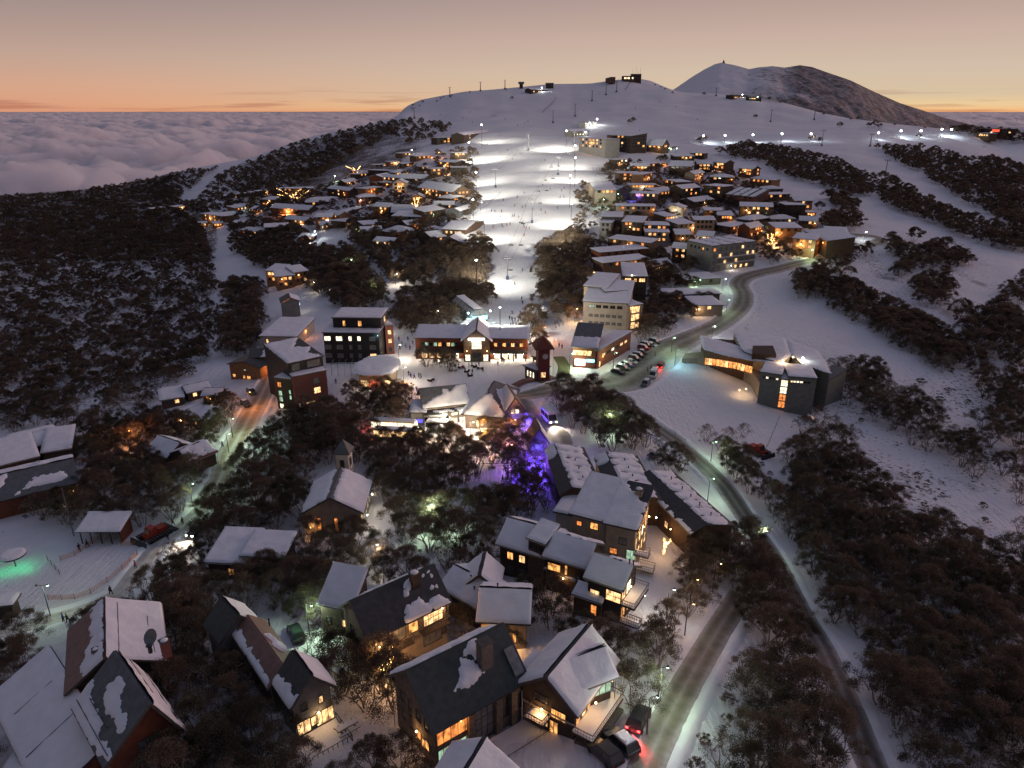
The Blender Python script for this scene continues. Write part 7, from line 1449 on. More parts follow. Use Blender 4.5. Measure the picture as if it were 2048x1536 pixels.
SL = [(378, 968, 'green', 700, 'street lamp lighting a gum bright green beside the snowy track'), (1426, 884, 'green', 600, 'street lamp glowing over a rounded gum at the main road'), (1420, 958, 'green', 600, 'lamp post on the terrace side of the main road'),
      (1522, 1056, 'green', 500, 'lamp post where the main road passes into the dark gums'), (1322, 1336, 'green', 800, 'lamp hidden behind gums above the bottom roadside cars'), (1228, 706, 'green', 700, 'tall lamp in the green-lit snow below the slate-roofed lodge'),
      (1426, 653, 'white', 700, 'twin-headed lamp over the village road bend'), (1352, 700, 'cyan', 700, 'cyan lamp by the steps of the big curved building'), (1345, 676, 'green', 900, 'lamp in the planted island opposite the big curved building'),
      (1455, 600, 'green', 500, 'lamp on the inside of the road bend'), (1448, 558, 'green', 600, 'lamp at the upper end of the road bend'), (1397, 560, 'green', 260, 'lamp on the snowy garage roof line'), (1730, 464, 'white', 800, 'lamp at the road loop on the far right'),
      (1622, 500, 'green', 1400, 'lamp making a bright green patch below the right-hand cluster'), (1543, 452, 'green', 600, 'small green lamp above the right-hand cluster'), (1440, 370, 'green', 1400, 'teal lamp in the middle of the upper right lodges'), (1250, 321, 'cyan', 900, 'teal lamp below the hotels'),
      (1205, 399, 'green', 1600, 'lamp with green pool by the run-side path'), (1234, 388, 'green', 500, 'lamp by the curved-roof lodge'), (1320, 284, 'green', 500, 'lamp behind the chalet right of the hotels'), (1352, 297, 'green', 700, 'lamp beside the olive lodge'),
      (505, 406, 'green', 1800, 'green lamp on a snowy terrace at the far left lodges'), (668, 352, 'green', 1500, 'lamp beside a gum on the upper left path'), (627, 463, 'white', 900, 'white lamp at the clearing hut'), (652, 440, 'white', 900, 'white lamp on the bright carpark'), (668, 430, 'warm', 400, 'warm lamp by the carpark'),
      (716, 461, 'green', 1500, 'green lamp left of the four-roof cluster'), (700, 520, 'green', 1400, 'lamp above the upper end of the stepped path'), (790, 548, 'pale', 1600, 'warm white lamp beside the blue path below the cluster'), (738, 568, 'green', 2200, 'lamp giving the green pool on the village back road'), (625, 565, 'pale', 600, 'pale lamp under the stacked units'),
      (669, 505, 'cyan', 100, 'tiny bluish lamp in the big gum clump'), (494, 785, 'orange', 900, 'sodium lamp over cars on the slushy road'), (460, 838, 'green', 900, 'lamp behind the bushy tree at the slushy road'), (452, 868, 'green', 600, 'lamp low beside the slushy road bend'), (1213, 828, 'green', 900, 'lamp within the big gum clump by the ramp'),
      (960, 840, 'orange', 900, 'sodium lamp left of the blue-lit gable'), (1024, 840, 'orange', 1300, 'sodium lamp right before the blue-lit gable'), (958, 862, 'amber', 1600, 'sodium lamp at the corner of the lit bus yard'), (573, 412, 'orange', 2600, 'bright orange sodium lamp by the terrace steps'), (252, 862, 'orange', 900, 'orange lamp buried in the gums at the left'),
      (1012, 772, 'orange', 900, 'orange lamp at the curved planter of the square'), (1086, 655, 'orange', 1100, 'orange lamp in the tree behind the clock tower'), (804, 764, 'orange', 900, 'orange-red festoon lamp before the curved podium'), (930, 648, 'white', 1400, 'white lamp at the left foot of the lift station'),
      (1016, 890, 'pink', 500, 'pinkish lamp among the blue-lit gums'), (873, 622, 'pale', 600, 'pale lamp in the gums behind the long square building'), (762, 640, 'pale', 500, 'pale lamp in the lane beside the black apartments'), (1432, 1128, 'amber', 60, 'faint path lamp in the gums right of the lodges'),
      (1385, 1160, 'amber', 110, 'first of two path lamps right of the stepped lodge'), (1376, 1209, 'amber', 110, 'second of two path lamps right of the stepped lodge'), (1338, 1180, 'white', 200, 'white path lamp at the end of the stepped lodge'), (1300, 1395, 'white', 450, 'white light shining on snow behind the roadside guard rail'),
      (612, 1212, 'green', 900, 'lamp lighting the green drive between the foreground gums'), (855, 1010, 'green', 1500, 'lamp lighting gum foliage green in the wooded middle'), (745, 1090, 'pale', 600, 'pale lamp under the gums below the chapel'), (1062, 612, 'pale', 700, 'lamp at the ski school hut'),
      (822, 300, 'pale', 500, 'lamp on the uppermost left drive'), (876, 305, 'orange', 1200, 'orange lamp on the uppermost left drive'), (912, 380, 'orange', 700, 'amber lamp beside the chimneyed chalet'), (1185, 545, 'amber', 500, 'amber lamp by the hostel trees'), (1150, 618, 'amber', 1500, 'amber lamp glowing through the gum by the hostel')]
SL += [(796, 690, 'pale', 1500, 'lamp in the bright lane right of the black apartments'), (806, 735, 'pale', 1100, 'lamp before the curved podium of the black apartments'), (1068, 690, 'warm', 900, 'lamp between the long square building and the clock tower'), (1140, 708, 'green', 900, 'lamp on the green verge right of the clock tower')]
for px, py, col, pw, lb in SL: street_lamp(px, py, lb, col, pw * (1.6 if 600 < py < 880 else 1.25))
# double-headed lamp on the snow play area
o = street_lamp(84, 1172, 'tall double-headed lamp post by the orange net at the snow play area', 'green', 420, h=6.0, arm=.9)
c = bpy.data.objects.new('lamp_head', MB().ball((-.9, 0, 6.1), .2, 1, 8, 5).mesh('lamp_head', M['metal_dark'])); C.objects.link(c); c.parent = o
c = bpy.data.objects.new('arm', MB().tube((0, 0, 6.0), (-.9, 0, 6.25), .045, n=5).mesh('arm', M['metal_dark'])); C.objects.link(c); c.parent = o

def floodlight(px, py, tx, ty, label, power, h=15, cone=125, col=(1, .95, .78), group='floodlights along the run', beam=0):
    p = G(px, py, h)
    if p is None: return
    z = hz(p.x, p.y); o = empty('floodlight', (p.x, p.y, z), label, 'floodlight', group); k = MB().tube((0, 0, -.5), (0, 0, h), .16, .1, 6).box((0, 0, h), 1.4, .15, .15)
    q_ = bpy.data.objects.new('pole', k.mesh('pole', M['metal_dark'])); C.objects.link(q_); q_.parent = o; big = max(.25, (p - CAM).length / 900)
    c = bpy.data.objects.new('lamp_head', MB().ball((0, -.2, h + .2), big, .8, 8, 5).mesh('lamp_head', M['bulb_white'])); C.objects.link(c); c.parent = o
    t_ = G(tx, ty); d = (t_ - Vector((p.x, p.y, z + h))).normalized(); ld = bpy.data.lights.new('lamp_light', 'SPOT'); ld.energy = power; ld.color = col; ld.spot_size = R(cone); ld.spot_blend = .8; ld.shadow_soft_size = .4
    l_ = bpy.data.objects.new('lamp_light', ld); C.objects.link(l_); l_.parent = o; l_.location = Vector((0, 0, h + .2)) + d * (big + .5); l_.rotation_euler = d.to_track_quat('-Z', 'Y').to_euler()
    if beam:
        l2 = ld.copy(); l2.energy = beam; l2.spot_size = R(150); l2.spot_blend = 1.0; d2 = (t_ - Vector((p.x, p.y, z + h)) + Vector((0, 0, h * .35))).normalized()
        l_ = bpy.data.objects.new('lamp_light', l2); C.objects.link(l_); l_.parent = o; l_.location = Vector((0, 0, h + .6)) + d2 * (big + .5); l_.rotation_euler = d2.to_track_quat('-Z', 'Y').to_euler()
FL = [(938, 285, 1000, 305, 60e3), (941, 325, 1010, 335, 60e3), (952, 345, 1020, 360, 50e3), (946, 400, 1030, 400, 60e3), (968, 440, 1030, 425, 60e3), (953, 521, 1020, 500, 60e3), (963, 250, 1020, 275, 26e3), (1133, 262, 1080, 290, 50e3), (1150, 292, 1090, 310, 46e3), (1151, 316, 1090, 325, 46e3), (1141, 352, 1085, 365, 46e3),
      (1143, 408, 1085, 415, 60e3), (1132, 454, 1080, 470, 50e3), (952, 521, 1020, 560, 46e3), (1000, 616, 1040, 600, 9e3)]
for i, (x, y, tx, ty, pw) in enumerate(FL):
    pw = pw * (.85 if y < 320 else .55 if y < 370 else .36 if y < 430 else .26 if y < 500 else .20 if y < 600 else 1.6); side = 'left' if x < 1030 else 'right'; same = sorted([f for f in FL if (f[0] < 1030) == (x < 1030)], key=lambda f: f[1]); floodlight(x, y, tx, ty, '%s floodlight from the top on the %s edge of the lit run' % (orr[same.index(FL[i])], side), pw * .08, beam=pw * (3.2 if y < 370 else 4.6), h=20 if y < 370 else 16)
for i, (x, y, pw) in enumerate([(1407, 272, 14e3), (1450, 271, 9e3), (1506, 270, 9e3), (1564, 268, 12e3), (1622, 268, 9e3), (1757, 266, 7e3), (1802, 262, 11e3), (1842, 262, 7e3), (1884, 259, 22e3), (1903, 259, 6e3)]):
    floodlight(x, y, x + 30, y + 14, '%s floodlight from the left on the track crossing the right-hand slope' % orr[i], pw, 8, 140, (.80, .92, 1), 'floodlights on the right-hand slope')
street_lamp(961, 405, 'lamp on the tunnel-shaped lift shed', 'white', 500)

# ------------------------------------------------------------------ chairlift
def tower(px, py, h, label, w=4.6):
    p = G(px, py); z = p.z; o = empty('lift_tower', p, label, 'lift tower', 'chairlift towers')
    def pt(n_, mb, m_='metal'): c = bpy.data.objects.new(n_, mb.mesh(n_, M[m_])); C.objects.link(c); c.parent = o
    th = max(.32, p.y / 1600); pt('mast', MB().tube((0, 0, -1), (0, 0, h), th, th * .7, 8)); pt('cross_arm', MB().box((0, 0, h), w, .35, .35).box((0, 0, h + 1.0), w * .5, .12, .12).tube((-.8, 0, h), (-.8, 0, h + 1), .06, n=4).tube((.8, 0, h), (.8, 0, h + 1), .06, n=4))
    for s_ in (-1, 1): pt('sheave_beam', MB().box((s_ * w / 2, 0, h + .25), .25, 2.6, .3), 'metal_dark')
    pt('work_platform', MB().box((0, .4, h - .7), w * .8, .5, .06), 'metal_dark'); pt('base_padding', MB().tube((0, 0, 0), (0, 0, 1.8), th * 2.2, th * 2.2, 8), 'car_blue')
    return o, p + Vector((0, 0, h + .4)), w
TW = [(1015, 559, 10, 'lowest lift tower on the floodlit run'), (1064, 446, 14, 'tall lift tower in the middle of the floodlit run'), (1116, 350, 13, 'lift tower on the right half of the run with work platform'), (1149, 291, 12, 'lift tower by the rounded lift station'), (1150, 233, 16, 'lift tower standing above the floodlit hut')]
tt = [tower(*t_) for t_ in TW]; T2 = [(991, 375, 13, 'lift tower on the left half of the run'), (1057, 301, 14, 'lift tower near the head of the run')]; t2 = [tower(*t_) for t_ in T2]
others = [(1184, 202, 15), (1212, 190, 15), (1106, 246, 15), (1233, 184, 17), (1541, 244, 15), (1628, 240, 14), (1643, 292, 15), (1740, 293, 12), (1770, 352, 13), (900, 193, 14), (961, 182, 14), (1010, 178, 14), (829, 237, 14), (945, 338, 9), (1432, 192, 12)]
t3 = [tower(x, y, h_, '%s of the small distant lift towers from the left' % orr[i]) for i, (x, y, h_) in enumerate(sorted(others))]
def cable(a, b, sag, where):
    k = MB()
    for s_ in (-1, 1):
        pts = [a[1] + Vector((s_ * a[2] / 2, 0, 0))]; e_ = b[1] + Vector((s_ * b[2] / 2, 0, 0)); s0 = pts[0]
        for i in range(1, 9): f = i / 8; pts.append(s0.lerp(e_, f) - Vector((0, 0, sag * 4 * f * (1 - f))))
        k.path(pts, .045, 4)
    tag(k.build('haul_cable', 'metal_dark'), 'thin haul cable sagging over the run, ' + where, 'cable', 'chairlift cables')
for A_, nm in ((tt, 'span of the main line'), (t2, 'the only span of the left line')):
    for i, (a, c) in enumerate(zip(A_[:-1], A_[1:])): cable(a, c, 2.5, (orr[i] + ' lowest ' + nm) if len(A_) > 2 else nm)
cm = {}
def chair(px, py, i, n_):
    p = G(px, py, 7.0); o = empty('lift_chair', p, '%s empty lift chair counted from the top over the run' % orr[i], 'lift chair', 'chairs hanging over the run')
    if not cm:
        cm['seat'] = MB().box((0, 0, 0), 2.4, .5, .08).mesh('seat', M['metal_dark']); cm['backrest'] = MB().box((0, -.3, .35), 2.4, .06, .5).mesh('backrest', M['metal_dark'])
        cm['hanger'] = MB().path([Vector((0, -.3, .5)), Vector((0, -.4, 1.6)), Vector((0, 0, 3.2))], .06, 5).tube((-1.2, 0, 0), (-1.2, -.35, .9), .05, n=4).tube((1.2, 0, 0), (1.2, -.35, .9), .05, n=4).tube((-1.2, -.35, .9), (1.2, -.35, .9), .05, n=4).mesh('hanger', M['metal'])
        cm['safety_bar'] = MB().tube((-1.1, .35, .45), (1.1, .35, .45), .04, n=4).tube((0, .35, .45), (0, -.2, .9), .03, n=4).mesh('safety_bar', M['metal'])
    for k_, m_ in cm.items(): c = bpy.data.objects.new(k_, m_); C.objects.link(c); c.parent = o
ch = sorted([(1077, 383), (1093, 382), (1091, 361), (1106, 358), (1022, 491), (1042, 491), (1020, 541), (1080, 407), (1103, 335), (1118, 333), (1042, 446), (1046, 448)], key=lambda c: c[1])
for i, c in enumerate(ch): chair(*c, i, len(ch))

# ------------------------------------------------------------------ people
M['skin'] = surf('skin', (.45, .30, .22), (.4, .27, .2), 3, .7)
for n_, c_ in (('jacket_dark', (.03, .032, .04)), ('jacket_blue', (.05, .08, .2)), ('jacket_red', (.32, .04, .03)), ('jacket_purple', (.11, .06, .2)), ('jacket_orange', (.5, .16, .05)), ('jacket_grey', (.14, .14, .15)), ('trousers', (.03, .03, .035))): M[n_] = surf(n_, c_, tuple(x * .8 for x in c_), 4, .8)
def body_mesh(pose):
    st, ar, ln, cr_ = {'stand': (.10, .18, 0, 0), 'walk': (.32, .30, .05, 0), 'ski': (.16, .35, .22, .22)}[pose]
    v = [(0, 0, .95 - cr_), (ln * .4, 0, 1.18 - cr_), (ln, 0, 1.42 - cr_), (ln * 1.1, 0, 1.54 - cr_), (ln * 1.25, 0, 1.68 - cr_)]; e = [(0, 1), (1, 2), (2, 3), (3, 4)]; r_ = [.17, .155, .17, .07, .115]
    def chain(start, pts, rad):
        p_ = start
        for p, q_ in zip(pts, rad): v.append(p); r_.append(q_); e.append((p_, len(v) - 1)); p_ = len(v) - 1
    for s_, f in ((1, st), (-1, -st)):
        chain(0, [(f * .1, s_ * .12, .82 - cr_), (f * .6 + cr_ * .6, s_ * .13, .48 - cr_ * .4), (f - .02, s_ * .13, .1), (f + .14, s_ * .13, .05)], [.11, .085, .06, .06])
        chain(2, [(ln, s_ * .21, 1.40 - cr_), (ln - f * .5, s_ * .28, 1.13 - cr_), (ln - f * .6 + ar, s_ * .25, .95 - cr_), (ln - f * .6 + ar + .08, s_ * .25, .92 - cr_)], [.08, .065, .05, .05])
    me = bpy.data.meshes.new('body'); me.from_pydata(v, e, []); o = bpy.data.objects.new('tmp', me); C.objects.link(o); sk = o.modifiers.new('s', 'SKIN')
    for i, d in enumerate(me.skin_vertices[0].data): d.radius = (r_[i], r_[i] * (1.25 if i < 3 else 1)); d.use_root = i == 0
    sb = o.modifiers.new('u', 'SUBSURF'); sb.levels = 1; dg = bpy.context.evaluated_depsgraph_get(); m2 = bpy.data.meshes.new_from_object(o.evaluated_get(dg)); bpy.data.objects.remove(o)
    m2.name = 'body'; return m2, v[4]
POSES = {k: body_mesh(k) for k in ('stand', 'walk', 'ski')}; PB = {}
hat = MB().ball((0, 0, .04), .13, .8, 8, 5).mesh('hat', M['jacket_dark'])
def person_mesh(pose, jk):
    if (pose, jk) in PB: return PB[(pose, jk)]
    m_ = POSES[pose][0].copy(); m_.materials.clear(); [m_.materials.append(M[x]) for x in (jk, 'trousers', 'skin')]; hz_ = POSES[pose][1][2]
    for p in m_.polygons: p.material_index = 2 if p.center.z > hz_ - .09 else (1 if p.center.z < hz_ - .83 else 0)
    m_.shade_smooth(); PB[(pose, jk)] = m_; return m_
ski_me = MB().box((.1, .13, .02), 1.7, .1, .03).mesh('ski', M['jacket_red']); ski_m2 = MB().box((.1, -.13, .02), 1.7, .1, .03).mesh('ski', M['jacket_red'])
def person(px, py, where, pose=None, jk=None, i=0):
    p = G(px, py); pose = pose or random.choice(['stand', 'walk', 'walk']); jk = jk or random.choice(['jacket_dark', 'jacket_dark', 'jacket_blue', 'jacket_red', 'jacket_grey', 'jacket_purple'])
    o = empty('person', p + Vector((0, 0, .04)), None, 'person'); o.rotation_euler = (0, 0, random.uniform(0, 6.28)); s_ = max(1.0, 1 + (p.y - 250) / 2500); o.scale = (s_, s_, s_)
    b_ = bpy.data.objects.new('body', person_mesh(pose, jk)); C.objects.link(b_); b_.parent = o; h_ = bpy.data.objects.new('hat', hat); C.objects.link(h_); h_.parent = o; h_.location = Vector(POSES[pose][1]) + Vector((0, 0, .05))
    if pose == 'ski':
        for m_ in (ski_me, ski_m2): k = bpy.data.objects.new('ski', m_); C.objects.link(k); k.parent = o
    PEOPLE.append((o, px, py, where, {'stand': 'standing', 'walk': 'walking', 'ski': 'skiing'}[pose], jk[7:])); return o
PEOPLE = []
PP = {
 'the snow play area': [(223, 1190), (272, 1138), (160, 1103), (175, 1095), (128, 1245), (137, 1246)], 'the red groomer': [(347, 1052), (366, 1050), (336, 1080)], 'the slushy road': [(524, 888), (530, 888), (541, 878), (547, 876), (553, 874), (561, 872), (446, 896)],
 'the curved podium': [(817, 752), (822, 756), (829, 758), (838, 756), (842, 757), (800, 700), (798, 682), (804, 692), (812, 697), (816, 682), (808, 652), (810, 642), (834, 785), (672, 768), (760, 768), (805, 778), (820, 700), (826, 690)],
 'the clock tower': [(996, 733), (1008, 727), (1005, 724), (1018, 720), (1030, 718), (1026, 715), (1118, 695), (1124, 698), (980, 718)],
 'the lift station queue': [(1000, 660), (1004, 658), (1010, 660), (1021, 656), (1026, 650), (1032, 652), (1035, 660), (1040, 656), (1046, 660), (1050, 654), (1019, 640), (1024, 642), (1030, 643), (1036, 645), (1042, 640), (1056, 628), (1048, 630), (1060, 640), (994, 661), (988, 662), (1066, 655), (1074, 650), (1052, 664), (1044, 665)],
 'the ski school hut': [(1075, 616), (1080, 617), (1086, 618), (1092, 622), (1110, 650), (1114, 648), (1118, 655), (1112, 660), (1122, 646), (1126, 652), (1116, 640)],
 'the picnic benches': [(912, 738), (918, 736), (925, 740), (938, 735), (944, 733), (952, 736), (958, 734), (966, 745), (945, 748), (930, 744)],
 'the bus yard': [(846, 838), (850, 842), (858, 858), (862, 866), (870, 852)], 'the village road': [(1295, 744), (1302, 740), (1310, 714)], 'the open glade': [(1005, 965), (1016, 955), (766, 990)],
 'the tilted-roof terrace': [(1262, 492), (1266, 493), (1274, 491)]}
for w_, L_ in PP.items():
    for x, y in L_: person(x, y, w_)
for x, y in [(1029, 413), (1045, 416), (1050, 413), (1003, 425), (1002, 436), (1026, 434), (1029, 433), (1038, 436), (1065, 420), (1082, 422), (1091, 427), (1115, 418), (1006, 455), (1013, 452), (1020, 450), (1047, 452), (1049, 455), (1053, 457), (1058, 458), (1048, 472), (1043, 600), (1045, 608), (1041, 628), (1025, 628), (1030, 570), (1045, 542), (1026, 320), (1015, 302), (1100, 380),
             (1086, 372), (1123, 382), (1128, 378), (1140, 360), (1127, 395), (1120, 396), (1007, 402), (990, 425), (983, 424), (1048, 388), (1090, 322), (1004, 452), (986, 456), (1034, 396), (975, 290), (965, 268), (1000, 272)]:
    person(x, y, 'the floodlit run', 'ski')
for x, y in [(940, 225), (925, 238), (945, 245), (1050, 247), (1168, 222), (1271, 218), (1279, 262), (1320, 205), (1352, 215), (1035, 252), (1056, 244), (1010, 240), (880, 230), (1395, 240)]: person(x, y, 'the upper snowfield', 'ski')
grp = {}
for r__ in PEOPLE: grp.setdefault((r__[3], r__[4], r__[5]), []).append(r__)
for (w_, po, jk), L_ in grp.items():
    L_.sort(key=lambda r: r[1])
    for i, r__ in enumerate(L_): tag(r__[0], 'person in %s jacket %s at %s' % (jk, po, w_) + ('' if len(L_) == 1 else ', %s from left' % orr[min(i, 19)]), None, 'people at ' + w_)

# ------------------------------------------------------------------ small things
def fence(pts, label, mat='safety_orange', h=1.1, step=2.2, rails=(.15, .4, .65, .9), group=None, name='safety_fence', post='metal_dark'):
    P_ = [G(*p) for p in pts]; S = []
    for a, c in zip(P_[:-1], P_[1:]):
        n_ = max(1, int((c - a).length / step)); S += [a.lerp(c, i / n_) for i in range(n_)]
    S.append(P_[-1]); S = [Vector((p.x, p.y, hz(p.x, p.y))) for p in S]; o = empty(name, S[0], label, 'fence', group); k = MB()
    for i, p in enumerate(S): MB().tube(p - Vector((0, 0, .3)), p + Vector((0, 0, h + .1)), .045, n=5).build('post', post, o)
    for z_ in rails:
        for a, c in zip(S[:-1], S[1:]): k.box((a + c) / 2 + Vector((0, 0, z_ * h)), (c - a).length, .02, .045 * h, (c - a).normalized())
    if mat == 'safety_orange':
        for a, c in zip(S[:-1], S[1:]):
            for j in range(12): p = a.lerp(c, j / 12); k.box(p + Vector((0, 0, h * .52)), .035, .02, h * .8)
    k.build('net' if mat == 'safety_orange' else 'rail', mat, o)
fence([(97, 1200), (150, 1199), (182, 1188), (215, 1165), (245, 1140), (275, 1112)], 'long orange net curving round the snow play area'); fence([(122, 1122), (150, 1112), (198, 1080)], 'short orange net crossing the snow play area'); fence([(243, 1092), (290, 1090)], 'orange net stub in front of the red groomer')
fence([(96, 1122), (120, 1150)], 'small dark mesh panel on the snow play area', 'metal', rails=(.1, .5, .9))
fence([(1298, 846), (1330, 862), (1370, 885)], 'roadside guard rail between the road and the snowfield', 'metal', rails=(.55, .8), name='guard_rail', step=3)
fence([(1558, 838), (1545, 870), (1532, 900)], 'handrail running down the slope from the curved building', 'metal_dark', rails=(.9,), name='handrail'); fence([(1260, 1432), (1290, 1424), (1320, 1404)], 'steel guard rail shining beside the bottom cars', 'metal', rails=(.5, .75), name='guard_rail')
fence([(958, 936), (1010, 936), (1042, 930)], 'plain rail fence at the lit path below the bus yard', 'metal_dark', rails=(.5, 1), name='rail_fence'); fence([(930, 440), (975, 412), (1000, 385)], 'dark fence along the left edge of the run', 'timber_dark', rails=(.4, .8), name='slope_fence')
fence([(1156, 458), (1176, 440), (1190, 425)], 'row of posts along the right edge of the run', 'timber_dark', rails=(.8,), name='slope_fence'); fence([(1245, 744), (1300, 700), (1318, 690)], 'low barrier behind the parked cars', 'timber_dark', rails=(.5,), name='rail_fence', h=.7)
fence([(1085, 227), (1112, 197)], 'distant snow fence running up the upper snowfield', 'timber_dark', rails=(.3, .6, .9), name='slope_fence', h=2.4); fence([(1250, 182), (1262, 164)], 'distant snow fence under the summit restaurant', 'timber_dark', rails=(.3, .6, .9), name='slope_fence', h=2.4)
# curved planter in the square
ribbon('path', [(1028, 775), (1050, 764), (1080, 759), (1105, 762)], 3.2, 'roof_red', lift=.5, bank=0)
M['grass_dull'] = surf('grass_dull', (.16, .17, .09), (.10, .11, .06), 1.5, .9, .4); ribbon('verge', [(1075, 752), (1095, 760), (1120, 772)], 7, 'grass_dull', lift=.12, bank=0); ribbon('verge', [(1118, 715), (1128, 735), (1122, 765)], 4, 'grass_dull', lift=.2, bank=0)
# picnic benches in the square
for i, (x, y) in enumerate([(908, 742), (922, 736), (934, 744), (948, 734), (960, 738), (905, 733), (862, 762), (940, 752)]):
    p = G(x, y); o = empty('picnic_bench', p, '%s snowy picnic bench from the left in the square' % orr[sorted([908, 922, 934, 948, 960, 905.5, 862, 940]).index(x if x != 905 else 905.5)], 'picnic bench', 'benches in the square'); o.rotation_euler = (0, 0, i * .7)
    if i == 0: bt = MB().box((0, 0, .75), 2, .8, .08).mesh('table_top', M['timber']); bs = MB().box((0, 0, .45), 2, .3, .07).mesh('bench', M['timber']); bl = MB().box((0, 0, .36), .12, 1.6, .7).mesh('leg', M['timber_dark']); bsn = MB().box((0, 0, .85), 1.9, .7, .1).mesh('snow_cap', M['snow'])
    for m_, loc in ((bt, (0, 0, 0)), (bs, (0, .75, 0)), (bs, (0, -.75, 0)), (bl, (-.7, 0, 0)), (bl, (.7, 0, 0)), (bsn, (0, 0, 0))): c = bpy.data.objects.new(m_.name.split('.')[0], m_); C.objects.link(c); c.parent = o; c.location = loc
# round umbrella with green glow on the play area
p = G(32, 1133); o = empty('carousel', p, 'round snow-topped shelter glowing green at the left edge', 'shelter'); k = MB().tube((0, 0, 0), (0, 0, 2.6), .12, n=6).mesh('post', M['metal']); c = bpy.data.objects.new('post', k); C.objects.link(c); c.parent = o
c = bpy.data.objects.new('canopy', MB().tube((0, 0, 2.4), (0, 0, 2.7), 2.2, 2.3, 14).mesh('canopy', M['metal_dark'])); C.objects.link(c); c.parent = o; c = bpy.data.objects.new('roof_snow', MB().tube((0, 0, 2.71), (0, 0, 3.0), 2.25, 1.7, 14).mesh('roof_snow', M['snow'])); C.objects.link(c); c.parent = o
M['emerald'] = glow('emerald_tube', (.05, 1, .4), 4); c = bpy.data.objects.new('light_tube', MB().tube((-1.4, 0, 2.3), (1.4, 0, 2.3), .06, n=5).mesh('light_tube', M['emerald'])); C.objects.link(c); c.parent = o
for dx, dy, e_ in ((1.2, -.5, 90), (-1.5, -2, 70), (3.2, -1.5, 30)): ld = bpy.data.lights.new('lamp_light', 'POINT'); ld.energy = e_; ld.color = (.05, 1, .42); l_ = bpy.data.objects.new('lamp_light', ld); C.objects.link(l_); l_.parent = o; l_.location = (dx, dy, 1.5)
# bare flag pole by the shed
p = G(148, 1072); tag(MB().tube(p - Vector((0, 0, .5)), p + Vector((0, 0, 11)), .12, .07, 6).build('utility_pole', 'metal'), 'tall bare pole standing left of the open-fronted shed', 'pole')
# ski school umbrella and hut
b = Bld('hut', 'small round-roofed ski school hut right of the bottom of the run', 'hut', None, 'ski school hut'); v = b.vol((1082, 622), (1094, 622), None, 3.0, 4, 'hip', 1.2, wall='car_green', roofm='car_green', snow=1)
# fairy lights wound through trees
def fairy(cx, cy, rx, ry, n_, col, label, h=3.5, power=120, lights=2, size=.075, spread=2.0, cat='string lights', branch=True):
    p = G(cx, cy, h); sc_px = (p - CAM).length / FOC; r = random.Random(int(cx * 7 + cy)); k = MB(); o = empty('string_lights', (p.x, p.y, hz(p.x, p.y)), label, cat, 'string lights'); br = MB(); base = Vector((p.x, p.y, hz(p.x, p.y))); s_ = max(size, sc_px * .42)
    for a in range(max(3, n_ // 22)):
        tip = p + Vector((r.uniform(-rx, rx) * sc_px, r.uniform(-.5, .5) * spread * 2, r.uniform(-.2, 1) * ry * sc_px)); mid = base.lerp(tip, .5) + Vector((r.uniform(-.6, .6), r.uniform(-.6, .6), .5)); br.path([base - Vector((0, 0, .3)), mid, tip], .05, 4)
        for i in range(22): f = r.uniform(.15, 1); q_ = (base.lerp(mid, f * 2) if f < .5 else mid.lerp(tip, f * 2 - 1)) + Vector((r.uniform(-.2, .2), r.uniform(-.2, .2), r.uniform(-.2, .2))); k.ball(q_, s_ * r.uniform(.6, 1.2), 1, 4, 3)
    if branch: br.build('wrapped_branch', 'bark', o)
    k.build('light_string', col, o)['kind'] = 'stuff'
    for i in range(lights): lamp_light(o, p + Vector((r.uniform(-.5, .5) * rx * sc_px, -1.0, r.uniform(-.2, .4) * ry * sc_px)), {'fairy_warm': LC['amber'], 'fairy_blue': (.16, .06, 1)}[col], power, .3)
fairy(780, 1312, 30, 30, 150, 'fairy_warm', 'gum wound with bright amber fairy lights between the two dark-roofed houses', 3.8, 420, 3); fairy(1000, 1272, 30, 20, 70, 'fairy_warm', 'amber fairy lights in the bushes before the many-angled white roof', 2.0, 260, 2)
fairy(590, 390, 36, 14, 260, 'fairy_warm', 'large tree full of amber lights in front of the long upper left lodge', 4, 900, 3, spread=6); fairy(832, 408, 10, 18, 110, 'fairy_warm', 'tall tree blazing with warm lights before the chimneyed chalet', 4, 1600, 2, spread=2); fairy(712, 338, 22, 8, 60, 'fairy_warm', 'scatter of amber lights in bushes of the upper left village', 3, 500, 2, spread=4)
fairy(1540, 480, 26, 14, 110, 'fairy_warm', 'amber lights strung through trees left of the right-hand cluster', 3.5, 1400, 3, spread=5); fairy(1500, 465, 14, 8, 50, 'fairy_warm', 'small knot of amber lights above the right-hand cluster', 3, 700, 1, spread=3)
fairy(1328, 1085, 14, 16, 70, 'fairy_warm', 'lit creeper of warm bulbs on the balconies of the tilted-roof lodge', 3, 60, 1, spread=1, branch=False)
fairy(1078, 925, 30, 26, 150, 'fairy_blue', 'gum glowing deep blue with lights below the blue-lit pavilion', 3.0, 1300, 3, spread=2.5); fairy(1045, 935, 26, 14, 90, 'fairy_blue', 'blue-lit low branches at the glade edge', 1.5, 1000, 2, spread=2.5); fairy(1092, 898, 16, 14, 60, 'fairy_blue', 'blue lights beside the pavilion doorway', 2.5, 600, 1, spread=2)
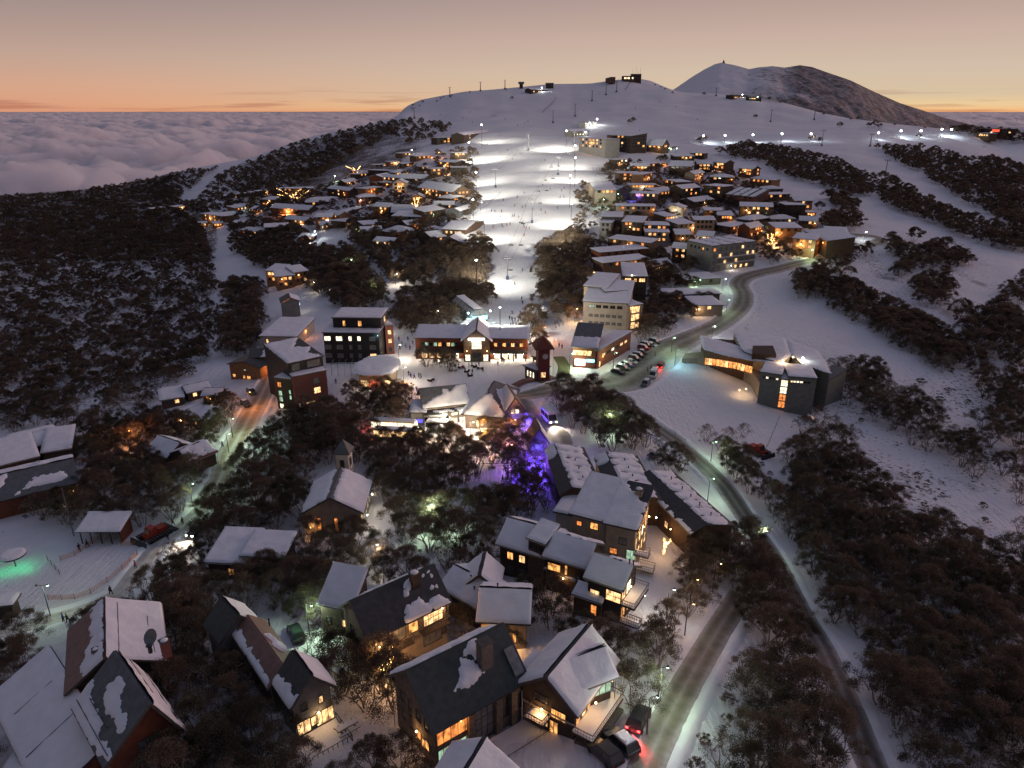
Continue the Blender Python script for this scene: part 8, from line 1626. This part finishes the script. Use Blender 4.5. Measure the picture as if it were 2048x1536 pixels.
# curtain of blue lights beside the ramp
A_ = G(1036, 826); B_ = G(1068, 868); k = MB(); o = empty('light_curtain', A_, 'hanging curtain of blue lights along the ramp below the gabled entrance', 'string lights', 'string lights'); r = random.Random(4); MB().tube(A_ + Vector((0, 0, 3.4)), B_ + Vector((0, 0, 3.0)), .05).tube(A_, A_ + Vector((0, 0, 3.4)), .06).tube(B_, B_ + Vector((0, 0, 3.0)), .06).build('frame', 'metal_dark', o)
for i in range(46):
    q_ = A_.lerp(B_, i / 45); h_ = 3.3 - .4 * i / 45
    for j in range(6): k.box(q_ + Vector((r.uniform(-.2, .2), 0, h_ * (1 - j / 6.5))), .06, .06, .32)
k.build('light_string', 'fairy_blue', o)['kind'] = 'stuff'
for f in (.2, .5, .85): lamp_light(o, A_.lerp(B_, f) + Vector((.9, -.8, 1.4)), (.16, .08, 1), 700)
# bus yard wall of light
for x, y in ((880, 828), (915, 822), (940, 845)): street_lamp(x, y, 'flood lamp over the bus yard, %s one' % {880: 'left', 915: 'middle', 940: 'right'}[x], 'pale', {880: 1300, 915: 1800, 940: 4200}[x], 5.0)
for nm, px, py in (('dark road bend', 1640, 1240), ('bottom of the dark road', 1780, 1500), ('ploughed lower road', 1400, 1340), ('lower right corner', 1990, 1480), ('right edge thicket', 1990, 1230), ('guard rail', 1330, 860), ('lower left corner', 60, 1480), ('glade', 980, 960), ('coaches', 800, 870),
                   ('wooded middle', 850, 1080), ('red groomer', 310, 1075), ('upper snowfield thicket', 1740, 930), ('ploughed road junction', 1500, 1160)):
    p = G(px, py); LANDMARKS.append((nm, p.x, p.y))
# ------------------------------------------------------------------ woods on the hillsides
def W(*a, **k):
    n_ = wood(*a, **k); print('wood', a[0][0], n_)
W([(0, 392), (160, 383), (350, 345), (440, 329), (395, 360), (352, 398), (350, 410), (400, 445), (425, 520), (0, 520)], 2.7, 11000, .55, .95, gaps=.36, gscale=14)
W([(0, 520), (425, 520), (425, 640), (405, 720), (360, 760), (300, 790), (160, 830), (0, 850)], 2.5, 9000, .5, .9, gaps=.6, gscale=9)
W([(-260, 410), (0, 400), (0, 850), (-260, 900)], 5, 1500)
W([(400, 395), (440, 350), (480, 330), (590, 288), (690, 262), (770, 243), (830, 236), (800, 262), (720, 300), (640, 350), (560, 392), (480, 394)], 4.2, 5000, .8, 1.1, gaps=.18)
W([(300, 405), (420, 400), (560, 395), (640, 380), (640, 400), (560, 420), (430, 420), (330, 440)], 4.5, 900)
W([(1450, 292), (1500, 285), (1600, 300), (1680, 320), (1720, 350), (1750, 385), (1700, 385), (1640, 365), (1560, 345), (1530, 322), (1460, 310)], 4, 3000, .8, 1.1, gaps=.1)
W([(1690, 330), (1740, 350), (1780, 352), (1835, 392), (1760, 385)], 4.2, 500)
W([(1750, 385), (1850, 395), (1900, 420), (1980, 445), (2060, 480), (2060, 505), (1960, 478), (1880, 445), (1790, 412)], 4, 2500, gaps=.1)
W([(1750, 291), (1830, 292), (1900, 305), (1920, 320), (1990, 315), (2060, 335), (2060, 470), (1990, 430), (1900, 380), (1850, 345), (1780, 312)], 4.2, 4000, gaps=.12)
W([(1590, 545), (1650, 535), (1640, 585), (1600, 585)], 3.6, 200, bare=.3)
W([(1645, 562), (1700, 562), (1770, 600), (1850, 640), (1935, 690), (1900, 738), (1820, 690), (1740, 640), (1660, 602)], 3.3, 2600, .8, 1.2, bare=.15)
W([(1800, 500), (1900, 485), (1945, 520), (1850, 530), (1800, 545)], 3.6, 500, gaps=.2)
W([(1830, 550), (1900, 545), (1900, 600), (1840, 600)], 4, 160, gaps=.3)
W([(1780, 468), (1820, 500), (1800, 515), (1772, 480)], 3.5, 150)
W([(1630, 440), (1700, 415), (1720, 450), (1650, 458)], 4, 200, gaps=.2)
W([(1650, 388), (1690, 390), (1725, 408), (1700, 415), (1660, 405)], 4, 160)
W([(1690, 480), (1740, 488), (1735, 510), (1700, 505)], 4, 60)
W([(1690, 745), (1730, 735), (1780, 770), (1860, 805), (1930, 870), (1990, 965), (1940, 930), (1840, 880), (1740, 820)], 3.4, 1500, bare=.4, gaps=.1)
W([(1920, 610), (2000, 600), (2060, 640), (2060, 700), (1980, 700), (1930, 660)], 3.8, 700, gaps=.25)
W([(1945, 700), (2060, 680), (2060, 1000), (2010, 960), (1960, 860), (1990, 800), (1950, 760)], 4.0, 900, gaps=.22, bare=.25)
W([(2010, 560), (2060, 550), (2060, 600), (2020, 590)], 4, 60)
# the big thicket below on the right
W([(1590, 880), (1660, 895), (1740, 950), (1840, 1010), (1930, 1070), (2080, 1130), (2100, 1620), (1905, 1620), (1860, 1530), (1800, 1425), (1710, 1290), (1665, 1210), (1625, 1110), (1545, 1000), (1540, 960), (1600, 960)], 2.7, 5200, .8, 1.2, bare=.18, bush=.05, gaps=.2, gscale=11)
W([(1490, 1075), (1530, 1090), (1560, 1160), (1605, 1290), (1655, 1420), (1700, 1580), (1560, 1620), (1500, 1560), (1480, 1420), (1500, 1330), (1560, 1260), (1530, 1180)], 2.6, 2400, .8, 1.15, bare=.14, bush=.08, gaps=.18, gscale=9)
W([(1380, 1060), (1450, 1065), (1500, 1090), (1500, 1180), (1440, 1250), (1400, 1200), (1370, 1150)], 2.6, 700, .8, 1.05)
W([(1390, 1180), (1440, 1190), (1380, 1290), (1330, 1300), (1290, 1260), (1330, 1220)], 2.8, 300, .55, .85, bush=.2)
W([(1230, 1290), (1330, 1300), (1300, 1370), (1250, 1390)], 2.6, 160, .8, 1.1, bare=.3)
# left bottom
W([(330, 1190), (430, 1175), (500, 1190), (450, 1215), (420, 1290), (500, 1370), (560, 1440), (590, 1540), (560, 1600), (330, 1600), (345, 1450), (330, 1350), (285, 1290), (270, 1230)], 2.6, 2600, .85, 1.2, gaps=.12, gscale=9)
W([(190, 1205), (260, 1195), (280, 1240), (150, 1245)], 2.4, 200, .5, .8)
W([(-60, 1290), (30, 1265), (75, 1250), (60, 1300), (0, 1400), (-60, 1400)], 2.6, 200, .7, 1)
W([(-60, 1470), (60, 1480), (120, 1540), (60, 1620), (-60, 1620)], 2.6, 200, .7, 1)
W([(640, 1290), (700, 1250), (780, 1300), (790, 1380), (760, 1450), (700, 1440), (650, 1380)], 2.6, 500, .95, 1.25, bare=.35)
W([(700, 1460), (780, 1480), (850, 1560), (640, 1600), (690, 1500)], 2.4, 260, .5, .8, bare=.3)
W([(790, 1400), (850, 1440), (870, 1500), (800, 1500)], 2.4, 160, .7, .9)
W([(600, 1180), (690, 1150), (680, 1240), (600, 1260)], 2.5, 260, .8, 1.1)
W([(890, 1215), (1040, 1230), (1050, 1290), (1000, 1300), (900, 1260)], 2.6, 220, .6, .85)
W([(1020, 1160), (1100, 1170), (1110, 1230), (1060, 1240)], 2.8, 120, .8, 1)
W([(1110, 1200), (1230, 1230), (1250, 1290), (1150, 1270)], 2.8, 140, .55, .8)
# left middle
W([(150, 850), (300, 825), (420, 860), (440, 920), (400, 985), (330, 1030), (260, 1045), (100, 1020), (0, 990), (0, 970), (150, 975), (165, 920)], 2.9, 2400, .8, 1.1, gaps=.18, gscale=10)
W([(420, 800), (475, 800), (480, 880), (440, 900), (420, 850)], 2.8, 200, .9, 1.1)
W([(440, 930), (540, 880), (620, 905), (620, 1000), (590, 1040), (500, 1070), (420, 1080), (400, 1030), (430, 985)], 3.1, 900, .9, 1.15, gaps=.15, gscale=9)
W([(290, 1110), (390, 1090), (430, 1130), (400, 1180), (290, 1170)], 2.8, 300, .85, 1.1, bare=.15)
W([(480, 1110), (600, 1085), (640, 1130), (600, 1200), (500, 1200)], 2.6, 300, .8, 1.05)
W([(570, 840), (650, 815), (725, 850), (725, 900), (640, 920), (580, 900)], 2.7, 400, .95, 1.25)
W([(700, 900), (800, 885), (900, 870), (965, 890), (950, 930), (900, 980), (840, 1000), (770, 990), (750, 930)], 2.8, 900, .85, 1.1)
W([(600, 1060), (690, 1065), (760, 1090), (830, 1130), (880, 1100), (980, 1080), (990, 1120), (860, 1160), (740, 1140), (620, 1110)], 3.0, 900, .8, 1.05, gaps=.22, gscale=8)
W([(790, 990), (880, 980), (900, 1030), (860, 1080), (800, 1060)], 3.2, 500, .95, 1.15)
W([(880, 1020), (1000, 990), (1060, 940), (1110, 950), (1100, 1000), (1000, 1040), (980, 1090), (890, 1090)], 2.8, 700, .9, 1.15)
W([(960, 870), (1050, 850), (1100, 890), (1110, 940), (1050, 945), (970, 920)], 3.1, 300, .85, 1.05)
W([(950, 825), (1040, 825), (1030, 870), (960, 870)], 3.4, 60, .8, 1)
W([(700, 780), (770, 770), (825, 780), (820, 830), (700, 835)], 3.0, 260, .9, 1.1, bare=.6)
W([(845, 690), (900, 690), (900, 730), (840, 720)], 3.5, 60, .9, 1.1, bare=.3)
W([(1105, 775), (1180, 768), (1260, 790), (1300, 830), (1290, 885), (1220, 880), (1150, 850), (1110, 810)], 3.0, 800, .95, 1.2)
W([(1300, 900), (1350, 890), (1385, 925), (1340, 935)], 3, 100, .8, 1)
W([(1405, 895), (1450, 885), (1500, 930), (1520, 980), (1480, 975), (1430, 930)], 2.8, 260, .85, 1.1)
W([(1450, 985), (1500, 990), (1500, 1040), (1460, 1020)], 2.8, 60, .8, 1)
W([(1575, 905), (1610, 870), (1690, 900), (1740, 950), (1700, 960), (1600, 930)], 2.8, 240, bare=.6)
W([(1600, 850), (1640, 820), (1720, 870), (1660, 880)], 3.4, 60, bare=.9)
W([(1660, 720), (1760, 720), (1780, 790), (1700, 800)], 3.4, 200, bare=.7)
W([(1400, 860), (1500, 850), (1500, 880), (1420, 885)], 5, 30, .7, .9, bare=.9)
W([(1190, 700), (1200, 700), (1250, 740)], 5, 10)
W([(1600, 690), (1900, 760), (2048, 830), (2048, 960), (1900, 900), (1700, 830), (1640, 780)], 5.5, 160, .5, 1.1, bush=.9, bare=.1)
W([(1740, 900), (2048, 1020), (2048, 1110), (1900, 1050), (1720, 940)], 5.0, 70, .4, .8, bush=.9, bare=.1)
W([(1480, 880), (1600, 900), (1560, 980), (1500, 960)], 3.0, 70, .4, .7, bush=.8, bare=.2)
W([(1380, 1400), (1480, 1340), (1500, 1540), (1350, 1560)], 2.6, 160, .5, .9, bush=.6, bare=.3)
W([(1250, 1240), (1330, 1300), (1240, 1330), (1150, 1250)], 2.6, 90, .5, .8, bush=.6, bare=.3)
# around the middle of the village
W([(610, 500), (690, 490), (740, 540), (740, 600), (680, 600), (620, 570)], 3.2, 600, .9, 1.2)
W([(690, 560), (760, 560), (770, 600), (700, 620)], 3.2, 200)
W([(700, 440), (860, 440), (870, 480), (860, 560), (790, 560), (740, 510), (700, 480)], 3.6, 900, gaps=.15)
W([(860, 470), (960, 470), (990, 500), (960, 560), (930, 570), (870, 530)], 3.3, 500, .9, 1.15)
W([(800, 590), (870, 570), (960, 600), (975, 630), (900, 640), (830, 660), (790, 640)], 3.2, 500, .9, 1.15)
W([(880, 560), (960, 560), (990, 600), (900, 600)], 3.2, 160)
W([(1085, 490), (1150, 460), (1180, 480), (1165, 540), (1110, 600), (1075, 600)], 3.1, 500, .9, 1.25)
W([(1140, 530), (1180, 520), (1180, 600), (1120, 640), (1100, 640)], 3.4, 160)
W([(1040, 620), (1100, 640), (1090, 690), (1060, 680)], 4, 40)
W([(450, 440), (560, 440), (620, 470), (590, 520), (540, 540), (470, 500)], 3.3, 700, .8, 1.05, gaps=.1)
W([(430, 560), (520, 560), (520, 640), (470, 650), (440, 620)], 3.6, 260, gaps=.25, bare=.3)
W([(440, 640), (520, 620), (510, 700), (440, 700)], 3.6, 260, bare=.2, gaps=.1)
W([(1290, 500), (1370, 510), (1400, 560), (1300, 590), (1280, 540)], 3.4, 400, gaps=.15)
W([(1300, 590), (1440, 580), (1440, 620), (1300, 625)], 3.2, 260, .7, .95)
W([(1280, 610), (1340, 620), (1350, 680), (1280, 690)], 3.5, 140, bare=.5)
W([(1500, 440), (1620, 480), (1600, 530), (1510, 510), (1480, 480)], 3.8, 300, .8, 1, gaps=.2)
W([(1640, 520), (1700, 510), (1700, 545), (1600, 560)], 4.5, 60, gaps=.3)
# among the upper lodges
W([(560, 390), (900, 310), (950, 330), (960, 400), (940, 450), (700, 460), (480, 440), (430, 420)], 5.0, 2200, .5, .85, gaps=.3, pad=.3, gscale=12)
W([(870, 300), (950, 290), (960, 400), (900, 400)], 4, 200, .5, .9, gaps=.2, pad=.3)
W([(1150, 370), (1300, 340), (1400, 320), (1500, 350), (1600, 420), (1640, 450), (1500, 470), (1300, 440), (1160, 440)], 4.8, 2200, .5, .85, gaps=.3, pad=.3, gscale=12)
W([(1200, 330), (1340, 310), (1480, 350), (1480, 400), (1240, 400)], 4.4, 500, .55, .9, gaps=.2, pad=.3)
W([(1150, 440), (1320, 440), (1400, 480), (1300, 500), (1160, 520)], 5, 400, .6, .9, gaps=.3, pad=.3)
W([(560, 500), (620, 480), (640, 520), (580, 560)], 4, 60)
for px, py, s in [(846, 252, 1.1), (880, 246, 1.0), (852, 262, .9), (810, 262, 1.1), (835, 275, .9), (1266, 240, 1.0), (1258, 243, .9), (1511, 233, .8), (1680, 250, 1.0), (1750, 248, 1.1), (1737, 250, .9), (1760, 252, .9), (1408, 188, .8), (1540, 192, .8),
                  (1024, 196, .7), (1838, 272, .8), (1408, 277, 1.0), (1400, 280, .9), (1625, 277, 1), (1640, 280, .9), (1440, 302, 1.2), (1575, 455, .9), (1830, 470, 1.3), (1640, 412, .9), (790, 258, 1), (780, 262, 1.1), (868, 250, 1), (1715, 232, .6), (1485, 190, .7)]:
    tree_at(px, py, s)
W([(770, 240), (830, 236), (900, 250), (880, 270), (820, 285), (770, 270)], 5, 200, gaps=.25)
W([(1930, 240), (1990, 250), (2060, 262), (2060, 285), (1990, 278), (1900, 262)], 5, 400, 1, 1.4)
W([(1478, 1085), (1530, 1100), (1580, 1190), (1600, 1260), (1540, 1270), (1490, 1200), (1465, 1160)], 2.2, 600, .8, 1.1, pad=-.5)
W([(815, 214), (850, 199), (905, 190), (905, 196), (850, 208), (822, 225)], 6, 120, .35, .6, h=1, pad=.5)
for px, py in ((1500, 193), (1560, 202), (1648, 226), (1702, 236), (1790, 247), (1850, 253), (940, 182), (1012, 177), (1310, 168), (1330, 176), (1345, 183), (1322, 172)): tree_at(px, py + 2, .5)
finish_trees()
print('trees', len(TREES), 'objects', len(bpy.data.objects))
